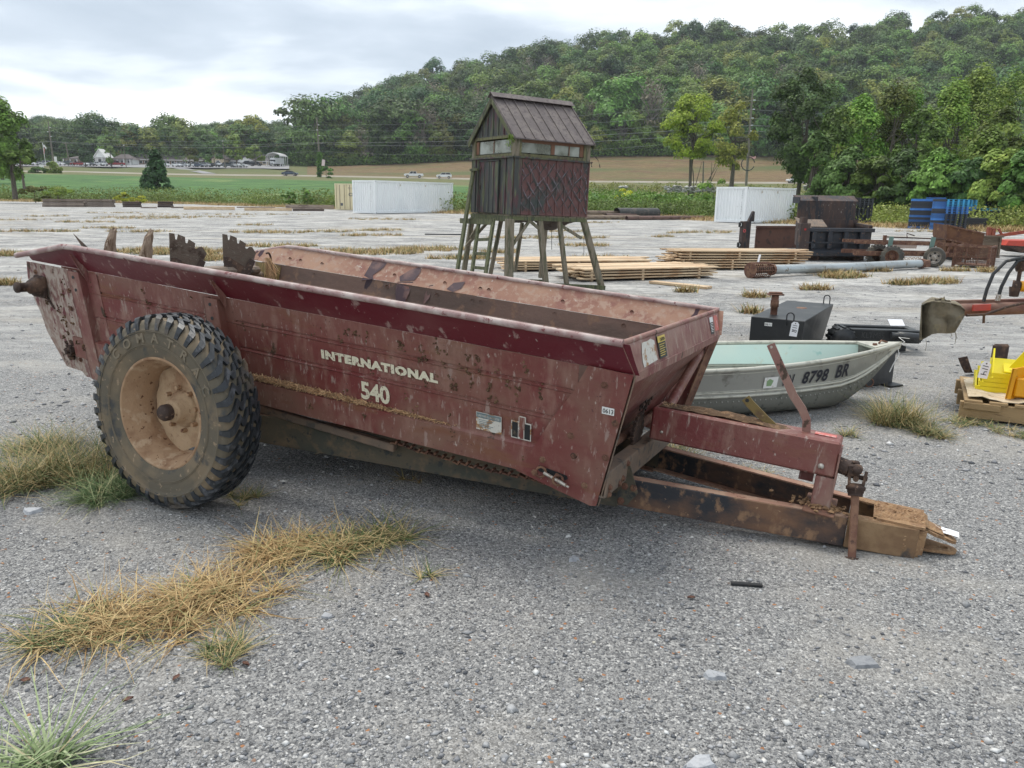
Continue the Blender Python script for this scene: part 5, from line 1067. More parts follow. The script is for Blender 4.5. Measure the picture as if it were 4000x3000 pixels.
# lower cabin walls
def wall_ribs(mb, n, L_, z0, z1, face, r=.012):
    for k in range(n+1):
        u = L_*k/n
        if face == 'y': mb.box((min(max(u, .012), L_-.012), -.006, (z0+z1)/2), (.022, .012, z1-z0-.004))
        else: mb.box((-.006, min(max(u, .012), L_-.012), (z0+z1)/2), (.012, .022, z1-z0-.004))
mb = MB(); mb.box((W1/2, .012, (ZB+ZT)/2), (W1, .02, ZT-ZB)); wall_ribs(mb, 9, W1, ZB, ZT, 'y'); fw = mb.build('painted_wall', m_mar, tw)
mb = MB(); mb.box((.012, D1/2, (ZB+ZT)/2), (.02, D1-.06, ZT-ZB)); sw = mb.build('end_wall', m_dkw, tw)
mb = MB(); mb.box((W1-.012, D1/2, (ZB+ZT)/2), (.02, D1-.06, ZT-ZB)); mb.build('end_wall', m_dkw, tw)
mb = MB(); mb.box((W1/2, D1-.012, (ZB+ZT)/2), (W1, .02, ZT-ZB)); mb.build('rear_wall', m_dkw, tw)
mb = MB(); mb.box((W1/2, D1/2, ZB-.03), (W1-.04, D1-.04, .05)); mb.build('floor', m_tw, tw)
mb = MB(); mb.box((-.012, .075, (ZB+ZT)/2), (.016, .15, ZT-ZB+.01)); mb.box((.07, -.016, (ZB+ZT)/2), (.14, .008, ZT-ZB)); mb.build('corner_board', m_dkw, tw)
# sprayed lattice (raised a hair over the sheet)
mb = MB(); mg = MB(); r_ = np.random.default_rng(5)
def wavy(mb, x0, z0, x1, z1, w, n=9):
    pts = []
    for i in range(n):
        t = i/(n-1); pts.append((x0+(x1-x0)*t+.012*math.sin(t*9+x0*7), z0+(z1-z0)*t+.008*math.sin(t*13+z0*5)))
    for i in range(n-1):
        a, b = Vector(pts[i]), Vector(pts[i+1]); d = (b-a); 
        if d.length < 1e-4: continue
        s_ = Vector((-d.y, d.x)).normalized()*w*(.7+.5*math.sin(i*2.1+x0*5))/2
        mb.add([(a.x-s_.x, -.014, a.y-s_.y), (a.x+s_.x, -.014, a.y+s_.y), (b.x+s_.x, -.014, b.y+s_.y), (b.x-s_.x, -.014, b.y-s_.y)][::-1], [(0, 1, 2, 3)])
H_ = ZT-ZB
for k in range(13):
    x = -.35+.17*k; a, b = max(.03, x), min(W1-.03, x+.62)
    wavy(mg, a, ZT-.05-(a-x)*1.45, b, max(ZB+.05, ZT-.05-(b-x)*1.45), .016)
    if a+.08 < b: wavy(mg, a, max(ZB+.05, ZB+.05+(a-x)*1.4), b, min(ZT-.05, ZB+.05+(b-x)*1.4), .016)
for k in range(12):
    x = -.25+.17*k; a, b = max(.03, x), min(W1-.03, x+.5)
    if a+.05 < b:
        k0 = len(mb.v); wavy(mb, a, ZT-.10-(a-x)*1.5, b, max(ZB+.06, ZT-.10-(b-x)*1.5), .016)
        if k % 2: wavy(mb, a, ZB+.25+(a-x)*1.3, b, min(ZT-.06, ZB+.25+(b-x)*1.3), .013)
        for i in range(k0, len(mb.v)): v = mb.v[i]; mb.v[i] = (v[0], -.0150, v[2])
mb.build('grey_spray_lines', m_greys, fw); mg.build('green_spray_lines', m_greend, fw)
# door in the end wall
ya = tpx(1949, 740, 0, 0)[1]; yb = tpx(1878, 740, 0, 0)[1]; zd0 = tpx(1915, 830, 0, 0)[2]; zd1 = tpx(1915, 632, 0, 0)[2]
mb = MB(); mb.box((-.012, (ya+yb)/2, (zd0+zd1)/2), (.02, yb-ya, zd1-zd0))
for k in range(5): mb.box((-.026, ya+(yb-ya)*k/4, (zd0+zd1)/2), (.010, .02, zd1-zd0-.01))
dr = mb.build('door', m_dkw, tw)
mb = MB(); mb.box((-.030, yb-.02, zd0+.5*(zd1-zd0)), (.015, .03, .08)); mb.box((-.030, yb-.03, zd1-.1), (.015, .03, .05)); mb.build('latch', m_rustdark, dr)
mb = MB(); 
for yy in (ya-.012, yb+.012): mb.box((-.020, yy, (zd0+zd1)/2), (.03, .016, zd1-zd0+.03))
mb.box((-.020, (ya+yb)/2, zd1+.012), (.03, yb-ya+.04, .016)); mb.build('door_frame', m_greend, dr)
for yy in (.12+ya*.3, yb+.10, yb+.2, yb+.33): 
    if yy < D1-.05: mb = MB(); mb.box((-.006, yy, (ZB+ZT)/2), (.012, .025, ZT-ZB-.01)); mb.build('batten', m_dkw, sw)
# ledge, window band
mb = MB()
mb.box((W1/2, -.012, ZT+.012), (W1+.05, .07, .025)); mb.box((-.012, D1/2, ZT+.013), (.07, D1+.05, .022)); mb.build('sill_ledge', m_dkw, tw)
mb = MB(); zz = (ZT+ZW)/2+.012; hz = ZW-ZT-.024
for x, y in ((.045, .045), (W1-.045, .045), (.045, D1-.045), (W1-.045, D1-.045)): mb.box((x, y, zz), (.088, .088, hz))
mb.build('corner_posts', m_tw, tw)
mb = MB(); z1_ = ZW-.02; z0_ = ZT+.05
for y in (.03, D1-.03):
    mb.box((W1/2, y, z0_), (W1-.18, .05, .045)); mb.box((W1/2, y, z1_), (W1-.18, .05, .045)); 
for x in (.03, W1-.03):
    mb.box((x, D1/2, z0_), (.05, D1-.18, .045)); mb.box((x, D1/2, z1_), (.05, D1-.18, .045))
    for yy in (.105, D1-.105): mb.box((x, yy, zz), (.05, .035, hz-.09))
for y in (.03, D1-.03):
    for xx in (.105, W1-.105): mb.box((xx, y, zz), (.05, .05, hz-.09))
mb.build('window_trim', m_trimg, tw)
for ax, y in (('x', .04), ('x', D1-.04), ('y', .04), ('y', W1-.04)):
    L_ = W1 if ax == 'x' else D1; mb = MB(); c = ((L_/2, y, zz), (L_-.26, .004, hz-.13)); 
    if ax == 'x': mb.box(*c)
    else: mb.box((y, L_/2, zz), (.004, L_-.26, hz-.13))
    w_ = mb.build('window_pane', m_glass, tw); mb = MB()
    if ax == 'x':
        yy_ = y-.012 if y < .5 else y+.012; mb.box((L_*.5, yy_, zz), (.07, .012, hz-.13)); mb.box((L_-.155, yy_, zz), (.09, .014, hz-.13)); mb.box((L_*.5, yy_, ZW-.085), (L_-.26, .010, .055)); mb.box((L_*.72, yy_, zz), (.015, .010, hz-.13))
    else:
        xx_ = y-.012 if y < .5 else y+.012; mb.box((xx_, L_-.17, zz), (.012, .09, hz-.13)); mb.box((xx_, L_*.5, zz), (.010, .015, hz-.13))
    mb.build('inner_frame', m_winf, w_)
# gables and roof
ZP = tpx(1928, 372, 0, -.06)[2]; OV = .09; yr = D1/2
mb = MB()
for x in (.012, W1-.012): mb.prism([(x-.008, .0, ZW), (x-.008, D1, ZW), (x-.008, yr, ZP-.10)], (.016, 0, 0))
gb = mb.build('gable_wall', m_dkw, tw)
mb = MB()
for k in range(1, 8):
    y = D1*k/8; h = (ZP-.1-ZW)*(1-abs(y-yr)/yr); mb.box((-.003, y, ZW+h/2), (.012, .02, max(.02, h-.03)))
mb.build('gable_battens', m_dkw, gb)
sl_ = (ZP-ZW)/yr; ye = -.065; ze = ZP-sl_*(yr-ye)
for sgn in (1, -1):
    f_ = lambda y: y if sgn > 0 else D1-y
    mb = MB(); a, b = -.06, W1+.05; q = [(a, f_(ye), ze), (b, f_(ye), ze), (b, f_(yr), ZP), (a, f_(yr), ZP)]
    if sgn < 0: q = q[::-1]
    mb.prism([Vector(p)+Vector((0, 0, -.018)) for p in q], (0, 0, .018))
    for k in range(9):
        x = a+.02+(b-a-.04)*k/8; mb.bar((x, f_(ye), ze+.006), (x, f_(yr), ZP+.006), .02, .022)
    mb.build('roof_slope', m_roofm, tw)
mb = MB(); mb.bar((-.075, yr-.05, ZP-.02), (W1+.06, yr-.05, ZP-.02), .13, .008, up=(0, -.62, .78)); mb.bar((-.075, yr+.05, ZP-.02), (W1+.06, yr+.05, ZP-.02), .13, .008, up=(0, .62, .78))
for v_i in range(len(mb.v)): v = mb.v[v_i]; mb.v[v_i] = (v[0], v[1], v[2]+.042)
mb.build('ridge_cap', m_roofm, tw)
mb = MB()
for x in (-.048, W1+.035):
    for s_ in (0, 1):
        f_ = (lambda y: y) if not s_ else (lambda y: D1-y)
        mb.bar((x, f_(ye+.01), ze-.055), (x, f_(yr), ZP-.055), .02, .085)
mb.build('barge_boards', m_tg, tw)
# legs
def leg(px0, py0, px1, py1, v0, v1, w=.10, m=m_tw, nm='leg', h=None):
    a = tpx(px0, py0, 1, v0); b = tpx(px1, py1, 1, v1); mb = MB(); mb.bar(a, b, w, h or w*.5, up=(0, 1, 0), bev=.005); return mb.build(nm, m, tw)
leg(1991, 855, 1986, 1160, .05, .0, .125, h=.10); leg(2278, 857, 2352, 1130, .05, .0, .10, h=.08); leg(2108, 854, 2134, 1128, .05, .0, .09, h=.07); leg(2184, 854, 2216, 1136, .05, .0, .075, h=.06)
leg(2132, 870, 2112, 1085, D1-.05, D1+.1, .085, h=.06); leg(1957, 862, 1915, 1075, D1*.55, D1*.6, .065, h=.05); leg(2040, 870, 2012, 1060, D1-.05, D1, .06, h=.05); leg(1845, 850, 1812, 1062, D1-.04, D1+.1, .085, h=.06)
mb = MB()
for (a, b, c, d, v) in ((2000, 960, 2068, 862, .03), (2120, 905, 2068, 862, .04), (2270, 930, 2190, 880, .05), (1822, 960, 1905, 868, D1-.1), (1838, 930, 1880, 862, D1*.8), (2110, 900, 2160, 868, D1*.8)): mb.bar(tpx(a, b, 1, v), tpx(c, d, 1, v), .045, .04, up=(0, 1, 0))
mb.build('diagonal_braces', m_tw, tw)
mb = MB(); mb.bar(tpx(2105, 1112, 1, -.06), tpx(2362, 1124, 1, -.06), .05, .075, bev=.004); mb.build('ground_skid', m_tg, tw)
mb = MB(); mb.bar(tpx(2008, 1098, 1, .5), tpx(2130, 1102, 1, .5), .05, .08, bev=.004); mb.build('ground_skid', m_tg, tw)
mb = MB(); mb.bar((0.0, .03, ZB-.06), (W1, .03, ZB-.06), .05, .06); mb.bar((0.03, 0, ZB-.075), (.03, D1, ZB-.075), .05, .09); mb.build('floor_beams', m_tg, tw)
# torn fabric hanging under the floor
mb = MB(); rows = [[(.15+1.35*u+.02*r_.random(), .15+.25*v+.02*r_.random(), ZB-.07-(.19*math.sin(math.pi*u)**.6*(.5+.5*math.sin(u*9+v*2))+.02*r_.random())*(v*.9+.1)) for u in np.linspace(0, 1, 26)] for v in np.linspace(0, 1, 6)]
mb.grid(rows, thick=(0, .01, .004)); mb.build('hanging_fabric', m_cloth, tw)
mb = MB()
for px, y0, y1, v in ((2155, 880, 975, .5), (2281, 930, 985, .3)): mb.tube([tpx(px, y0, 1, v), tpx(px, y1, 1, v)], .005, 5)
q = tpx(2281, 990, 1, .3); mb.tube([q+Vector((.02*math.cos(t), 0, .02*math.sin(t)-.01)) for t in np.linspace(1.6, 5.5, 8)], .004, 5); mb.build('hanging_hook_cord', m_blackpl, tw)
# ladder leaning against the end wall
def lp2(px, py): return tpx(px, py, 0, -.12-.30*(1067-py)/1067 if 0 else -.10)
la0, la1 = tpx(1871, 862, 0, -.12), tpx(1843, 1069, 0, -.35); lb0, lb1 = tpx(1928, 856, 0, -.12), tpx(1896, 1076, 0, -.35)
ld = thing('ladder', 'short mossy wooden ladder leaning against the tower below its door', 'ladder', T0)
ld.matrix_world = tw.matrix_world.copy()
for a, b in ((la0, la1), (lb0, lb1)): mb = MB(); mb.bar(a, b, .085, .04, up=(1, 0, 0), bev=.004); mb.build('rail', m_tg, ld)
for t in (.04, .36, .62, .88): mb = MB(); mb.bar(la0+(la1-la0)*t, lb0+(lb1-lb0)*t, .05, .028, up=(1, 0, 0)); mb.build('rung', m_tg, ld)
o_ = thing('leaning_board', 'long mossy board leaning against the left corner of the tower', 'board', T0); o_.matrix_world = tw.matrix_world.copy()
mb = MB(); mb.bar(tpx(1851, 656, 0, -.08), tpx(1785, 1066, 0, -.45), .10, .04, up=(1, 0, 0), bev=.004); mb.bar(tpx(1838, 664, 0, -.12), tpx(1865, 662, 0, -.12), .04, .04); mb.build('board', m_tg, o_)
mb = MB(); mb.bar(tpx(1800, 862, 0, -.16), tpx(1925, 868, 0, -.14), .04, .09); mb.build('cross_piece', m_tg, o_)
mb = MB()
for k in range(60):
    p = tpx(1994+r_.normal(0, 6), 520+abs(r_.normal(0, 20)), 1, -.05); q = p+Vector((r_.normal(0, .03), r_.normal(0, .03), -.03-.04*r_.random())); s_ = Vector((.01, .005, 0)); mb.add([p, (p+q)/2+s_, q, (p+q)/2-s_], [(0, 1, 2, 3)])
tag(mb.build('hanging_vine', G_GR), 'small sprig of green leaves hanging at the roof corner of the tower', 'vine', kind='stuff').matrix_world = tw.matrix_world.copy()

# ================================================================ lumber piles: every board is a thing of its own
m_wood = mat('fresh_sawn_pine', (.55, .41, .26), .8, 0, [(2, .45, .6, (.66, .53, .36), (.3, 3, 3)), (7, .50, .62, (.40, .24, .13), (.3, 4, 4)), (20, .66, .7, (.25, .14, .08))], bump=(30, .002, (.3, 4, 4)), objrand=.26)
def proto_board(L_, w, t): mb = MB(); mb.box((0, 0, t/2), (L_, w, t), bev=.003); return mb
def pile(c, ang, L_, nx, nz, w, t, gap, group, label, seed, stick=True, shift=0., fan=0., z0=.05, skip=()):
    r = np.random.default_rng(seed); ca, sa = math.cos(ang), math.sin(ang); base = None
    for k in range(nz):
        for j in range(nx):
            if (k, j) in skip: continue
            lx = r.normal(0, .09)+shift*(k >= nz/2)+fan*r.normal(); ly = (j-(nx-1)/2)*(w+.006)+r.normal(0, .006); z = z0+k*(t+gap)
            if base is None: o = proto_board(L_, w, t).build('sawn_board', m_wood); base = o
            else: o = base.copy(); COL.objects.link(o)
            o.location = (float(c[0]+lx*ca-ly*sa), float(c[1]+lx*sa+ly*ca), float(z)); o.rotation_euler = (0, r.normal(0, .002), float(ang+r.normal(0, .012))); tag(o, label, 'board', group)
        if stick:
            for s_ in (-.42, -.05, .38):
                if k in (0, nz//2, nz-1) or gap > .02:
                    x = s_*L_; q = mbs = MB(); mbs.box((0, 0, 0), (.05, nx*w*1.02, max(.018, gap-.002) if k else z0-.004)); o = mbs.build('wooden_spacer', m_wood); zz = (z0/2) if k == 0 else z0+k*(t+gap)-gap/2
                    o.location = (float(c[0]+(x+shift*(k >= nz/2))*ca), float(c[1]+(x+shift*(k >= nz/2))*sa), float(zz)); o.rotation_euler = (0, 0, float(ang)); tag(o, 'short wooden spacer between layers of '+group, 'spacer', 'spacers in '+group)
pile((5.22, 19.0), .17, 3.3, 6, 7, .17, .030, .030, 'the tall lumber pile', 'pale sawn board in the tall pile in front of the rusty steel panel', 1, shift=.16, fan=.08)
pile((2.55, 16.45), .36, 3.1, 6, 4, .20, .030, .026, 'the front lumber pile', 'pale sawn board in the low front pile right of the tower legs', 2, fan=.07)
pile((1.45, 18.25), .30, 3.4, 6, 4, .20, .030, .022, 'the rear lumber pile', 'pale sawn board in the low pile seen between the tower legs', 3, fan=.09)
mb = MB(); mb.box((0, 0, .03), (1.25, .22, .045), bev=.004); q = gnd(2655, 1118); tag(mb.build('loose_plank', m_wood, loc=q, rot=(0, 0, -.75)), 'single thick plank on the gravel sticking out in front of the low lumber pile', 'plank')
# ================================================================ auger pipe with cage
m_galv = mat('dull_galvanised_pipe', (.45, .49, .50), .45, .5, [(2, .45, .6, (.36, .38, .38), (.6, 1, 1)), (9, .6, .68, (.2, .17, .13))], bump=(12, .006))
pa = gnd(3010, 1082); pb = gnd(3590, 1050); pa[2] = .16; pb[2] = .13
au = thing('auger_pipe', 'long grey steel auger tube with a rusty cage end lying in front of the lumber', 'auger', (pa[0], pa[1], 0)); off = -np.array([pa[0], pa[1], 0])
A0 = Vector(pa+off); B0 = Vector(pb+off); dv = (B0-A0).normalized()
mb = MB(); mb.tube([A0, A0*.6+B0*.4+Vector((0, 0, -.02)), B0], .10, 16); mb.build('tube', m_galv, au)
mb = MB(); mb.tube([B0, B0+dv*.12], .12, 12); mb.box(B0+dv*.22, (.2, .2, .16), rz=.5, jit=.03); mb.tube([B0+dv*.15-dv.cross(Vector((0, 0, 1)))*.05, B0+dv*.35], .09, 10); mb.build('end_flange', m_rust, au)
mb = MB(); C0 = A0-dv*.62; sd_ = dv.cross(Vector((0, 0, 1))).normalized(); up_ = Vector((0, 0, 1))
for k in range(9):
    c = C0+dv*(.06*k); mb.tube([c+(sd_*math.cos(t)+up_*math.sin(t))*.165 for t in np.linspace(0, 2*math.pi, 17)], .010, 5, cap=False)
for k in range(12):
    t = 2*math.pi*k/12; mb.tube([C0+(sd_*math.cos(t)+up_*math.sin(t))*.165, C0+dv*.5+(sd_*math.cos(t)+up_*math.sin(t))*.165, C0+dv*.6+(sd_*math.cos(t)+up_*math.sin(t))*.11], .008, 5)
mb.tube([C0-dv*.02, C0+dv*.0], .17, 18); mb.tube([C0+dv*.6, C0+dv*.66], .125, 14); mb.build('intake_cage', m_rust, au)
mb = MB(); mb.tube([C0, A0], .07, 12); mb.build('inner_auger', m_rustdark, au)
mb = MB(); mb.box(A0-dv*.40+Vector((0, 0, .25)), (.01, .06, .16), rz=.3, ry=.2); tag(mb.build('tag', m_paper, loc=(pa[0], pa[1], 0)), 'white tag standing on the rusty cage of the auger', 'tag')
# ================================================================ dump bed and rusty panel
m_dump = mat('black_truck_steel', (.022, .026, .034), .5, 0, [(3, .52, .64, (.045, .04, .04)), (14, .62, .68, (.13, .07, .045))], bump=(20, .003))
m_dumpr = mat('rusted_black_steel', (.055, .035, .03), .7, 0, [(1.4, .44, .56, (.022, .023, .028), (2.5, 1, .5)), (5, .5, .6, (.085, .05, .036), (2, 1, .5)), (22, .66, .7, (.3, .28, .24), (1, 1, .5))], bump=(20, .004))
P0 = gnd(3140, 1018); P1 = gnd(3392, 1010); ang = math.atan2(P1[1]-P0[1], P1[0]-P0[0]); Wd = float(np.hypot(P1[0]-P0[0], P1[1]-P0[1]))
ang = .10; SKX = .36; Wd = 1.88
db = thing('dump_bed', 'black steel dump truck bed with tall rusty headboard standing on the yard', 'dump bed', (P0[0], P0[1], 0), (0, 0, ang))
mb = MB(); mb.box((Wd/2, .04, .56), (Wd, .05, .56)); rw = mb.build('ribbed_tailgate', m_dump, db)
mb = MB(); mb.prism([(0, -.18, .14), (Wd, -.18, .14), (Wd, -.18, .24), (0, -.18, .24)], (0, .24, 0)); mb.prism([(0, -.18, .242), (Wd, -.18, .242), (Wd, .01, .36), (0, .01, .36)], (0, .03, -.002)); mb.build('bottom_sill', m_dump, rw)
mb = MB(); mb.box((Wd/2, -.02, .84), (Wd+.06, .16, .10), bev=.01); mb.build('top_rail', m_dump, rw)
for k in range(4): mb = MB(); mb.box((.18+(Wd-.5)*k/3, -.045, .56), (.12, .12, .46), bev=.01); mb.build('rib', m_dump, rw)
mb = MB(); mb.box((Wd/2, -.09, .50), (Wd+.1, .03, .04)); mb.build('cross_bar', m_dump, rw)
mb = MB(); mb.box((-.09, .0, .54), (.28, .20, .95), bev=.01); mb.box((-.10, .05, 1.08), (.16, .16, .18)); mb.build('corner_post', m_dumpr, db)
mb = MB(); mb.box((Wd-.02, -.19, .19), (.06, .02, .07)); mb.build('marker_lamp', mat('orange_lamp', (.5, .12, .03), .4), rw); mb = MB(); mb.box((-.1, -.105, .85), (.05, .01, .05)); mb.build('reflector', mat('red_reflector', (.4, .02, .02), .4), db)
for x in (0, Wd): mb = MB(); mb.bar((x, .1, .62), (x+2.2*SKX, 2.3, .62), .05, .60); mb.bar((x, .1, .93), (x+2.2*SKX, 2.3, .93), .10, .08); mb.build('side_wall', m_dumpr, db)
mb = MB(); mb.prism([(0, .1, .30), (Wd, .1, .30), (Wd+2.2*SKX, 2.3, .30), (2.2*SKX, 2.3, .30)], (0, 0, .04)); mb.build('bed_floor', m_dumpr, db)
mb = MB(); mb.box((.25, .8, 1.0), (.4, .5, .02), rx=.4, ry=.3); mb.box((.8, 1.1, .98), (.5, .4, .02), rx=.5); mb.build('scrap_sheet', m_bracket, db)
HX = 2.25*SKX
mb = MB(); mb.box((HX+Wd/2-.05, 2.35, 1.04), (Wd-.05, .05, 1.10)); mb.prism([(HX-.04, 2.32, 1.58), (HX+Wd-.02, 2.32, 1.58), (HX+Wd+.05, 2.75, 1.74), (HX-.02, 2.75, 1.74)], (0, .0, .03)); mb.box((HX+Wd/2, 2.30, .88), (Wd, .08, .35)); mb.build('headboard', m_dumpr, db)
mb = MB(); mb.box((HX-.02, 2.5, 1.62), (.03, .45, .18)); mb.box((HX+Wd+.02, 2.5, 1.62), (.03, .45, .2)); mb.box((HX+.5, 2.4, 1.66), (.03, .4, .14)); mb.build('hood_side', m_dump, db)
mb = MB(); mb.box((.3, .8, .10), (.3, 1.6, .18)); mb.box((Wd-.3, .8, .10), (.3, 1.6, .18)); mb.build('support_block', m_rustdark, db)
P0 = gnd(2888, 972); P1 = gnd(3128, 970); ang = math.atan2(P1[1]-P0[1], P1[0]-P0[0]); Wd2 = float(np.hypot(P1[0]-P0[0], P1[1]-P0[1]))+.5
rp = thing('rusty_side_panel', 'long rust brown steel bed side with an upright end post, behind the tall lumber pile', 'steel panel', (P0[0], P0[1], 0), (0, 0, ang))
mb = MB(); mb.box((Wd2/2+.3, 0, .37), (Wd2-.6, .05, .72)); mb.box((Wd2/2+.3, -.03, .73), (Wd2-.6, .12, .06)); mb.build('panel', mat('plain_rust_plate', (.115, .055, .038), .8, 0, [(1.2, .45, .6, (.085, .038, .028), (1, 1, .6)), (5, .58, .66, (.05, .03, .025))]), rp)
mb = MB(); mb.box((.15, -.02, .46), (.32, .18, .90), bev=.01); mb.prism([(.20, -.1, .90), (.42, -.1, .90), (.42, -.1, 1.22), (.36, -.1, 1.24)], (0, .10, 0)); mb.build('end_post', m_dumpr, rp)
for z in (.80, .14): mb = MB(); mb.box((-.07, -.06, z), (.12, .06, .16)); mb.build('reflector_bracket', m_blackpl, rp)
for z in (.80, .14): mb = MB(); mb.prism([(-.09, -.095, z-.05), (-.06, -.095, z), (-.09, -.095, z+.05), (-.07, -.095, z+.05), (-.04, -.095, z), (-.07, -.095, z-.05)][::-1], (0, -.004, 0)); mb.build('white_arrow_mark', m_white, rp)
mb = MB(); mb.lathe([(.03, -.115), (.055, -.115)], 14, (.06, 0, .60)); mb.build('red_ring_sticker', mat('ring_red', (.6, .1, .1), .5), rp)
# ================================================================ wheeled frame behind the auger
m_tyo = mat('old_grey_tyre', (.075, .07, .062), .9, 0, [(8, .45, .6, (.13, .115, .09))], bump=(30, .01))
P0 = gnd(3480, 1042); P1 = gnd(3640, 1044); ang = math.atan2(P1[1]-P0[1], P1[0]-P0[0])
fr = thing('wheeled_frame', 'low rusty steel trailer frame on odd old tyres, right of the dump bed', 'trailer frame', (P0[0], P0[1], 0), (0, 0, ang))
for x, y, r, w, m2, nm in ((0, 0, .26, .20, m_rust, 'wheel'), (1.12, .05, .255, .22, m_zinc, 'wheel'), (-.12, .55, .26, .2, m_rustdark, 'wheel')):
    wo = bpy.data.objects.new(nm, None); COL.objects.link(wo); wo.parent = fr; KIDS.setdefault(fr.name, []).append(wo); wo.location = (x, y, r); wo.rotation_euler = (0, 0, -.55 if y < .5 else -.1)
    mb = MB(); mb.lathe([(r*.62, -w/2), (r*.9, -w/2-.01), (r, -w/2+.03), (r*1.01, 0), (r, w/2-.03), (r*.9, w/2+.01), (r*.62, w/2)], 28)
    if x < .5:
        for k in range(18):
            t = 2*math.pi*k/18
            for s_ in (-1, 1): mb.box((r*math.cos(t), s_*w*.27, r*math.sin(t)), (.04, w*.42, .05), ry=-t, rz=0)
    mb.build('tyre', m_tyo, wo); mb = MB(); mb.lathe([(0, -.0), (r*.3, -.02), (r*.32, -.0), (r*.5, 0), (r*.56, -w*.35), (r*.64, -w*.5), (r*.60, -w*.5+.02), (r*.5, w*.2)], 20); mb.build('rim', m2, wo)
    if m2 is m_zinc:
        mb = MB()
        for k in range(5): t = 2*math.pi*k/5+.3; mb.lathe([(0, -.012), (.028, -.012)], 8, (r*.36*math.cos(t), 0, r*.36*math.sin(t)))
        mb.build('rim_openings', m_blackpl, wo)
mb = MB()
for y in (.25, .95): mb.bar((-.9, y, .33), (1.7, y, .30), .05, .10); mb.bar((-.9, y, .60), (1.75, y, .56), .05, .08)
for x in (-.1, .5, 1.1, 1.6): mb.bar((x, .2, .32), (x, 1.0, .32), .05, .06)
mb.bar((-.75, .5, .28), (.1, .4, .28), .06, .08); mb.build('frame_rails', m_rust, fr)
for x, y in ((.02, .22), (1.1, .2)): mb = MB(); mb.box((x, y, .58), (.11, .03, .34), ry=.1); mb.build('green_stake', mat('faded_green_paint', (.14, .22, .19), .8), fr)
mb = MB(); mb.box((.2, .9, .62), (.09, .04, .26)); mb.build('stake', m_rust, fr)
mb = MB()
for k in range(26): mb.box((.35+.03*k, .95, .46), (.014, .02, .10))
for k in range(10):
    for j in range(2): mb.box((.40+.05*k+(.025 if j else 0), .26, .17+.045*j), (.012, .01, .05), ry=.7 if k % 2 else -.7)
mb.build('slatted_grate', mat('pale_rust_bar', (.36, .24, .18), .85), fr)
mb = MB(); mb.tube([(.3, 1.1, .70), (1.9, 1.1, .66)], .02, 6); mb.tube([(.9, 1.1, .70), (.88, 1.1, .80), (1.1, 1.1, .74)], .014, 5); mb.build('long_rod', m_rustdark, fr)
# rusty hopper, wire crate, wooden crate, red implement
q = gnd(3700, 1032); hp_ = thing('steel_hopper', 'tilted rusty brown steel hopper behind the wire crate', 'hopper', q+np.array([.42, 1.2, 0]), (.08, .14, -.12))
mb = MB(); mb.grid([[(-.1, 0, 1.0), (.9, -.12, .93)], [(.0, .0, .62), (.95, -.1, .58)], [(.25, .25, .12), (.9, .25, .12)]], smooth=False, thick=(0, .02, 0)); mb.grid([[(-.1, .0, 1.0), (-.08, 1.0, .95)], [(0, 0, .62), (0, 1.0, .6)], [(.25, .25, .12), (.25, .8, .12)]], smooth=False, thick=(.02, 0, 0)); mb.grid([[(-.08, 1.0, .95), (.95, .9, .9)], [(.0, 1.0, .6), (.9, .9, .56)]], smooth=False, thick=(0, .02, 0)); mb.build('body', mat('orange_rust_plate', (.15, .07, .035), .85, 0, [(3, .46, .6, (.09, .04, .028)), (8, .6, .68, (.27, .15, .07))]), hp_)
mb = MB(); mb.bar((-.12, -.02, 1.0), (.93, -.14, .93), .04, .04); mb.bar((.0, -.02, .62), (.96, -.13, .575), .05, .04); mb.bar((.10, -.03, 0), (.18, -.03, .6), .05, .05); mb.bar((.1, .9, 0), (.1, .9, .6), .05, .05); mb.bar((.85, .9, 0), (.85, .9, .6), .05, .05); mb.build('rim_and_legs', m_rust, hp_)
for x in (.25, .65): mb = MB(); mb.tube([(x+.05*math.cos(t), -.05, .98-.05*x+.05*math.sin(t)) for t in np.linspace(0, math.pi, 8)], .014, 6); mb.build('lifting_ring', m_rustdark, hp_)
q = gnd(3722, 1042); q2 = gnd(3852, 1050); a_ = math.atan2(q2[1]-q[1], q2[0]-q[0]); Lw = float(np.hypot(q2[0]-q[0], q2[1]-q[1]))+.02
wc = thing('wire_crate', 'low rusty wire mesh crate on the gravel at right', 'wire crate', q, (0, 0, a_))
def meshpanel(mb, o, ux, L_, H_, nx, nz, r=.006):
    for k in range(nx+1): p = o+ux*(L_*k/nx); mb.bar(p, p+Vector((0, 0, H_)), r*2, r*2)
    for k in range(nz+1): p = o+Vector((0, 0, H_*k/nz)); mb.bar(p, p+ux*L_, r*2, r*2, up=(0, 0, 1))
for (o0, u0, L_) in ((Vector((0, 0, .08)), Vector((1, 0, 0)), Lw), (Vector((0, .75, .08)), Vector((1, 0, 0)), Lw), (Vector((0, 0, .08)), Vector((0, 1, 0)), .75), (Vector((Lw, 0, .08)), Vector((0, 1, 0)), .75)):
    mb = MB(); meshpanel(mb, o0, u0, L_, .44, int(L_/.035), 5, .0045); mb.build('mesh_side', m_rust, wc)
for x in (0, Lw):
    for y in (0, .75): mb = MB(); mb.box((x, y, .28), (.07, .07, .56), bev=.005); mb.build('corner_post', m_rust, wc)
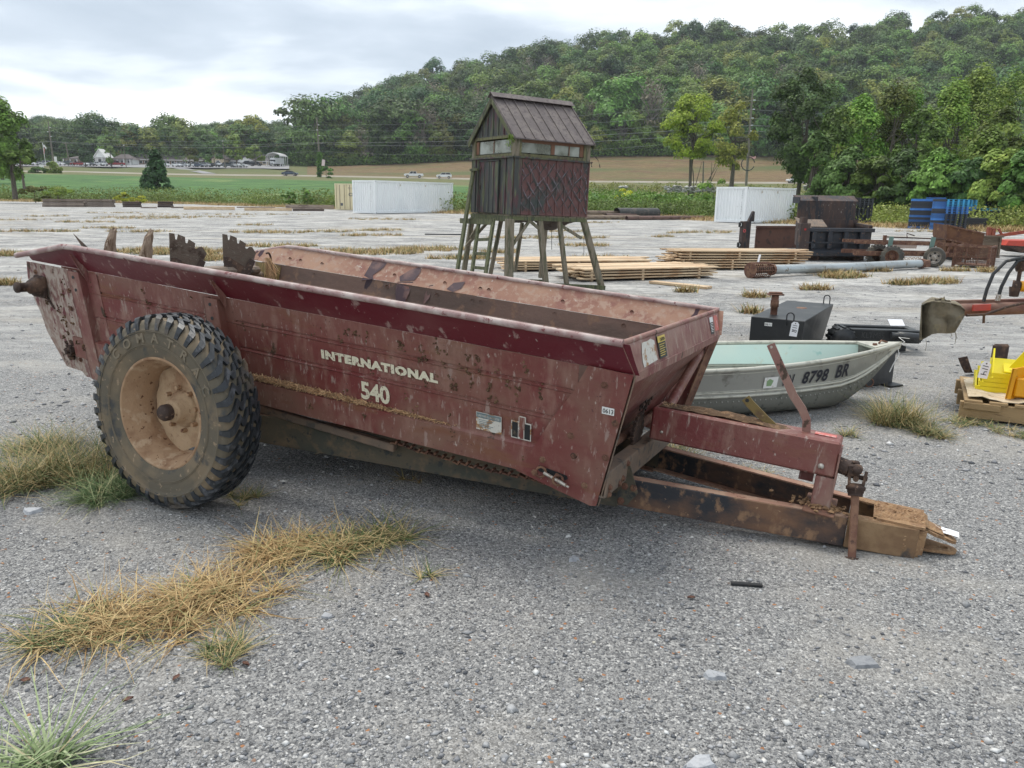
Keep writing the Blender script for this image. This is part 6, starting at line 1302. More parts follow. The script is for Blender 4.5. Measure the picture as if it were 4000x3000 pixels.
mb = MB(); mb.bar((0, 0, .53), (Lw, 0, .53), .04, .04); mb.bar((0, .75, .53), (Lw, .75, .53), .04, .04); mb.bar((0, 0, .53), (0, .75, .53), .04, .04); mb.bar((Lw, 0, .53), (Lw, .75, .53), .04, .04); mb.bar((.35*Lw, -.012, .10), (.35*Lw, -.012, .5), .03, .02); mb.bar((.68*Lw, -.012, .10), (.68*Lw, -.012, .5), .03, .02); mb.bar((0, -.015, .27), (Lw, -.015, .27), .02, .025); mb.box((Lw/2, .375, .07), (Lw, .75, .03)); mb.build('frame', m_rust, wc)
m_ow = mat('old_grey_brown_wood', (.155, .115, .08), .95, 0, [(3, .45, .6, (.095, .068, .048), (.4, 1, 3)), (14, .56, .64, (.24, .19, .14), (.4, 2, 3))], bump=(20, .008, (.4, 2, 3)))
q = gnd(3795, 1028); cr = thing('wooden_crate', 'old grey brown wooden crate behind the wire crate', 'wooden crate', q+np.array([.0, .7, 0]), (0, 0, .12))
for (c, d) in (((.62, 0, .40), (1.18, .03, .58)), ((.62, .8, .40), (1.18, .03, .58)), ((.02, .4, .40), (.03, .8, .58)), ((1.22, .4, .40), (.03, .8, .58))): mb = MB(); mb.box(c, d); mb.build('side_boards', m_ow, cr)
mb = MB(); mb.box((.62, -.03, .70), (1.32, .05, .05)); mb.box((.62, -.03, .40), (1.24, .03, .03)); mb.box((.62, -.03, .12), (1.24, .05, .05)); mb.box((.06, -.03, .42), (.06, .035, .54)); mb.box((.42, -.03, .42), (.06, .035, .54)); mb.box((1.2, -.03, .42), (.06, .035, .54)); mb.build('battens', m_ow, cr)
mb = MB(); mb.box((.1, .4, .05), (.1, .8, .1)); mb.box((1.1, .4, .05), (.12, .8, .1)); mb.build('skids', m_blackpl, cr)
mb = MB(); mb.box((.24, -.022, .56), (.30, .01, .20)); mb.build('pale_panel', mat('pale_worn_board', (.27, .25, .22), .9, 0, [(14, .5, .6, (.17, .14, .11))]), cr)
m_redp = mat('bright_red_faded_paint', (.52, .065, .04), .55, 0, [(3, .55, .66, (.38, .06, .045)), (12, .64, .7, (.2, .1, .07))]); m_redr = mat('rusty_red_steel', (.27, .075, .04), .75, 0, [(6, .5, .6, (.18, .05, .035))])
q = gnd(3960, 1012); ri = thing('red_implement', 'red rusty farm implement with an upright post at the right edge', 'farm implement', q+np.array([.6, .9, 0])); ri.scale = (1, 1, .64)
mb = MB(); mb.prism([(-.35, 0, .55), (-.28, 0, .78), (1.6, 0, .80), (1.6, 0, .45)], (0, .9, 0)); mb.build('hood', m_redp, ri); mb = MB(); mb.prism([(-.35, -.01, .54), (1.6, -.01, .44), (1.6, -.01, .12), (.2, -.01, .20)], (0, .85, 0)); mb.build('underside', m_rustdark, ri)
mb = MB(); mb.box((-.50, .5, .66), (.11, .10, 1.32)); mb.box((-.62, .52, .66), (.10, .12, 1.42)); mb.build('post', m_redr, ri)
mb = MB(); mb.bar((-.45, .5, .92), (0, .5, 1.05), .08, .14); mb.bar((0, .5, 1.05), (.7, .5, 1.22), .08, .16); mb.bar((.7, .5, 1.22), (1.5, .5, 1.18), .08, .16); mb.bar((-.35, .5, 1.3), (-.2, .5, 1.0), .06, .06); mb.build('arm', m_redr, ri)
# ================================================================ pallets
m_blue = mat('blue_plastic', (.030, .135, .40), .5, 0, [(2, .5, .62, (.045, .17, .44))], objrand=.45); m_bk = mat('black_plastic', (.030, .036, .046), .55, 0, [], objrand=.3); m_cy = mat('light_blue_plastic', (.035, .30, .55), .5, 0, [], objrand=.2)
def pallet_mesh(solid):
    mb = MB()
    if solid:
        mb.box((0, 0, .068), (1.2, 1.0, .118)); mb.box((0, 0, .13), (1.12, .92, .014))
        for y in (-.35, .35): mb.box((0, y, .004), (1.1, .1, .008))
    else:
        mb.box((0, 0, .125), (1.2, 1.0, .022)); mb.box((0, -.44, .011), (1.2, .12, .02)); mb.box((0, .44, .011), (1.2, .12, .02)); mb.box((0, 0, .011), (1.2, .1, .02))
        for x in (-.52, -.27, 0, .27, .52):
            for y in (-.42, 0, .42): mb.box((x, y, .068), (.10, .14, .09))
    return mb
pal = {}
def stack(px, py, n, kinds_, where, ang, grp, dy=0):
    p = gnd(px, py); p = p+np.array([.6, .5+dy, 0])
    for k in range(n):
        kd = kinds_[k % len(kinds_)] if len(kinds_) < n else kinds_[k]; kd = SBK if (kd is SB and rng.random() < .28) else kd; solid, m, nm = kd
        if nm not in pal: pal[nm] = pallet_mesh(solid).build('plastic_pallet', m); o = pal[nm]
        else: o = pal[nm].copy(); COL.objects.link(o)
        o.location = (float(p[0]+rng.normal(0, .004)), float(p[1]+rng.normal(0, .004)), k*.137); o.rotation_euler = (0, 0, ang+rng.normal(0, .003)); tag(o, '%s pallet %s' % (nm, where), 'pallet', grp+' %s pallets' % nm)
SB = (True, m_blue, 'flat blue'); SK = (False, m_bk, 'open black'); OB = (False, m_blue, 'open blue'); OC = (False, m_cy, 'open light blue'); SBK = (True, m_bk, 'flat black')
stack(3565, 893, 13, [SB, SB, SBK, SB, SBK, SB, SB], 'in the leftmost stack of the blue pallet group', -.44, 'leftmost stack')
stack(3622, 882, 14, [SB, SB, SB], 'in the tall stack behind the two left blue stacks', -.44, 'back stack')
stack(3652, 898, 13, [SB, SB, SB, SBK, SB], 'in the second front stack of the blue pallet group', -.44, 'second stack')
stack(3703, 900, 13, [SK]*7+[OB]*3+[OC]*3, 'in the open sided stack at the middle of the pallets', -.4, 'middle stack')
stack(3742, 888, 13, [SK]*8+[OB]*2+[OC]*3, 'in the stack right behind the middle pallet stack', -.4, 'stack behind middle')
stack(3785, 896, 5, [SB, SBK], 'in the short stack at the front right of the pallets', -.4, 'short stack'); stack(3780, 884, 12, [SK]*9+[OB]*2+[SK], 'in the stack behind the short blue stack', -.1, 'back right stack'); stack(3830, 890, 9, [SK]*8+[OC], 'in the rightmost stack of the pallet group', -.1, 'rightmost stack')
stack(3335, 880, 13, [SK], 'in the lone black stack behind the dump bed', -.1, 'lone black stack')
# ================================================================ containers
def container(label, px, py, yaw, Ln, Hh, m, doors, Wd_=2.44):
    p = gnd(px, py); c = thing('shipping_container', label, 'container', p, (0, 0, yaw)); f = MB(); e = .1
    # long side along +x from the near corner, end face along -x side (y direction) ; near corner at origin
    for x in (0, Ln):
        for y in (0, Wd_): f.box((x+(-e/2 if x else e/2), y+(-e/2 if y else e/2), Hh/2+.03), (e+.04, e+.04, Hh-.02))
    for z in (.12, Hh-.04):
        for y in (0, Wd_): f.box((Ln/2, y+(-.05 if y else .05), z), (Ln-.2, .1, .12 if z > 1 else .16))
        for x in (0, Ln): f.box((x+(-.05 if x else .05), Wd_/2, z), (.1, Wd_-.2, .12 if z > 1 else .16))
    f.build('frame', m, c)
    def corr(L_, n, sgn):
        pts = []
        for k in range(n):
            u = L_*k/n; w = L_/n; pts += [(u, 0), (u+w*.32, 0), (u+w*.42, sgn*.06), (u+w*.9, sgn*.06)]
        return pts+[(L_, 0)]
    for y, s_ in ((.045, 1), (Wd_-.045, -1)):
        mb = MB(); P = corr(Ln-.24, int(Ln/.28), s_); mb.grid([[(u+.12, y+v, z) for u, v in P] for z in (.16, Hh-.06)][::s_], smooth=False); mb.build('side_wall', m, c)
    for x, s_ in ((.045, 1), (Ln-.045, -1)):
        if doors and x < 1: continue
        mb = MB(); P = corr(Wd_-.24, 9, s_); mb.grid([[(x+v, u+.12, z) for u, v in P] for z in (.16, Hh-.06)][::-s_], smooth=False); mb.build('end_wall', m, c)
    mb = MB(); mb.box((Ln/2, Wd_/2, Hh-.02), (Ln-.2, Wd_-.2, .03)); mb.build('roof', m, c)
    for x in (0, Ln):
        for z in (.09, Hh-.04): mb = MB(); mb.box((x+(-.06 if x else .06), .035, z), (.18, .17, .13), bev=.01); q_ = mb.build('corner_casting', m, c); mb = MB(); mb.box((x+(-.06 if x else .06), -.052, z), (.08, .006, .05)); mb.build('casting_hole', m_blackpl, q_)
    if not doors:
        mb = MB(); mb.box((Ln*.62, -.004, Hh*.88), (.10, .03, .16)); mb.box((Ln*.3, -.004, Hh*.88), (.10, .03, .16)); mb.build('vent_cover', m_decalgrey, c)
    if doors:
        for j in (0, 1):
            mb = MB(); mb.box((.06, .14+.54+1.08*j, Hh/2), (.05, 1.05, Hh-.3)); d = mb.build('door', m, c)
            for k in range(4): mb = MB(); mb.box((.03, .14+.54+1.08*j, .42+.62*k*Hh/2.6), (.03, .9, .36)); mb.build('panel', m, d)
            for k in range(2): mb = MB(); mb.tube([(.0, .36+.5*k+1.08*j, .1), (.0, .36+.5*k+1.08*j, Hh-.1)], .022, 6); mb.build('lock_rod', m_bracket, d)
    return c
m_cw = mat('white_container_paint', (.84, .86, .86), .5, 0, [(.5, .5, .8, (.74, .77, .78)), (3, .68, .74, (.6, .6, .57))]); m_cc = mat('cream_container_paint', (.70, .62, .40), .55, 0, [(1, .5, .7, (.62, .55, .36))]); m_print = mat('faded_dark_print', (.12, .13, .14), .6)
def vtext(c, txt, x, y, z, size, face):      # vertical column of characters going down
    mb = MB()
    for i, ch in enumerate(txt):
        if ch == ' ': continue
        put_text(mb, ch, (x, y, z-i*size*1.15), (1, 0, 0) if face == 'y' else (0, -1, 0), (0, 0, 1), size)
    mb.build('vertical_number', m_print, c)
c1_ = container('long white shipping container with corrugated sides, beside the cream one', 1467, 836, math.radians(58), 10.6, 2.65, m_cw, False)
vtext(c1_, 'CXRU 205418 7', 10.3, -.02, 2.25, .11, 'y'); vtext(c1_, 'CXRU 205418', -.03, .45, 2.25, .11, 'x')
c2_ = container('short white shipping container standing alone near the right trees', 2907, 873, math.radians(40), 6.1, 2.4, m_cw, False)
vtext(c2_, 'CXRU 118603 4', -.03, .35, 2.1, .13, 'x')
c3_ = container('cream shipping container with closed doors, half hidden by the long white one', 1400, 822, math.radians(75), 6.1, 2.5, m_cc, True)
mb = MB(); put_text(mb, 'CX', (-.02, .98, 1.35), (0, -1, 0), (0, 0, 1), .42, bold=.01); put_text(mb, 'MXU 209', (-.02, 1.05, 2.05), (0, -1, 0), (0, 0, 1), .16); mb.box((-.0, 1.75, .55), (.02, .25, .25)); mb.build('dark_print', m_print, c3_)
# ================================================================ pipes, logs and old timbers along the far edge
m_log = mat('weathered_log', (.20, .155, .115), .95, 0, [(3, .5, .6, (.12, .09, .07), (.5, 2, 2))], objrand=.25); m_pipe = mat('brown_rusty_pipe', (.14, .085, .07), .8, 0, [(2, .5, .6, (.09, .055, .045))], objrand=.25); m_cul = mat('dark_culvert', (.045, .045, .042), .6, 0, [(3, .5, .62, (.10, .085, .07))])
def logt(name, lab, cat, px, py, r, L_, ang, m, z=0, grp=None, hollow=False):
    p = gnd(px, py); mb = MB(); a = Vector((0, 0, r+z)); b = a+Vector((math.cos(ang)*L_, math.sin(ang)*L_, 0))
    if hollow:
        mb.tube([a, b], r, 16, cap=False); mb.tube([b, a], r*.93, 16, cap=False); o = mb.build(name, m, loc=p)
    else: mb.tube([a, b], [r, r*.85], 9); o = mb.build(name, m, loc=p)
    return tag(o, lab, cat, grp)
logt('culvert_pipe', 'wide dark open ended culvert pipe behind the tower', 'pipe', 2408, 856, .42, 4, .55, m_cul, hollow=True)
for i, (px, py, r, L_, z) in enumerate([(2365, 857, .22, 3, 0), (2425, 858, .14, 7, 0), (2447, 860, .15, 8, 0), (2470, 848, .17, 6, .1)]): logt('steel_pipe', ['thin rusty pipe left of the wide culvert', 'rusty pipe just right of the wide culvert', 'longest rusty pipe in front of the culvert group', 'rusty pipe lying on top at the right of the culvert'][i], 'pipe', px, py, r, L_, .6, m_pipe, z, 'rusty pipes by the culvert', hollow=True)
for i in range(9): logt('log', 'old grey log in the heap just right of the tower', 'log', 2225+13*(i % 5)+rng.uniform(-3, 3), 858-(i//5)*3, .13+.05*rng.random(), 5, .5+rng.uniform(-.1, .1), m_log, .30*(i//5), 'logs right of the tower')
m_tim = mat('grey_old_timber', (.25, .205, .17), .95, 0, [(2, .48, .6, (.14, .105, .085), (.4, 2, 2)), (6, .6, .68, (.38, .33, .27), (.4, 2, 2))], objrand=.3); m_timd = mat('dark_old_timber', (.085, .06, .05), .95, 0, [(2, .48, .6, (.05, .035, .03), (.4, 2, 2))], objrand=.3)
def beams(px0, px1, py, n, rows_, h, m, lab, grp, Dlen=None):
    a = gnd(px0, py); b = gnd(px1, py+2*(px1-px0)/300); d = b-a; L_ = float(np.linalg.norm(d)); ang = math.atan2(d[1], d[0])
    for k in range(rows_):
        for j in range(n):
            mb = MB(); mb.box((L_/2, 0, h/2), (L_*rng.uniform(.93, 1.03), .22, h*.92), bev=.01, jit=.0); o = mb.build('old_timber', m, loc=a+np.array([0, .24*j, k*h]), rot=(0, 0, ang+rng.normal(0, .008))); tag(o, lab, 'timber', grp)
beams(165, 330, 808, 3, 4, .18, m_tim, 'grey timber in the left half of the long timber stack at far left', 'timbers of the long stack, left half'); beams(310, 442, 808, 3, 4, .18, m_tim, 'grey timber in the right half of the long timber stack at far left', 'timbers of the long stack, right half')
beams(480, 545, 809, 3, 3, .18, m_timd, 'dark short timber in the dark stack right of the long one', 'dark timbers of the first short stack'); beams(615, 670, 810, 3, 3, .19, m_timd, 'dark short timber in the second dark stack', 'dark timbers of the second short stack')
for i, (a, b, y, h, m, lab) in enumerate([(550, 613, 813, .12, m_tim, 'thin pale plank between the two dark timber stacks'), (668, 760, 813, .14, m_tim, 'pale plank right of the second dark stack'), (720, 915, 819, .28, m_wood, 'long tan beam lying at the yard edge'), (955, 1140, 823, .26, m_wood, 'tan beam in front of the grey squared beam'), (1110, 1310, 817, .45, m_tim, 'thick grey squared beam left of the cream container'), (1140, 1270, 824, .18, m_timd, 'dark cracked timber at the foot of the thick grey beam'), (920, 1080, 812, .12, m_tim, 'thin grey boards behind the tan beams')]): beams(a, b, y, 1, 1, h, m, lab, None)
# ================================================================ aluminium boat
m_alu = mat('dull_aluminium', (.36, .36, .33), .5, .35, [(1.2, .45, .6, (.235, .24, .22), (.6, 1, 1)), (6, .55, .66, (.19, .185, .16)), (25, .64, .7, (.38, .37, .34))], bump=(14, .002))
m_alub = mat('weathered_hull_bottom', (.19, .19, .165), .7, .25, [(2.5, .45, .6, (.17, .17, .145)), (14, .56, .66, (.085, .09, .075))], bump=(20, .003))
m_teal = mat('pale_turquoise_inner_paint', (.62, .76, .70), .6, 0, [(1.5, .46, .6, (.68, .78, .70)), (5, .58, .68, (.62, .60, .46)), (3, .62, .7, (.22, .52, .48))])
m_gunw = mat('pale_gunwale', (.52, .51, .44), .5, .3, [(9, .55, .65, (.36, .35, .30))])
BO = Vector((3.21, 6.38, 0)); BA = math.radians(180+9); BL = 3.05
bt = thing('rowing_boat', 'small aluminium boat with pale turquoise inside, lying on the gravel behind the spreader', 'boat', BO, (0, 0, BA-math.pi))
# local: x from bow (0) towards stern (-BL), y: +away. hull function
def hw(s): return .53*min(1, (1-(1-min(s/.62, 1))**2.1))*(1-.06*max(0, s-.6)/.4)
def hz(s): return .468-.080*math.sin(min(s, .75)/.75*math.pi/2)
def kz(s): return .46*max(0, 1-s/.22)**1.6
def hull(s, v, side):       # v 0 gunwale .. 1 keel
    w = hw(s); zt = hz(s); zb = kz(s)
    if v < .48: t = v/.48; y = w*(1-.10*t); z = zt+(max(zb, .0)-zt)*(.50*t)
    else:
        t = (v-.48)/.52; y = w*.92*math.cos(t*math.pi/2)**.36; z = (zt*.5+max(zb, 0)*.5)+(zb-(zt*.5+max(zb, 0)*.5))*math.sin(t*math.pi/2)**.8
    return Vector((-s*BL, -side*y, max(z, kz(s)*.999)+.004))
SS = [0, .015, .03, .06, .09, .13, .17, .22, .28, .35, .42, .5, .6, .7, .8, .9, 1.]
for nm, v0, v1, m in (('side_strake', 0, .48, m_alu), ('bottom', .48, 1, m_alub)):
    for side in (1, -1):
        mb = MB(); vs = np.linspace(v0, v1, 8); mb.grid([[hull(s, v, side) for s in SS] for v in vs][::side], thick=(0, .004*side, 0)); mb.build('hull_'+nm, m, bt)
for side in (1, -1):
    mb = MB(); mb.tube([hull(s, 0, side)+Vector((0, 0, .008)) for s in SS], .017, 8); mb.build('gunwale', m_gunw, bt)
    mb = MB(); mb.tube([hull(s, .485, side)+Vector((0, -side*.004, 0)) for s in SS], .012, 6)
    mb.tube([hull(s, .44, side)+Vector((0, -side*.004, .004)) for s in SS], .008, 6)
    for v in (.06, .40): mb.tube([hull(s, v, side)+Vector((0, -side*.000, 0)) for s in SS], .0035, 5)
    mb.build('pressed_rib', m_gunw, bt)
    mb = MB()
    for k in range(64): s = .02+.95*k/64; mb.box(hull(s, .535, side)+Vector((0, -side*.004, 0)), (.011, .008, .011), bev=.003)
    o = mb.build('rivet_row', m_alu, bt); o['kind'] = 'stuff'
    mb = MB(); mb.grid([[hull(s, v, side)+Vector((0, side*.012, .001)) for s in SS[4:]] for v in (.02, .2, .4)][::-side]); mb.build('inner_lining', m_teal, bt)
mb = MB(); mb.grid([[Vector((-s*BL, y*hw(s)*.6, .13)) for s in SS[8:]] for y in (-1, 0, 1)]); mb.build('inner_floor', m_teal, bt)
mb = MB(); P = [hull(1, v, 1) for v in np.linspace(0, 1, 9)]+[hull(1, v, -1) for v in np.linspace(1, 0, 9)][1:]; mb.prism(P, (-.01, 0, 0)); mb.build('transom', m_alu, bt)
mb = MB()
for s in (.80,): w = hw(s)*.95; mb.box((-s*BL, 0, hz(s)-.10), (.26, 2*w, .02)); mb.box((-s*BL+.12, 0, hz(s)-.19), (.012, 2*w*.9, .16))
mb.build('bench', m_teal, bt)
mb = MB(); mb.tube([Vector((-s*BL+.004, 0, kz(s)+.004)) for s in np.linspace(0, .22, 14)], .014, 6); mb.build('stem_strip', m_alu, bt)
mb = MB(); mb.prism([(.03, 0, .478), (-.30, .135, .462), (-.30, -.135, .462)][::-1], (0, 0, .02)); mb.prism([(.03, 0, .48), (-.30, -.137, .466), (-.29, -.14, .425), (.01, -.012, .44)], (0, .004, 0)); bp = mb.build('bow_plate', m_gunw, bt)
mb = MB(); mb.tube([(-.20, -.03, .495), (-.16, 0, .51), (-.10, .01, .495)], .008, 6); mb.tube([(-.30+.03, -.06, .49), (-.24, -.06, .49)], .012, 6); mb.build('rusty_cleat', m_rust, bp)
mb = MB(); c = hull(.09, .98, 1); mb.tube([c+Vector((.035*math.cos(t), -.03, .035*math.sin(t)-.03)) for t in np.linspace(0, 6.28, 14)], .006, 6); mb.build('tow_ring', m_rust, bt)
m_reg = mat('dark_registration_letters', (.02, .022, .035), .5)
def hull_text(txt, s0, s1, v0, v1, size=.1):
    vs, fs = text_geo(txt, size, depth=.0, bold=.0025, shear=.15, space=1.08); w = max(v[0] for v in vs); h = max(v[1] for v in vs); P = []
    for v in vs: P.append(hull(s0+(s1-s0)*v[0]/w, v1+(v0-v1)*v[1]/h, 1)+Vector((0, -.006, .001)))
    mb = MB(); mb.add(P, fs); mb.build('registration', m_reg, bt)
def s_of(px):
    lo, hi = 0., 1.; Mx = bt.matrix_basis
    for _ in range(30):
        s = (lo+hi)/2; q = np.array(Matrix.Translation(BO) @ Matrix.Rotation(BA-math.pi, 4, 'Z') @ hull(s, .25, 1))-CP; x_ = 2000+F_PX*(q@CR)/(q@_F)
        if x_ > px: lo = s
        else: hi = s
    return s
hull_text('TN', s_of(3052), s_of(3101), .16, .36); hull_text('8798', s_of(3133), s_of(3235), .14, .36); hull_text('BR', s_of(3262), s_of(3314), .11, .34)
mb = MB(); mb.add([hull(s, v, 1)+Vector((0, -.006, 0)) for s, v in ((s_of(2984), .38), (s_of(3037), .38), (s_of(3037), .17), (s_of(2984), .17))], [(0, 1, 2, 3)]); st = mb.build('faded_sticker', m_white, bt)
mb = MB(); mb.add([hull(s, v, 1)+Vector((0, -.008, 0)) for s, v in ((s_of(2996), .34), (s_of(3014), .34), (s_of(3020), .24), (s_of(3004), .2), (s_of(2994), .24))], [(0, 1, 2, 3, 4)]); mb.build('green_print', mat('pale_green_print', (.25, .38, .2), .6), st)
# ================================================================ black fuel tank
m_tank = mat('black_painted_tank', (.016, .018, .020), .42, 0, [(1.5, .5, .65, (.035, .037, .038)), (5, .56, .7, (.06, .058, .055), (1, 1, .6))], bump=(3, .004))
tk = thing('fuel_tank', 'black rectangular steel fuel tank with rusty filler pipe behind the boat', 'tank', (2.50, 8.12, 0), (0, 0, math.radians(-31.5)))
mb = MB(); z = .435; b = .06
P = [(0, 0, z), (.54, 0, z), (.54, 1.62, z), (0, 1.62, z)]; Q = [(.0, 0, .01), (.52, 0, .01), (.46, 1.62, .01), (.0, 1.62, .01)]
mb.add(P+Q, [(0, 1, 2, 3), (4, 7, 6, 5), (0, 4, 5, 1), (1, 5, 6, 2), (2, 6, 7, 3), (3, 7, 4, 0)]); mb.build('tank_body', m_tank, tk, bevel=.008)
mb = MB(); mb.tube([(.16, .30, z), (.16, .30, z+.08), (.16, .30, z+.081), (.16, .30, z+.15), (.16, .30, z+.151), (.16, .30, z+.20)], [.036, .036, .043, .043, .038, .038], 14); fp = mb.build('filler_pipe', m_rust, tk)
mb = MB(); mb.box((.16, .30, z+.215), (.17, .10, .018), rz=.5, bev=.01); mb.box((.16, .30, z+.232), (.14, .06, .018), rz=.5, bev=.01); mb.build('flange_cap', m_rust, fp)
def loop(x, y, h, w): mb = MB(); mb.tube([(x-w, y, z-.06), (x-w, y, z+h-w)]+[(x-w*math.cos(t), y, z+h-w+w*math.sin(t)) for t in np.linspace(.3, 2.84, 8)]+[(x+w, y, z+h-w), (x+w, y, z-.06)], .007, 6); return mb
loop(.40, -.008, .075, .036).build('lifting_loop', m_blackpl, tk); loop(.46, 1.61, .10, .034).build('lifting_loop', m_blackpl, tk)
mb = MB(); mb.lathe([(.0, .004), (.055, .004), (.06, 0)], 16, (.30, 1.02, z), axis='z'); mb.build('vent_cap', m_rust, tk)
mb = MB(); mb.box((.185, -.003, z-.066), (.075, .002, .035)); ls = mb.build('lot_sticker', m_white, tk); mb = MB(); put_text(mb, '0611', (.152, -.0045, z-.077), (1, 0, 0), (0, 0, 1), .03, width=.062, height=.022, depth=.0003, bold=.0004); mb.build('lot_number', m_blackpl, ls)
tg2 = thing('card_tag', 'white card tag reading 113 hanging from the black tank', 'tag', tk.matrix_world @ Vector((0, 0, 0))); tg2.location = (2.50+.44*math.cos(math.radians(-31.5)), 8.12+.44*math.sin(math.radians(-31.5))-.045, z-.01); tg2.rotation_euler = (.0, .10, math.radians(-12))
def tagmesh(t_, txt, w=.075, h=.15, vert=False):
    mb = MB(); mb.prism([(-w/2, 0, -h), (w/2, 0, -h), (w/2, 0, -.02), (w/2-.018, 0, 0), (-w/2+.018, 0, 0), (-w/2, 0, -.02)][::-1], (0, .0012, 0)); c = mb.build('card', m_paper, t_)
    mb = MB()
    ink = .0055; L_ = lambda a, b: mb.bar((a[0], -.0016, a[1]), (b[0], -.0016, b[1]), .0006, ink, up=(1, 0, .01) if abs(a[0]-b[0]) < abs(a[1]-b[1]) else (0, 0, 1))
    # hand written, turned a quarter: strokes run across the card
    y = -.035; q = .6*w/2
    L_((-q, y), (q, y-.004)); y -= .022; L_((-q, y), (q, y-.004)); y -= .022
    if txt == '113':
        for i in range(2):
            zc = y-.012-.024*i
            pts = [(q*(1-.0)*(1 if 1 else 0), zc+.011), (.0, zc+.012), (-.0, zc-.006)]
        pts = [(-q, y), (-q*.2, y-.004), (-q*.9, y-.022), (0, y-.018), (q*.2, y-.002), (q, y-.006), (q*.9, y-.026), (q*.1, y-.022)]
    else: pts = [(q, y), (0, y-.002), (-.0, y-.024), (-q, y-.024), (q, y-.026)]
    for a, b in zip(pts[:-1], pts[1:]): L_(a, b)
    mb.build('handwriting', m_reg, c); mb = MB(); mb.lathe([(0, -.0015), (.006, -.0015)], 10, (0, 0, -.016)); mb.build('eyelet', m_rustdark, c)
tagmesh(tg2, '113')
# ================================================================ black hydraulic attachment behind the bow
ha = thing('hydraulic_attachment', 'black steel hydraulic attachment with round motor housing beside the black tank', 'machine attachment', (3.72, 8.45, 0), (0, 0, math.radians(-6))); ha.scale = (.95, .95, .85)
mb = MB(); mb.box((.40, .2, .20), (.86, .10, .17), bev=.01); mb.box((.40, .55, .20), (.86, .10, .15), bev=.01); mb.box((.80, .38, .2), (.08, .45, .14)); bd = mb.build('beam', m_tank, ha)
mb = MB(); put_text(mb, 'KLTM85', (.16, .148, .17), (1, 0, 0), (0, 0, 1), .08, width=.26, height=.075); mb.build('raised_lettering', mat('dark_cast_letters', (.045, .048, .05), .5), bd)
mb = MB(); mb.lathe([(0, -.12), (.13, -.12), (.135, -.10), (.135, .10), (.13, .12), (0, .12)], 18, (-.05, .2, .165), axis='y')
for k in range(12): t = 2*math.pi*k/12; mb.box((-.05+.135*math.cos(t), .2, .165+.135*math.sin(t)), (.03, .22, .035), ry=-t)
mb.build('toothed_drum', m_tank, ha)
mb = MB(); mb.tube([(.46, .05, .235), (.53, .05, .235), (.535, .05, .235), (.76, .05, .215), (.765, .05, .215), (.80, .05, .21)], [.04, .04, .055, .055, .04, .04], 12); mb.build('hydraulic_motor', m_tank, ha)
mb = MB(); mb.lathe([(0, -.10), (.07, -.10), (.085, -.06), (.085, .06), (.07, .12), (0, .12)], 20, (.30, -.30, .10), axis='y'); mb.build('round_housing', m_tank, ha)
mb = MB(); mb.box((.36, .3, .05), (.6, .4, .06)); mb.build('base_plate', m_tank, ha)
mb = MB(); mb.box((.42, .15, .335), (.16, .10, .002), rx=.6); tag(mb.build('tag', m_paper, ha.copy() if 0 else None, loc=(3.80, 8.35, 0)), 'white card tag lying on the black hydraulic attachment', 'tag')
# dark steel plate box under the bow
sb = thing('steel_box', 'dark grey steel box standing on the gravel behind the bow of the boat', 'steel box', (3.02, 6.72, 0), (0, 0, math.radians(24)))
mb = MB(); mb.box((.26, .14, .17), (.52, .24, .33), bev=.006); mb.build('box_body', mat('grey_black_steel', (.075, .078, .082), .55, .3, [(3, .45, .6, (.05, .05, .052), (1, 1, .4))]), sb)
mb = MB(); mb.box((.46, -.02, .012), (.16, .12, .012)); mb.build('foot_plate', m_blackpl, sb)
mb = MB(); p = BO+Vector((-.02, -.02, .47)); mb.tube([(0, 0, 0), (.02, -.01, -.07), (-.03, -.03, -.16), (-.05, -.03, -.22)], .0045, 5); mb.tube([(0, 0, 0), (.06, 0, .03), (.03, .05, .06), (.12, .05, .05)], .003, 5); tag(mb.build('cord', m_white, loc=p), 'white cord hanging from the bow of the boat', 'cord')
# ================================================================ pallet with yellow parts
yw = math.radians(-27); YO = Vector((3.47, 5.78, 0)); YR = Matrix.Rotation(yw, 3, 'Z')
def yat(x, y, z=0): return YO+YR @ Vector((x, y, z))
m_pine = mat('pallet_pine', (.36, .245, .125), .85, 0, [(2, .46, .6, (.27, .18, .09), (.4, 2, 4)), (9, .6, .66, (.17, .11, .055), (.4, 3, 6))], bump=(20, .003, (.4, 3, 5))); m_card = mat('worn_cardboard', (.50, .40, .27), .9, 0, [(5, .5, .62, (.60, .52, .40)), (14, .6, .68, (.28, .21, .13))])
m_yel = mat('bright_yellow_paint', (.78, .66, .012), .38, 0, [(3, .5, .7, (.70, .58, .01))]); m_org = mat('amber_yellow_paint', (.74, .34, .008), .38, 0, [(4, .5, .7, (.68, .29, .01)), (30, .66, .7, (.3, .17, .05))])
plt_ = thing('wooden_pallet', 'wooden pallet carrying yellow steel parts at the right edge', 'pallet', YO, (0, 0, yw))
for c, d in (((.55, .03, .085), (1.15, .05, .12)), ((.55, .45, .085), (1.15, .05, .12)), ((.55, .86, .085), (1.15, .05, .12))): mb = MB(); mb.box(c, d, bev=.003); mb.build('stringer', m_pine, plt_)
for k in range(7): mb = MB(); mb.box((.06+.165*k, .45, .156), (.12, .92, .022), bev=.003, jit=.002); mb.build('deck_board', m_pine, plt_)
mb = MB(); mb.box((.12, -.0, .125), (.24, .05, .045)); mb.build('front_block', m_pine, plt_)
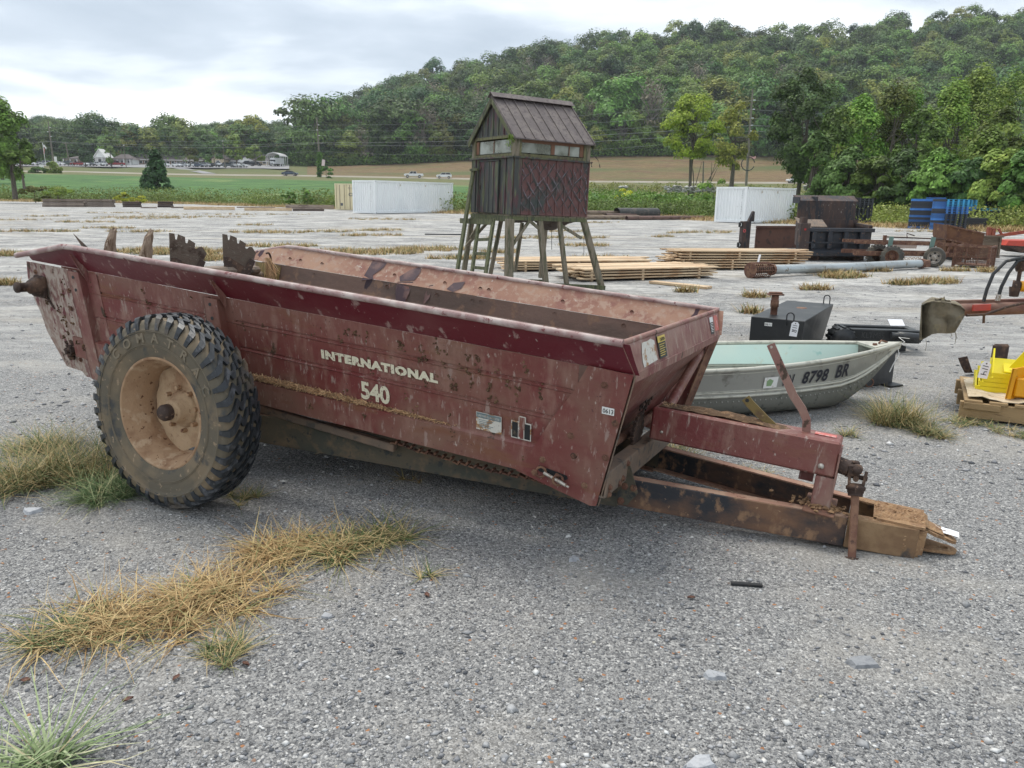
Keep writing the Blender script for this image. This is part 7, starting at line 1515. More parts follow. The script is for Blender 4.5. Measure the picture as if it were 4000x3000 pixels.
mb = MB(); r_ = np.random.default_rng(4); mb.grid([[(.02+.9*u, .02+.75*v, .175+.012*math.sin(u*16+v*3)*(1-v)+.01*r_.random()) for u in np.linspace(0, 1, 20)] for v in np.linspace(0, 1, 8)], smooth=False, thick=(0, 0, .004)); tag(mb.build('cardboard', m_card, loc=YO, rot=(0, 0, yw)), 'torn wavy cardboard sheet lying on the wooden pallet', 'cardboard')
for k in range(4):       # stacked angle troughs with triangular ends
    h = .185+.038*k; xo = .08+.02*k+(0.04 if k == 3 else 0); o = thing('yellow_trough', ['lowest yellow steel trough of the stack on the pallet', 'second yellow steel trough from the bottom of the stack', 'third yellow steel trough from the bottom of the stack', 'topmost yellow steel trough with pointed end plates'][k], 'steel part', yat(xo, .34, h), (0, 0, yw), 'stacked yellow troughs')
    mb = MB(); mb.grid([[(0, -.02, .0), (1.1, -.02, .0)], [(0, .0, -.02), (1.1, .0, -.02)], [(0, .16, -.01), (1.1, .16, -.01)], [(0, .30, .10), (1.1, .30, .10)]][::-1], smooth=False, thick=(0, 0, -.008)); mb.prism([(0, -.02, .0), (1.1, -.02, .0), (1.1, -.02, .035), (0, -.02, .035)], (0, .008, 0)); mb.build('trough', m_yel, o)
    mb = MB(); mb.prism([(0, -.03, -.005), (0, .10, -.02), (0, .20, .0), (0, .16, .20 if k == 3 else .12)], (.012, 0, 0)); mb.build('end_plate', m_yel, o)
for x in (.30, .52): mb = MB(); mb.prism([(x, .46, .36), (x+.16, .46, .36), (x+.085, .46, .50 if x < .4 else .45)], (0, .02, 0)); mb.prism([(x-.03, .44, .32), (x+.19, .44, .32), (x+.19, .6, .36), (x-.03, .6, .36)], (0, 0, .01)); tag(mb.build('pointed_plate', m_yel, loc=YO, rot=(0, 0, yw)), ['taller pointed yellow triangle plate behind the trough stack', 'shorter pointed yellow triangle plate at the right of the trough stack'][x > .4], 'steel part')
ob = thing('amber_bracket', 'amber yellow welded steel bracket standing in front on the pallet', 'steel part', yat(.27, .10, .182), (0, 0, yw))
mb = MB(); mb.prism([(0, 0, 0), (.035, 0, 0), (.05, -.01, .24), (.015, -.01, .24)], (0, .02, 0)); mb.prism([(.0, .0, 0), (.015, -.01, .24), (.20, .14, .27), (.18, .15, .0)], (.012, .0, 0)); mb.build('upright_plate', m_org, ob)
mb = MB(); mb.box((.36, .03, .095), (.62, .06, .15), bev=.012); mb.box((.46, .14, .16), (.5, .12, .08), bev=.012); mb.build('box_arm', m_org, ob); mb = MB(); mb.lathe([(0, -.002), (.012, -.002)], 10, (.30, .0, .10)); mb.build('bolt_hole', m_blackpl, ob)
mb = MB(); mb.box((0, 0, 0), (.06, .05, .05), jit=.015, bev=0); tag(mb.build('crumpled_wrap', m_decalgrey, loc=yat(.55, .16, .44)), 'crumpled plastic wrap on the amber bracket', 'wrap')
tg3 = thing('card_tag', 'white card tag reading 114 hanging on the yellow troughs', 'tag', yat(.13, .27, .425), (.0, .12, yw+.25)); tagmesh(tg3, '114', .07, .135)
p = gnd(3758, 1462); bn_ = thing('bent_steel_scrap', 'bent dark brown steel bracket on the gravel left of the yellow troughs', 'steel scrap', p, (0, 0, .2)); mb = MB(); mb.grid([[(-.10, -.03, .17), (-.02, -.05, .19)], [(-.06, -.04, .09), (.02, -.06, .10)], [(.0, -.03, .02), (.06, -.06, .03)], [(.14, .0, .01), (.16, -.04, .02)]], thick=(.012, .01, .0)); mb.build('plate', m_rustdark, bn_)
p = gnd(3900, 1415); mb = MB(); mb.box((0, 0, .10), (.17, .05, .19), bev=.02); tag(mb.build('dark_box', m_rustdark, loc=p), 'dark steel box seen behind the pointed yellow plates', 'steel box')
# ================================================================ machine drawbar wrapped in burlap at the right edge
m_burl = mat('olive_brown_burlap', (.20, .17, .12), .98, 0, [(4, .45, .6, (.10, .085, .058)), (14, .58, .66, (.24, .20, .12))], bump=(60, .004), bump2=(6, .02))
D_ = 6.4; J = lambda px, py, d=0.: Vector([float(a) for a in at(px, py, D_+d)])
dbar = thing('machine_drawbar', 'faded red steel drawbar with hoses reaching in from the right edge', 'drawbar', (J(4000, 1185).x, D_, 0)); jo = Vector(dbar.location)
def jl(px, py, d=0.): return J(px, py, d)-jo
mb = MB(); mb.tube([jl(3700, 1212, .05), jl(3850, 1208, .05), jl(4400, 1190, .05)], .052, 12); mb.bar(jl(3720, 1182, .15), jl(4400, 1168, .15), .05, .04); mb.bar(jl(3640, 1230, -.02), jl(3700, 1222, -.02), .03, .03); mb.build('steel_tube', mat('dull_red_brown_tube', (.16, .065, .05), .7, 0, [(3, .45, .6, (.21, .12, .085)), (9, .6, .68, (.09, .045, .035))], bump=(20, .003)), dbar)
mb = MB(); mb.bar(jl(3800, 1203, -.03), jl(3868, 1200, -.03), .02, .05); mb.build('red_patch', m_redp, dbar)
mb = MB(); mb.tube([jl(3775, 1232, -.06), jl(3850, 1228, -.07), jl(3930, 1200, -.08), jl(4000, 1184, -.06), jl(4300, 1160, 0)], .011, 8); mb.build('hose_along_tube', m_rustdark, dbar)
for a in ((3842, 1178, 3855, 1130, 3880, 1070, 3930, 1020, 4010, 1003), (3896, 1172, 3912, 1120, 3940, 1065, 3975, 1020, 4040, 1000)):
    mb = MB(); mb.tube([jl(a[i], a[i+1], .05) for i in range(0, 10, 2)]+[jl(4200, 1040, .1)], .014, 8); mb.build('hydraulic_hose', m_blackpl, dbar)
mb = MB(); mb.tube([jl(3896, 1175, .05), jl(3903, 1150, .05)], .02, 8); mb.build('hose_fitting', m_zinc, dbar)
mb = MB(); mb.tube([jl(3844, 1225, -.06), jl(3842, 1262, -.06)], .010, 6); mb.build('hanging_strap', m_rustdark, dbar)
mb = MB(); mb.tube([jl(3990, 1010, .1), jl(3985, 1045, .1), jl(3984, 1060, .1)], [.035, .04, .03], 10); mb.tube([jl(3984, 1060, .1), jl(3976, 1105, .1)], .016, 8); mb.tube([jl(3976, 1100, .1), jl(3965, 1120, .1), jl(3960, 1158, .1)], [.035, .045, .035], 10); cy_ = mb.build('cylinder_with_yoke', m_rustdark, dbar)
mb = MB(); mb.tube([jl(3980, 1118, .1), jl(4250, 1130, .1)], .045, 12); mb.build('yellow_cylinder', m_org, dbar)
mb = MB(); mb.tube([jl(4230, 1190, .05), Vector((jl(4230, 1190, .05).x, 0, .0))], .05, 10); mb.box((jl(4230, 1190).x, 0, .01), (.3, .3, .02)); mb.bar(jl(4200, 1020, .1), jl(4230, 1190, .08), .08, .06); mb.build('stand_post', m_rust, dbar)
t_ = thing('card_tag', 'blank white card tag by the yellow cylinder at the right edge', 'tag', J(3940, 1108, .05)); mb = MB(); mb.prism([(-.025, 0, -.02), (.03, 0, -.024), (.032, 0, .022), (-.02, 0, .026)][::-1], (0, .001, 0)); mb.build('card', m_paper, t_)
# burlap draped over the end
r_ = np.random.default_rng(8); colsx = [3600, 3622, 3640, 3665, 3700, 3730, 3752, 3768]; top_y = [1192, 1184, 1180, 1182, 1186, 1190, 1200, 1215]; bot_y = [1330, 1322, 1306, 1302, 1303, 1300, 1262, 1235]
rows = []
for v in np.linspace(0, 1, 9):
    r = []
    for i, x in enumerate(colsx):
        d = -.13+.022*r_.normal()*v+.05*math.sin(i*1.9)*v+.03*math.sin(i*4.1+v*6); 
        if i < 3: d = -.13+.12*(2-i)*.5
        py = top_y[i]+(bot_y[i]-top_y[i])*v; px = x-(6 if i < 2 else 0)*v*1.5; r.append(tuple(J(px, py, d)-jo))
    rows.append(r)
bl = thing('burlap_sack', 'olive brown burlap sack draped over the end of the drawbar', 'burlap', jo); mb = MB(); mb.grid(rows, thick=(0, .006, 0)); mb.build('front_drape', m_burl, bl)
mb = MB(); mb.grid([[tuple(J(x, y, d)-jo+Vector((0, 0, .008*r_.random()))) for x, y in zip(colsx, [a-b for a, b in zip(top_y, dy)])] for d, dy in ((-.13, [0]*8), (-.04, [3, 6, 10, 12, 8, 8, 4, 0]), (.06, [4, 10, 14, 14, 10, 10, 6, 2]), (.16, [0, 4, 8, 8, 8, 8, 4, 2]))], thick=(0, 0, .006)); mb.build('top_fold', m_burl, bl)
mb = MB(); mb.grid([[tuple(J(3650+60*u+6*math.sin(v*5), 1166+22*v+4*math.sin(u*9)+6*u, -.10+.1*v)-jo) for u in np.linspace(0, 1, 7)] for v in np.linspace(0, 1, 5)], thick=(0, .01, .006)); mb.prism([tuple(J(*p)-jo) for p in ((3672, 1180, -.12), (3690, 1158, -.1), (3694, 1182, -.12))], (0, .01, 0)); mb.build('folded_flap', m_burl, bl)
mb = MB(); mb.grid([[tuple(J(3598, 1194, -.12)-jo), tuple(J(3604, 1192, .16)-jo)], [tuple(J(3596, 1325, -.10)-jo), tuple(J(3600, 1300, .14)-jo)]], thick=(.006, 0, 0)); mb.build('side_drape', m_burl, bl)
mb = MB()
for px, y0, y1 in ((3617, 1325, 1370), (3715, 1300, 1320), (3732, 1296, 1345), (3734, 1300, 1335)): mb.tube([J(px, y0, -.1)-jo, J(px+2, (y0+y1)/2, -.1)-jo, J(px-2, y1, -.1)-jo], .002, 4)
mb.build('loose_threads', m_burl, bl)
# ================================================================ power poles and wires
m_pole = mat('grey_wood_pole', (.20, .18, .14), .9, 0, [(1, .45, .6, (.15, .13, .10), (4, 4, .3))]); m_wire = mat('pale_power_line', (.24, .26, .25), .6); m_ins = mat('white_insulator', (.7, .7, .7), .4)
def pole(lab, px0, y0, px1, y1, D, r, arms, ivy=False):
    a = Vector([float(v) for v in at(px0, y0, D)]); b = Vector([float(v) for v in at(px1, y1, D)]); o = thing('power_pole', lab, 'power pole', a)
    mb = MB(); mb.tube([(0, 0, -.5), tuple((b-a)*.5), tuple(b-a)], [r, r*.85, r*.6], 10); mb.build('shaft', m_pole, o)
    for px, py in arms: q = Vector([float(v) for v in at(px, py, D)])-a; mb = MB(); mb.tube([q+Vector((-.1, -.25, 0)), q+Vector((.35, -.25, .0))], .11, 6); mb.build('insulator', m_ins, o)
    return o, a, b
pl1, a1, b1 = pole('tall wooden power pole wrapped in ivy at the foot, left of the containers', 1252, 690, 1237, 458, 236, .30, [(1243, 488), (1238, 508), (1246, 530)])
q = Vector([float(v) for v in at(1246, 558, 236)])-a1; mb = MB(); mb.box(q, (2.2, .15, .2)); mb.build('crossarm', m_pole, pl1)
P_ = [np.array(at(1250+rng.normal(0, 3), y, 235.4)) for y in np.linspace(600, 690, 60)]; leafstrip('pole_ivy', P_, 1300, .35, .8, G_MD, 'ivy climbing the lower half of the power pole left of the containers', 'ivy', 31)
pl2, a2, b2 = pole('tall wooden power pole standing before the dry pasture right of the tower', 2915, 716, 2940, 348, 168, .27, [(2943, 392), (2940, 428), (2936, 462), (2933, 490), (2931, 512), (2930, 532)])
mb = MB(); qq = Vector([float(v) for v in at(2922, 640, 167)])-a2; mb.tube([qq+Vector((1.35*math.cos(t), 0, 1.35*math.sin(t))) for t in np.linspace(.2, 5.9, 18)], .10, 6); mb.build('cable_coil', m_blackpl, pl2)
mb = MB(); mb.grid([[tuple(Vector([float(v) for v in at(2928+25*u, 608+5*math.sin(3*u)+9*v, 167)])-a2) for u in np.linspace(0, 1, 6)] for v in (0, 1)]); mb.build('red_white_ribbon', mat('red_white_ribbon', (.65, .35, .33), .7), pl2)
pl3, a3, b3 = pole('leaning wooden power pole behind the car park at far left', 209, 634, 188, 475, 290, .32, [(196, 498), (187, 515), (200, 533)])
pl4, a4, b4 = pole('short wooden pole with crossarm beside the flag pole', 268, 618, 256, 556, 290, .25, [])
mb = MB(); mb.box(Vector([float(v) for v in at(258, 560, 290)])-a4, (2.6, .15, .2)); mb.build('crossarm', m_pole, pl4)
pole('thin lamp pole behind the parked cars, right of the dark trees', 494, 658, 483, 568, 290, .14, [(483, 568)]); pole('thin lamp pole in the car park before the tan gabled house', 880, 655, 870, 552, 290, .17, [(869, 551)]); pole('short grey post among thin trees right of the tower', 2745, 768, 2748, 630, 110, .13, []); pole('thin grey pole behind the carport', 1017, 615, 1014, 575, 300, .12, [])
off_l = [at(-900, y+40, 300) for y in (470, 488, 505, 520, 560, 590)]
def wire(lab, pts, r=.035, sag=1.5):
    V = []
    for a, b in zip(pts[:-1], pts[1:]):
        a = np.array(a, float); b = np.array(b, float)
        for t in np.linspace(0, 1, 15)[:-1]: p = a+(b-a)*t; V.append(p-np.array([0, 0, sag*4*t*(1-t)]))
    V.append(np.array(pts[-1], float)); mb = MB(); mb.tube(V, r, 4); tag(mb.build('power_line', m_wire), lab, 'power line', 'power lines along the road')
for i, (yl, y1_, y2_, y3_) in enumerate([(498, 488, 392, 380), (515, 508, 428, 428), (533, 530, 462, 470), (552, 557, 490, 498), (553, 561, 512, 520), (575, 590, 532, 545)]):
    wire('power line strung between the tall poles, %s from the top' % ['first', 'second', 'third', 'fourth', 'fifth', 'sixth'][i], [off_l[i], at(192, yl, 290), at(1242, y1_, 235.6), at(2938, y2_, 167.6), at(5200, y3_+10, 150)], .032 if i in (3, 4) else .02, [1.4, 1.6, 1.7, 1.0, 1.6, 2.2][i])
m_sign = mat('pale_pink_banner', (.72, .58, .58), .7)
for px, py, w, h, D, lab, z in ((1263, 636, .9, 1.8, 234, 'small white and pink banner hanging beside the ivy covered pole', 0), (217, 622, 1.0, 1.8, 288, 'small white sign on a post among the parked cars at far left', 0), (162, 650, 1.5, 1.2, 270, 'white board sign in front of the parked cars', 0)):
    p = at(px, py, D); o = thing('sign', lab, 'sign', (p[0], p[1], p[2]-2)); mb = MB(); mb.box((0, 0, 2), (w, .05, h), ry=.15 if px > 1000 else 0); mb.build('panel', m_sign if px > 1000 else m_white, o); mb = MB(); mb.tube([(0, .05, -1), (0, .05, 2.6)], .05, 6); mb.build('post', m_pole, o)
p = Vector([float(v) for v in at(178, 634, 285)]); fl = thing('flag_pole', 'tall thin flag pole with a white and red flag left of the porch', 'flag pole', p); mb = MB(); mb.tube([(0, 0, -1), tuple(Vector([float(v) for v in at(166, 557, 285)])-p)], .09, 6); mb.build('mast', m_ins, fl)
mb = MB(); mb.grid([[tuple(Vector([float(v) for v in at(168+14*u, 565+10*u*u+9*v, 285)])-p+Vector((0, .3*math.sin(u*6), 0))) for u in np.linspace(0, 1, 7)] for v in (0, 1)]); mb.build('flag', m_white, fl); mb = MB(); mb.grid([[tuple(Vector([float(v) for v in at(170+4*u, 580+22*v, 285)])-p) for u in (0, 1)] for v in (0, 1)]); mb.build('lower_flag', m_redst, fl)
# ================================================================ vehicles
m_carglass = mat('dark_car_glass', (.02, .025, .03), .1); m_tyb = mat('car_tyre', (.02, .02, .02), .8); m_hub = mat('bright_hub', (.45, .45, .46), .35, .7); m_lampw = mat('headlamp_glass', (.8, .8, .8), .2); m_lampr = mat('tail_lamp', (.4, .02, .02), .3)
PAINT = {n: mat(n+'_car_paint', c, .3, .1) for n, c in dict(white=(.74, .75, .76), silver=(.42, .44, .46), black=(.018, .02, .022), grey=(.11, .13, .14), red=(.28, .03, .03), blue=(.05, .075, .12), green=(.05, .075, .06), tan=(.4, .36, .28)).items()}
SH = {   # silhouettes: body outline (x, z) and greenhouse outline
 'sedan': (4.7, 1.8, [(0, .35), (0, .72), (.25, .86), (1.2, .95), (3.75, 1.0), (4.6, .92), (4.7, .7), (4.7, .35)], [(1.15, .93), (1.9, 1.40), (3.1, 1.44), (3.95, 1.0)]),
 'suv': (4.6, 1.85, [(0, .38), (0, .85), (.2, 1.0), (1.15, 1.08), (4.45, 1.12), (4.6, .9), (4.6, .38)], [(1.0, 1.06), (1.6, 1.62), (4.0, 1.68), (4.5, 1.12)]),
 'pickup': (5.8, 2.0, [(0, .5), (0, .95), (.2, 1.12), (1.5, 1.2), (5.7, 1.22), (5.8, 1.1), (5.8, .5)], [(1.4, 1.18), (2.0, 1.82), (3.6, 1.86), (3.85, 1.2)]),
 'van': (5.2, 1.95, [(0, .4), (0, .95), (.7, 1.15), (5.1, 1.2), (5.2, 1.0), (5.2, .4)], [(.65, 1.13), (1.4, 1.85), (4.9, 1.9), (5.1, 1.2)])}
CARS = {}
def car_proto(shape, color, label, p, rz):
    L_, w, body, gh = SH[shape]; o = thing(shape if shape != 'suv' else 'sport_utility_car', label, 'car' if shape in ('sedan', 'suv') else ('pickup truck' if shape == 'pickup' else 'van'), p, (0, 0, rz)); x0 = -L_/2
    wr = .34 if shape != 'pickup' else .40; wx = (L_*.18, L_*.80); bot = body[0][1]; P = []
    for x in wx[::-1]:
        P += [(x+wr*1.2*math.cos(t), max(bot, wr+wr*1.2*math.sin(t))) for t in np.linspace(0, math.pi, 8)]
    prof = body+[(a, b) for a, b in P]
    mb = MB(); mb.prism([(x+x0, -w/2, z) for x, z in prof], (0, w, 0)); mb.build('body', PAINT[color], o, bevel=.07)
    mb = MB(); n = len(gh); A = [(x+x0, -w/2+.06+(.16 if 0 < i < n-1 else 0), z) for i, (x, z) in enumerate(gh)]; B = [(x, -y, z) for x, y, z in A]; mb.add(A+B, [tuple(range(n)), tuple(range(2*n-1, n-1, -1))]+[(i+n, (i+1) % n+n, (i+1) % n, i) for i in range(n)]); mb.build('windows', m_carglass, o)
    mb = MB(); r0, r1 = gh[1], gh[2]; mb.prism([(r0[0]+x0-.05, -w/2+.2, r0[1]+.0), (r1[0]+x0+.05, -w/2+.2, r1[1]), (r1[0]+x0+.05, w/2-.2, r1[1]), (r0[0]+x0-.05, w/2-.2, r0[1])], (0, 0, .05))
    for f_ in (.0, .5, 1.):
        for s_ in (-1, 1):
            xt = r0[0]+(r1[0]-r0[0])*f_; xb = gh[0][0]+(gh[3][0]-gh[0][0])*f_; mb.bar((xt+x0, s_*(w/2-.20), r0[1]), (xb+x0, s_*(w/2-.045), gh[0][1]), .05, .07)
    mb.build('roof', PAINT[color], o)
    for x in wx:
        for s_ in (-1, 1): mb = MB(); mb.lathe([(0, -.11), (wr*.95, -.11), (wr, -.07), (wr, .07), (wr*.95, .11), (0, .11)], 16, (x+x0, s_*(w/2-.12), wr)); ww = mb.build('wheel', m_tyb, o); mb = MB(); mb.lathe([(0, -.005*s_*0-.115), (wr*.6, -.115)], 12, (x+x0, s_*(w/2-.12), wr)); mb.lathe([(wr*.6, .115), (0, .115)], 12, (x+x0, s_*(w/2-.12), wr)); mb.build('hub', m_hub, ww)
    for s_ in (-1, 1): mb = MB(); mb.box((x0-.0, s_*(w/2-.25), bot+.34), (.05, .3, .14)); mb.build('headlight', m_lampw, o); mb = MB(); mb.box((-x0+.0, s_*(w/2-.2), bot+.42), (.05, .22, .2)); mb.build('tail_light', m_lampr, o)
    if shape == 'pickup': mb = MB(); mb.box((x0+4.75, 0, 1.235), (1.75, 1.6, .03)); mb.build('bed_opening', m_blackpl, o)
    return o
def car(shape, color, px, py, D, rz, lab, grp=None, ground=None):
    p = at(px, py, D) if ground is None else ground
    key = (shape, color)
    if key in CARS: o = copy_tree(CARS[key]); o['label'] = lab; o.location = tuple(p); o.rotation_euler = (0, 0, rz)
    else: o = car_proto(shape, color, lab, p, rz); CARS[key] = o
    if grp: o['group'] = grp
    elif 'group' in o: del o['group']
    return o
def rd(px, lane=.5): a = lp_('RN', px); b = lp_('RF', px); return a*(1-lane)+b*lane+np.array([0, 0, .03])
car('sedan', 'blue', 0, 0, 0, math.radians(175), 'dark blue sedan driving on the highway left of the ivy covered pole', ground=rd(1133, .4)); car('pickup', 'white', 0, 0, 0, math.radians(8), 'white pickup truck on the highway just above the long white container', ground=rd(1616, .4)); car('suv', 'white', 0, 0, 0, math.radians(4), 'small white car following the pickup, just left of the tower', ground=rd(1735, .4)); car('pickup', 'white', 0, 0, 0, math.radians(2), 'white pickup truck on the road partly behind the tall dark tree at right', ground=rd(3110, .4))
# the two directions: cars face -x at rz=0
lot = [('suv', 'white', 106, 'near left end of the row'), ('sedan', 'white', 131, None), ('sedan', 'black', 150, None), ('sedan', 'silver', 177, None), ('suv', 'silver', 190, None), ('sedan', 'white', 236, None), ('suv', 'green', 272, None), ('sedan', 'red', 302, None), ('sedan', 'red', 320, None), ('sedan', 'white', 335, None), ('sedan', 'grey', 358, None), ('sedan', 'white', 386, None), ('suv', 'white', 418, None), ('pickup', 'red', 456, None), ('van', 'white', 358, 'b'), ('suv', 'white', 434, 'b'), ('suv', 'white', 639, None), ('sedan', 'white', 693, None), ('sedan', 'silver', 720, None), ('suv', 'white', 758, None), ('sedan', 'blue', 774, None), ('suv', 'silver', 806, None), ('sedan', 'black', 837, None), ('sedan', 'white', 850, 'b'), ('suv', 'grey', 893, None), ('van', 'white', 923, None), ('sedan', 'white', 945, None), ('pickup', 'black', 967, 'b'), ('suv', 'black', 999, 'b'), ('sedan', 'white', 60, None), ('sedan', 'silver', 85, None), ('van', 'white', 20, None)]
seen = {}
lot.sort(key=lambda c: c[2])
for i, (shp, colr, px, row) in enumerate(lot):
    t = .80 if row == 'b' else .62; p = pastpt(px, t)+np.array([0, 0, .28])
    side = 'left of the flag pole' if px < 165 else 'left of the white porch' if px < 350 else 'before the white porch' if px < 400 else 'right of the white porch' if px < 500 else 'left of the brownish tree' if px < 740 else 'before the tan house' if px < 865 else 'between lamp pole and carport'
    key = (colr, shp, side, row); seen[key] = seen.get(key, 0)+1; n = sum(1 for c in lot if (c[1], c[0]) == (colr, shp) and 0)
    kind = dict(sedan='sedan', suv='utility car', pickup='pickup', van='van')[shp]
    nb = lot[i-1] if i else None; beside = ('right beside the %s %s' % (nb[1], dict(sedan='sedan', suv='utility car', pickup='pickup', van='van')[nb[0]])) if nb else 'at the left picture edge'
    car(shp, colr, 0, 0, 0, math.radians([150, 160, 28, 172][i % 4]), 'parked %s %s %s, %s' % (colr, kind, beside, side), 'cars parked in the far car park', p)
# camper under the carport
p = pastpt(1078, .80)+np.array([0, 0, .3]); cp_ = thing('camper_van', 'white camper van parked under the open white carport', 'camper van', p, (0, 0, math.radians(65)))
mb = MB(); mb.box((1.2, 0, 1.9), (4.6, 2.2, 2.2), bev=.15); mb.box((-1.6, 0, 1.1), (1.5, 2.0, 1.2), bev=.15); mb.box((-1.3, 0, 2.55), (1.2, 2.1, .8), bev=.15); mb.build('body', PAINT['white'], cp_); mb = MB(); mb.box((-1.75, 0, 1.75), (1.0, 1.9, .55), ry=-.3); mb.box((-2.36, 0, .95), (.03, 1.4, .35)); mb.build('windscreen', m_carglass, cp_)
for x in (-1.6, 2.2):
    for s_ in (-1, 1): mb = MB(); mb.lathe([(0, -.12), (.38, -.12), (.38, .12), (0, .12)], 14, (x, s_*.95, .4)); mb.build('wheel', m_tyb, cp_)
p = pastpt(1076, .80)+np.array([0, 0, .3]); cpt = thing('carport', 'open white metal carport at the right end of the car park', 'carport', p, (0, 0, math.radians(-4))); w = 2.75
for y in (-2, 0, 2, 4, 6):
    mb = MB(); mb.tube([(-w, y, -.3), (-w, y, 3.6), (-w+.7, y, 4.3), (0, y, 4.9), (w-.7, y, 4.3), (w, y, 3.6), (w, y, -.3)], .12, 6); mb.build('arch_frame', m_ins, cpt)
mb = MB(); mb.grid([[(x, y, z) for y in (-2.2, 6.2)] for x, z in ((-w, 3.65), (-w+.7, 4.4), (0, 5.0), (w-.7, 4.4), (w, 3.65))], smooth=False, thick=(0, 0, .06)); mb.build('roof', m_ins, cpt)
# ================================================================ buildings
m_brick = mat('brown_brick', (.20, .13, .095), .9, 0, [(.8, .45, .6, (.16, .10, .075)), (6, .55, .62, (.26, .18, .13), (1, 1, 3))]); m_shing = mat('grey_brown_shingles', (.115, .098, .095), .9, 0, [(.6, .45, .6, (.14, .12, .115), (.4, 1, 1)), (5, .55, .62, (.085, .072, .07))]); m_wtrim = mat('white_trim', (.72, .72, .70), .6); m_tansid = mat('tan_siding', (.46, .38, .27), .8); m_win = mat('dark_window_glass', (.03, .035, .04), .15)
def house(lab, px0, px1, yb, ye, yr, D, depth, wall, roofm, gable=False, nwin=6, porch=False, name='building'):
    a = Vector([float(v) for v in at(px0, yb, D)]); b = Vector([float(v) for v in at(px1, yb, D)]); L_ = b.x-a.x; H_ = (yb-ye)*D/3128*1.0; HR = (yb-yr)*D/3128; o = thing(name, lab, 'building', (a.x, D, a.z))
    mb = MB(); mb.box((L_/2, depth/2, H_/2-.6), (L_, depth, H_+1.2)); mb.build('wall', wall, o)
    e = .45; mb = MB()
    if gable:
        mb.prism([(0, 0.01, H_), (L_, .01, H_), (L_/2, .01, HR-.1)], (0, depth-.02, 0)); mb.build('gable', m_wtrim if gable == 'w' else wall, o); mb = MB()
        mb.prism([(-e, -e, H_-.15), (L_/2, -e, HR), (L_/2, -e, HR+.25), (-e, -e, H_+.1)], (0, depth+2*e, 0)); mb.prism([(L_+e, -e, H_-.15), (L_+e, -e, H_+.1), (L_/2, -e, HR+.25), (L_/2, -e, HR)], (0, depth+2*e, 0))
        rf = mb.build('roof', roofm, o)
    else:
        r = [(-e, -e, H_), (L_+e, -e, H_), (L_+e, depth+e, H_), (-e, depth+e, H_), (2.5, depth/2, HR), (L_-2.5, depth/2, HR)]; mb.add(r, [(0, 1, 5, 4), (1, 2, 5), (2, 3, 4, 5), (3, 0, 4), (3, 2, 1, 0)]); rf = mb.build('roof', roofm, o)
        mb = MB(); mb.box((L_/2, -e-.02, H_-.08), (L_+2*e, .08, .2)); mb.build('fascia', m_wtrim, rf)
    for k in range(nwin):
        x = L_*(k+.5)/nwin; mb = MB(); mb.box((x, -.02, H_*.52), (1.5, .08, H_*.5)); w = mb.build('window', m_wtrim, o); mb = MB(); mb.box((x, -.07, H_*.52), (1.2, .04, H_*.42)); mb.build('pane', m_win, w)
    if porch:
        for x in np.linspace(.3, L_-.3, porch): mb = MB(); mb.box((x, -1.7, H_/2-.5), (.3, .3, H_+1)); mb.build('column', m_wtrim, o)
        mb = MB(); mb.box((L_/2, -1.1, H_+.05), (L_+.6, 1.9, .2)); mb.build('porch_roof', m_wtrim if gable else roofm, o)
    return o
house('low house with hipped grey roof and white porch columns at left', 256, 340, 640, 621, 609, 318, 9, m_tansid, m_shing, False, 3, porch=4)
house('white gabled entrance portico between two dark trees', 372, 412, 640, 616, 586, 314, 6, m_wtrim, m_wtrim, 'w', 1, porch=3)
house('long single storey brick building with grey shingle roof and many white windows', 478, 792, 642, 623, 599, 325, 14, m_brick, m_shing, False, 15)
house('white walled wing at the left end of the long brick building', 440, 520, 641, 622, 603, 316, 5, m_wtrim, m_shing, False, 3, porch=4)
house('small tan gabled house beside the lamp pole', 828, 876, 643, 622, 606, 316, 8, m_tansid, m_shing, True, 1)
house('low brown roofed building behind the parked white van', 880, 930, 640, 628, 616, 322, 8, m_brick, m_shing, False, 2)
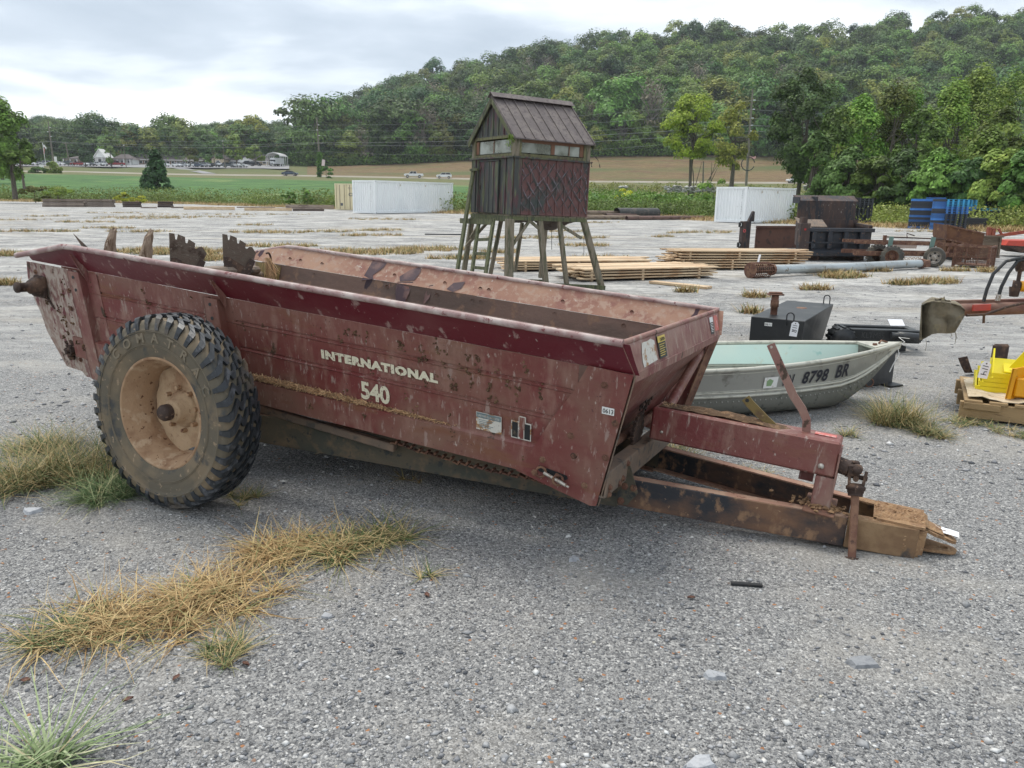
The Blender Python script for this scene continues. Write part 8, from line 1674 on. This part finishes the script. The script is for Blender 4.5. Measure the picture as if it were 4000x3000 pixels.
house('white ended low building left of the carport', 930, 990, 641, 627, 612, 318, 8, m_wtrim, m_shing, True, 1); house('grey roofed low shed beside the carport', 985, 1050, 642, 630, 604, 320, 8, m_tansid, m_shing, False, 2)
# rubble heaps at the roadside
m_rub = island_ramp('pale_rubble', [(0, (.25, .24, .22)), (.5, (.45, .43, .40)), (1, (.70, .68, .64))])
def reg(px0, px1, py0, py1, D):
    def f(n, r): return np.array([at(a, b, D) for a, b in zip(r.uniform(px0, px1, n), r.uniform(py0, py1, n))])
    return f
for i, (a, b, c, d, D, n, s0, lab) in enumerate([(2590, 2800, 728, 752, 106, 150, .5, 'heap of pale broken concrete under the yellow green tree'), (3140, 3220, 722, 745, 100, 110, .55, 'heap of pale broken wood and rubble right of the tall dark tree'), (2420, 2460, 728, 735, 106, 14, .4, 'few pale broken stones in the weeds right of the tower')]): o = stones(n, 'rubble_heap', m_rub, reg(a, b, c, d, D), .12, s0, 90+i, 1.5); tag(o, lab, 'rubble', kind='stuff')
# thin bare saplings by the yellow green tree
for i, (px, lab) in enumerate([(2705, 'thin bare sapling just right of the yellow green tree trunk'), (2770, 'thin bare forked sapling left of the ivy covered tree')]):
    p = at(px, 770, 108); o = thing('sapling', lab, 'tree', p); mb = MB(); r_ = np.random.default_rng(i)
    for k in range(4): mb.tube([(0, 0, 0), (r_.normal(0, .3), 0, 2), (r_.normal(0, 1), 0, 3.5+r_.random()*2)], [.09, .06, .025], 5)
    mb.build('trunk', m_bark, o)
# ================================================================ thin haze over the valley
mb = MB(); mb.box((0, 380, 65), (2600, 1500, 150)); hz_ = mb.build('haze', None)
hm = bpy.data.materials.new('valley_haze'); hm.use_nodes = True; t = hm.node_tree; t.nodes.clear(); o_ = t.nodes.new('ShaderNodeOutputMaterial'); v_ = t.nodes.new('ShaderNodeVolumePrincipled'); v_.inputs['Density'].default_value = .0002; v_.inputs['Color'].default_value = (.86, .91, 1, 1); v_.inputs['Anisotropy'].default_value = .2
t.links.new(v_.outputs[0], o_.inputs['Volume']); hz_.data.materials.clear(); hz_.data.materials.append(hm); tag(hz_, 'thin pale air softening the far wooded hills', 'haze', kind='stuff')
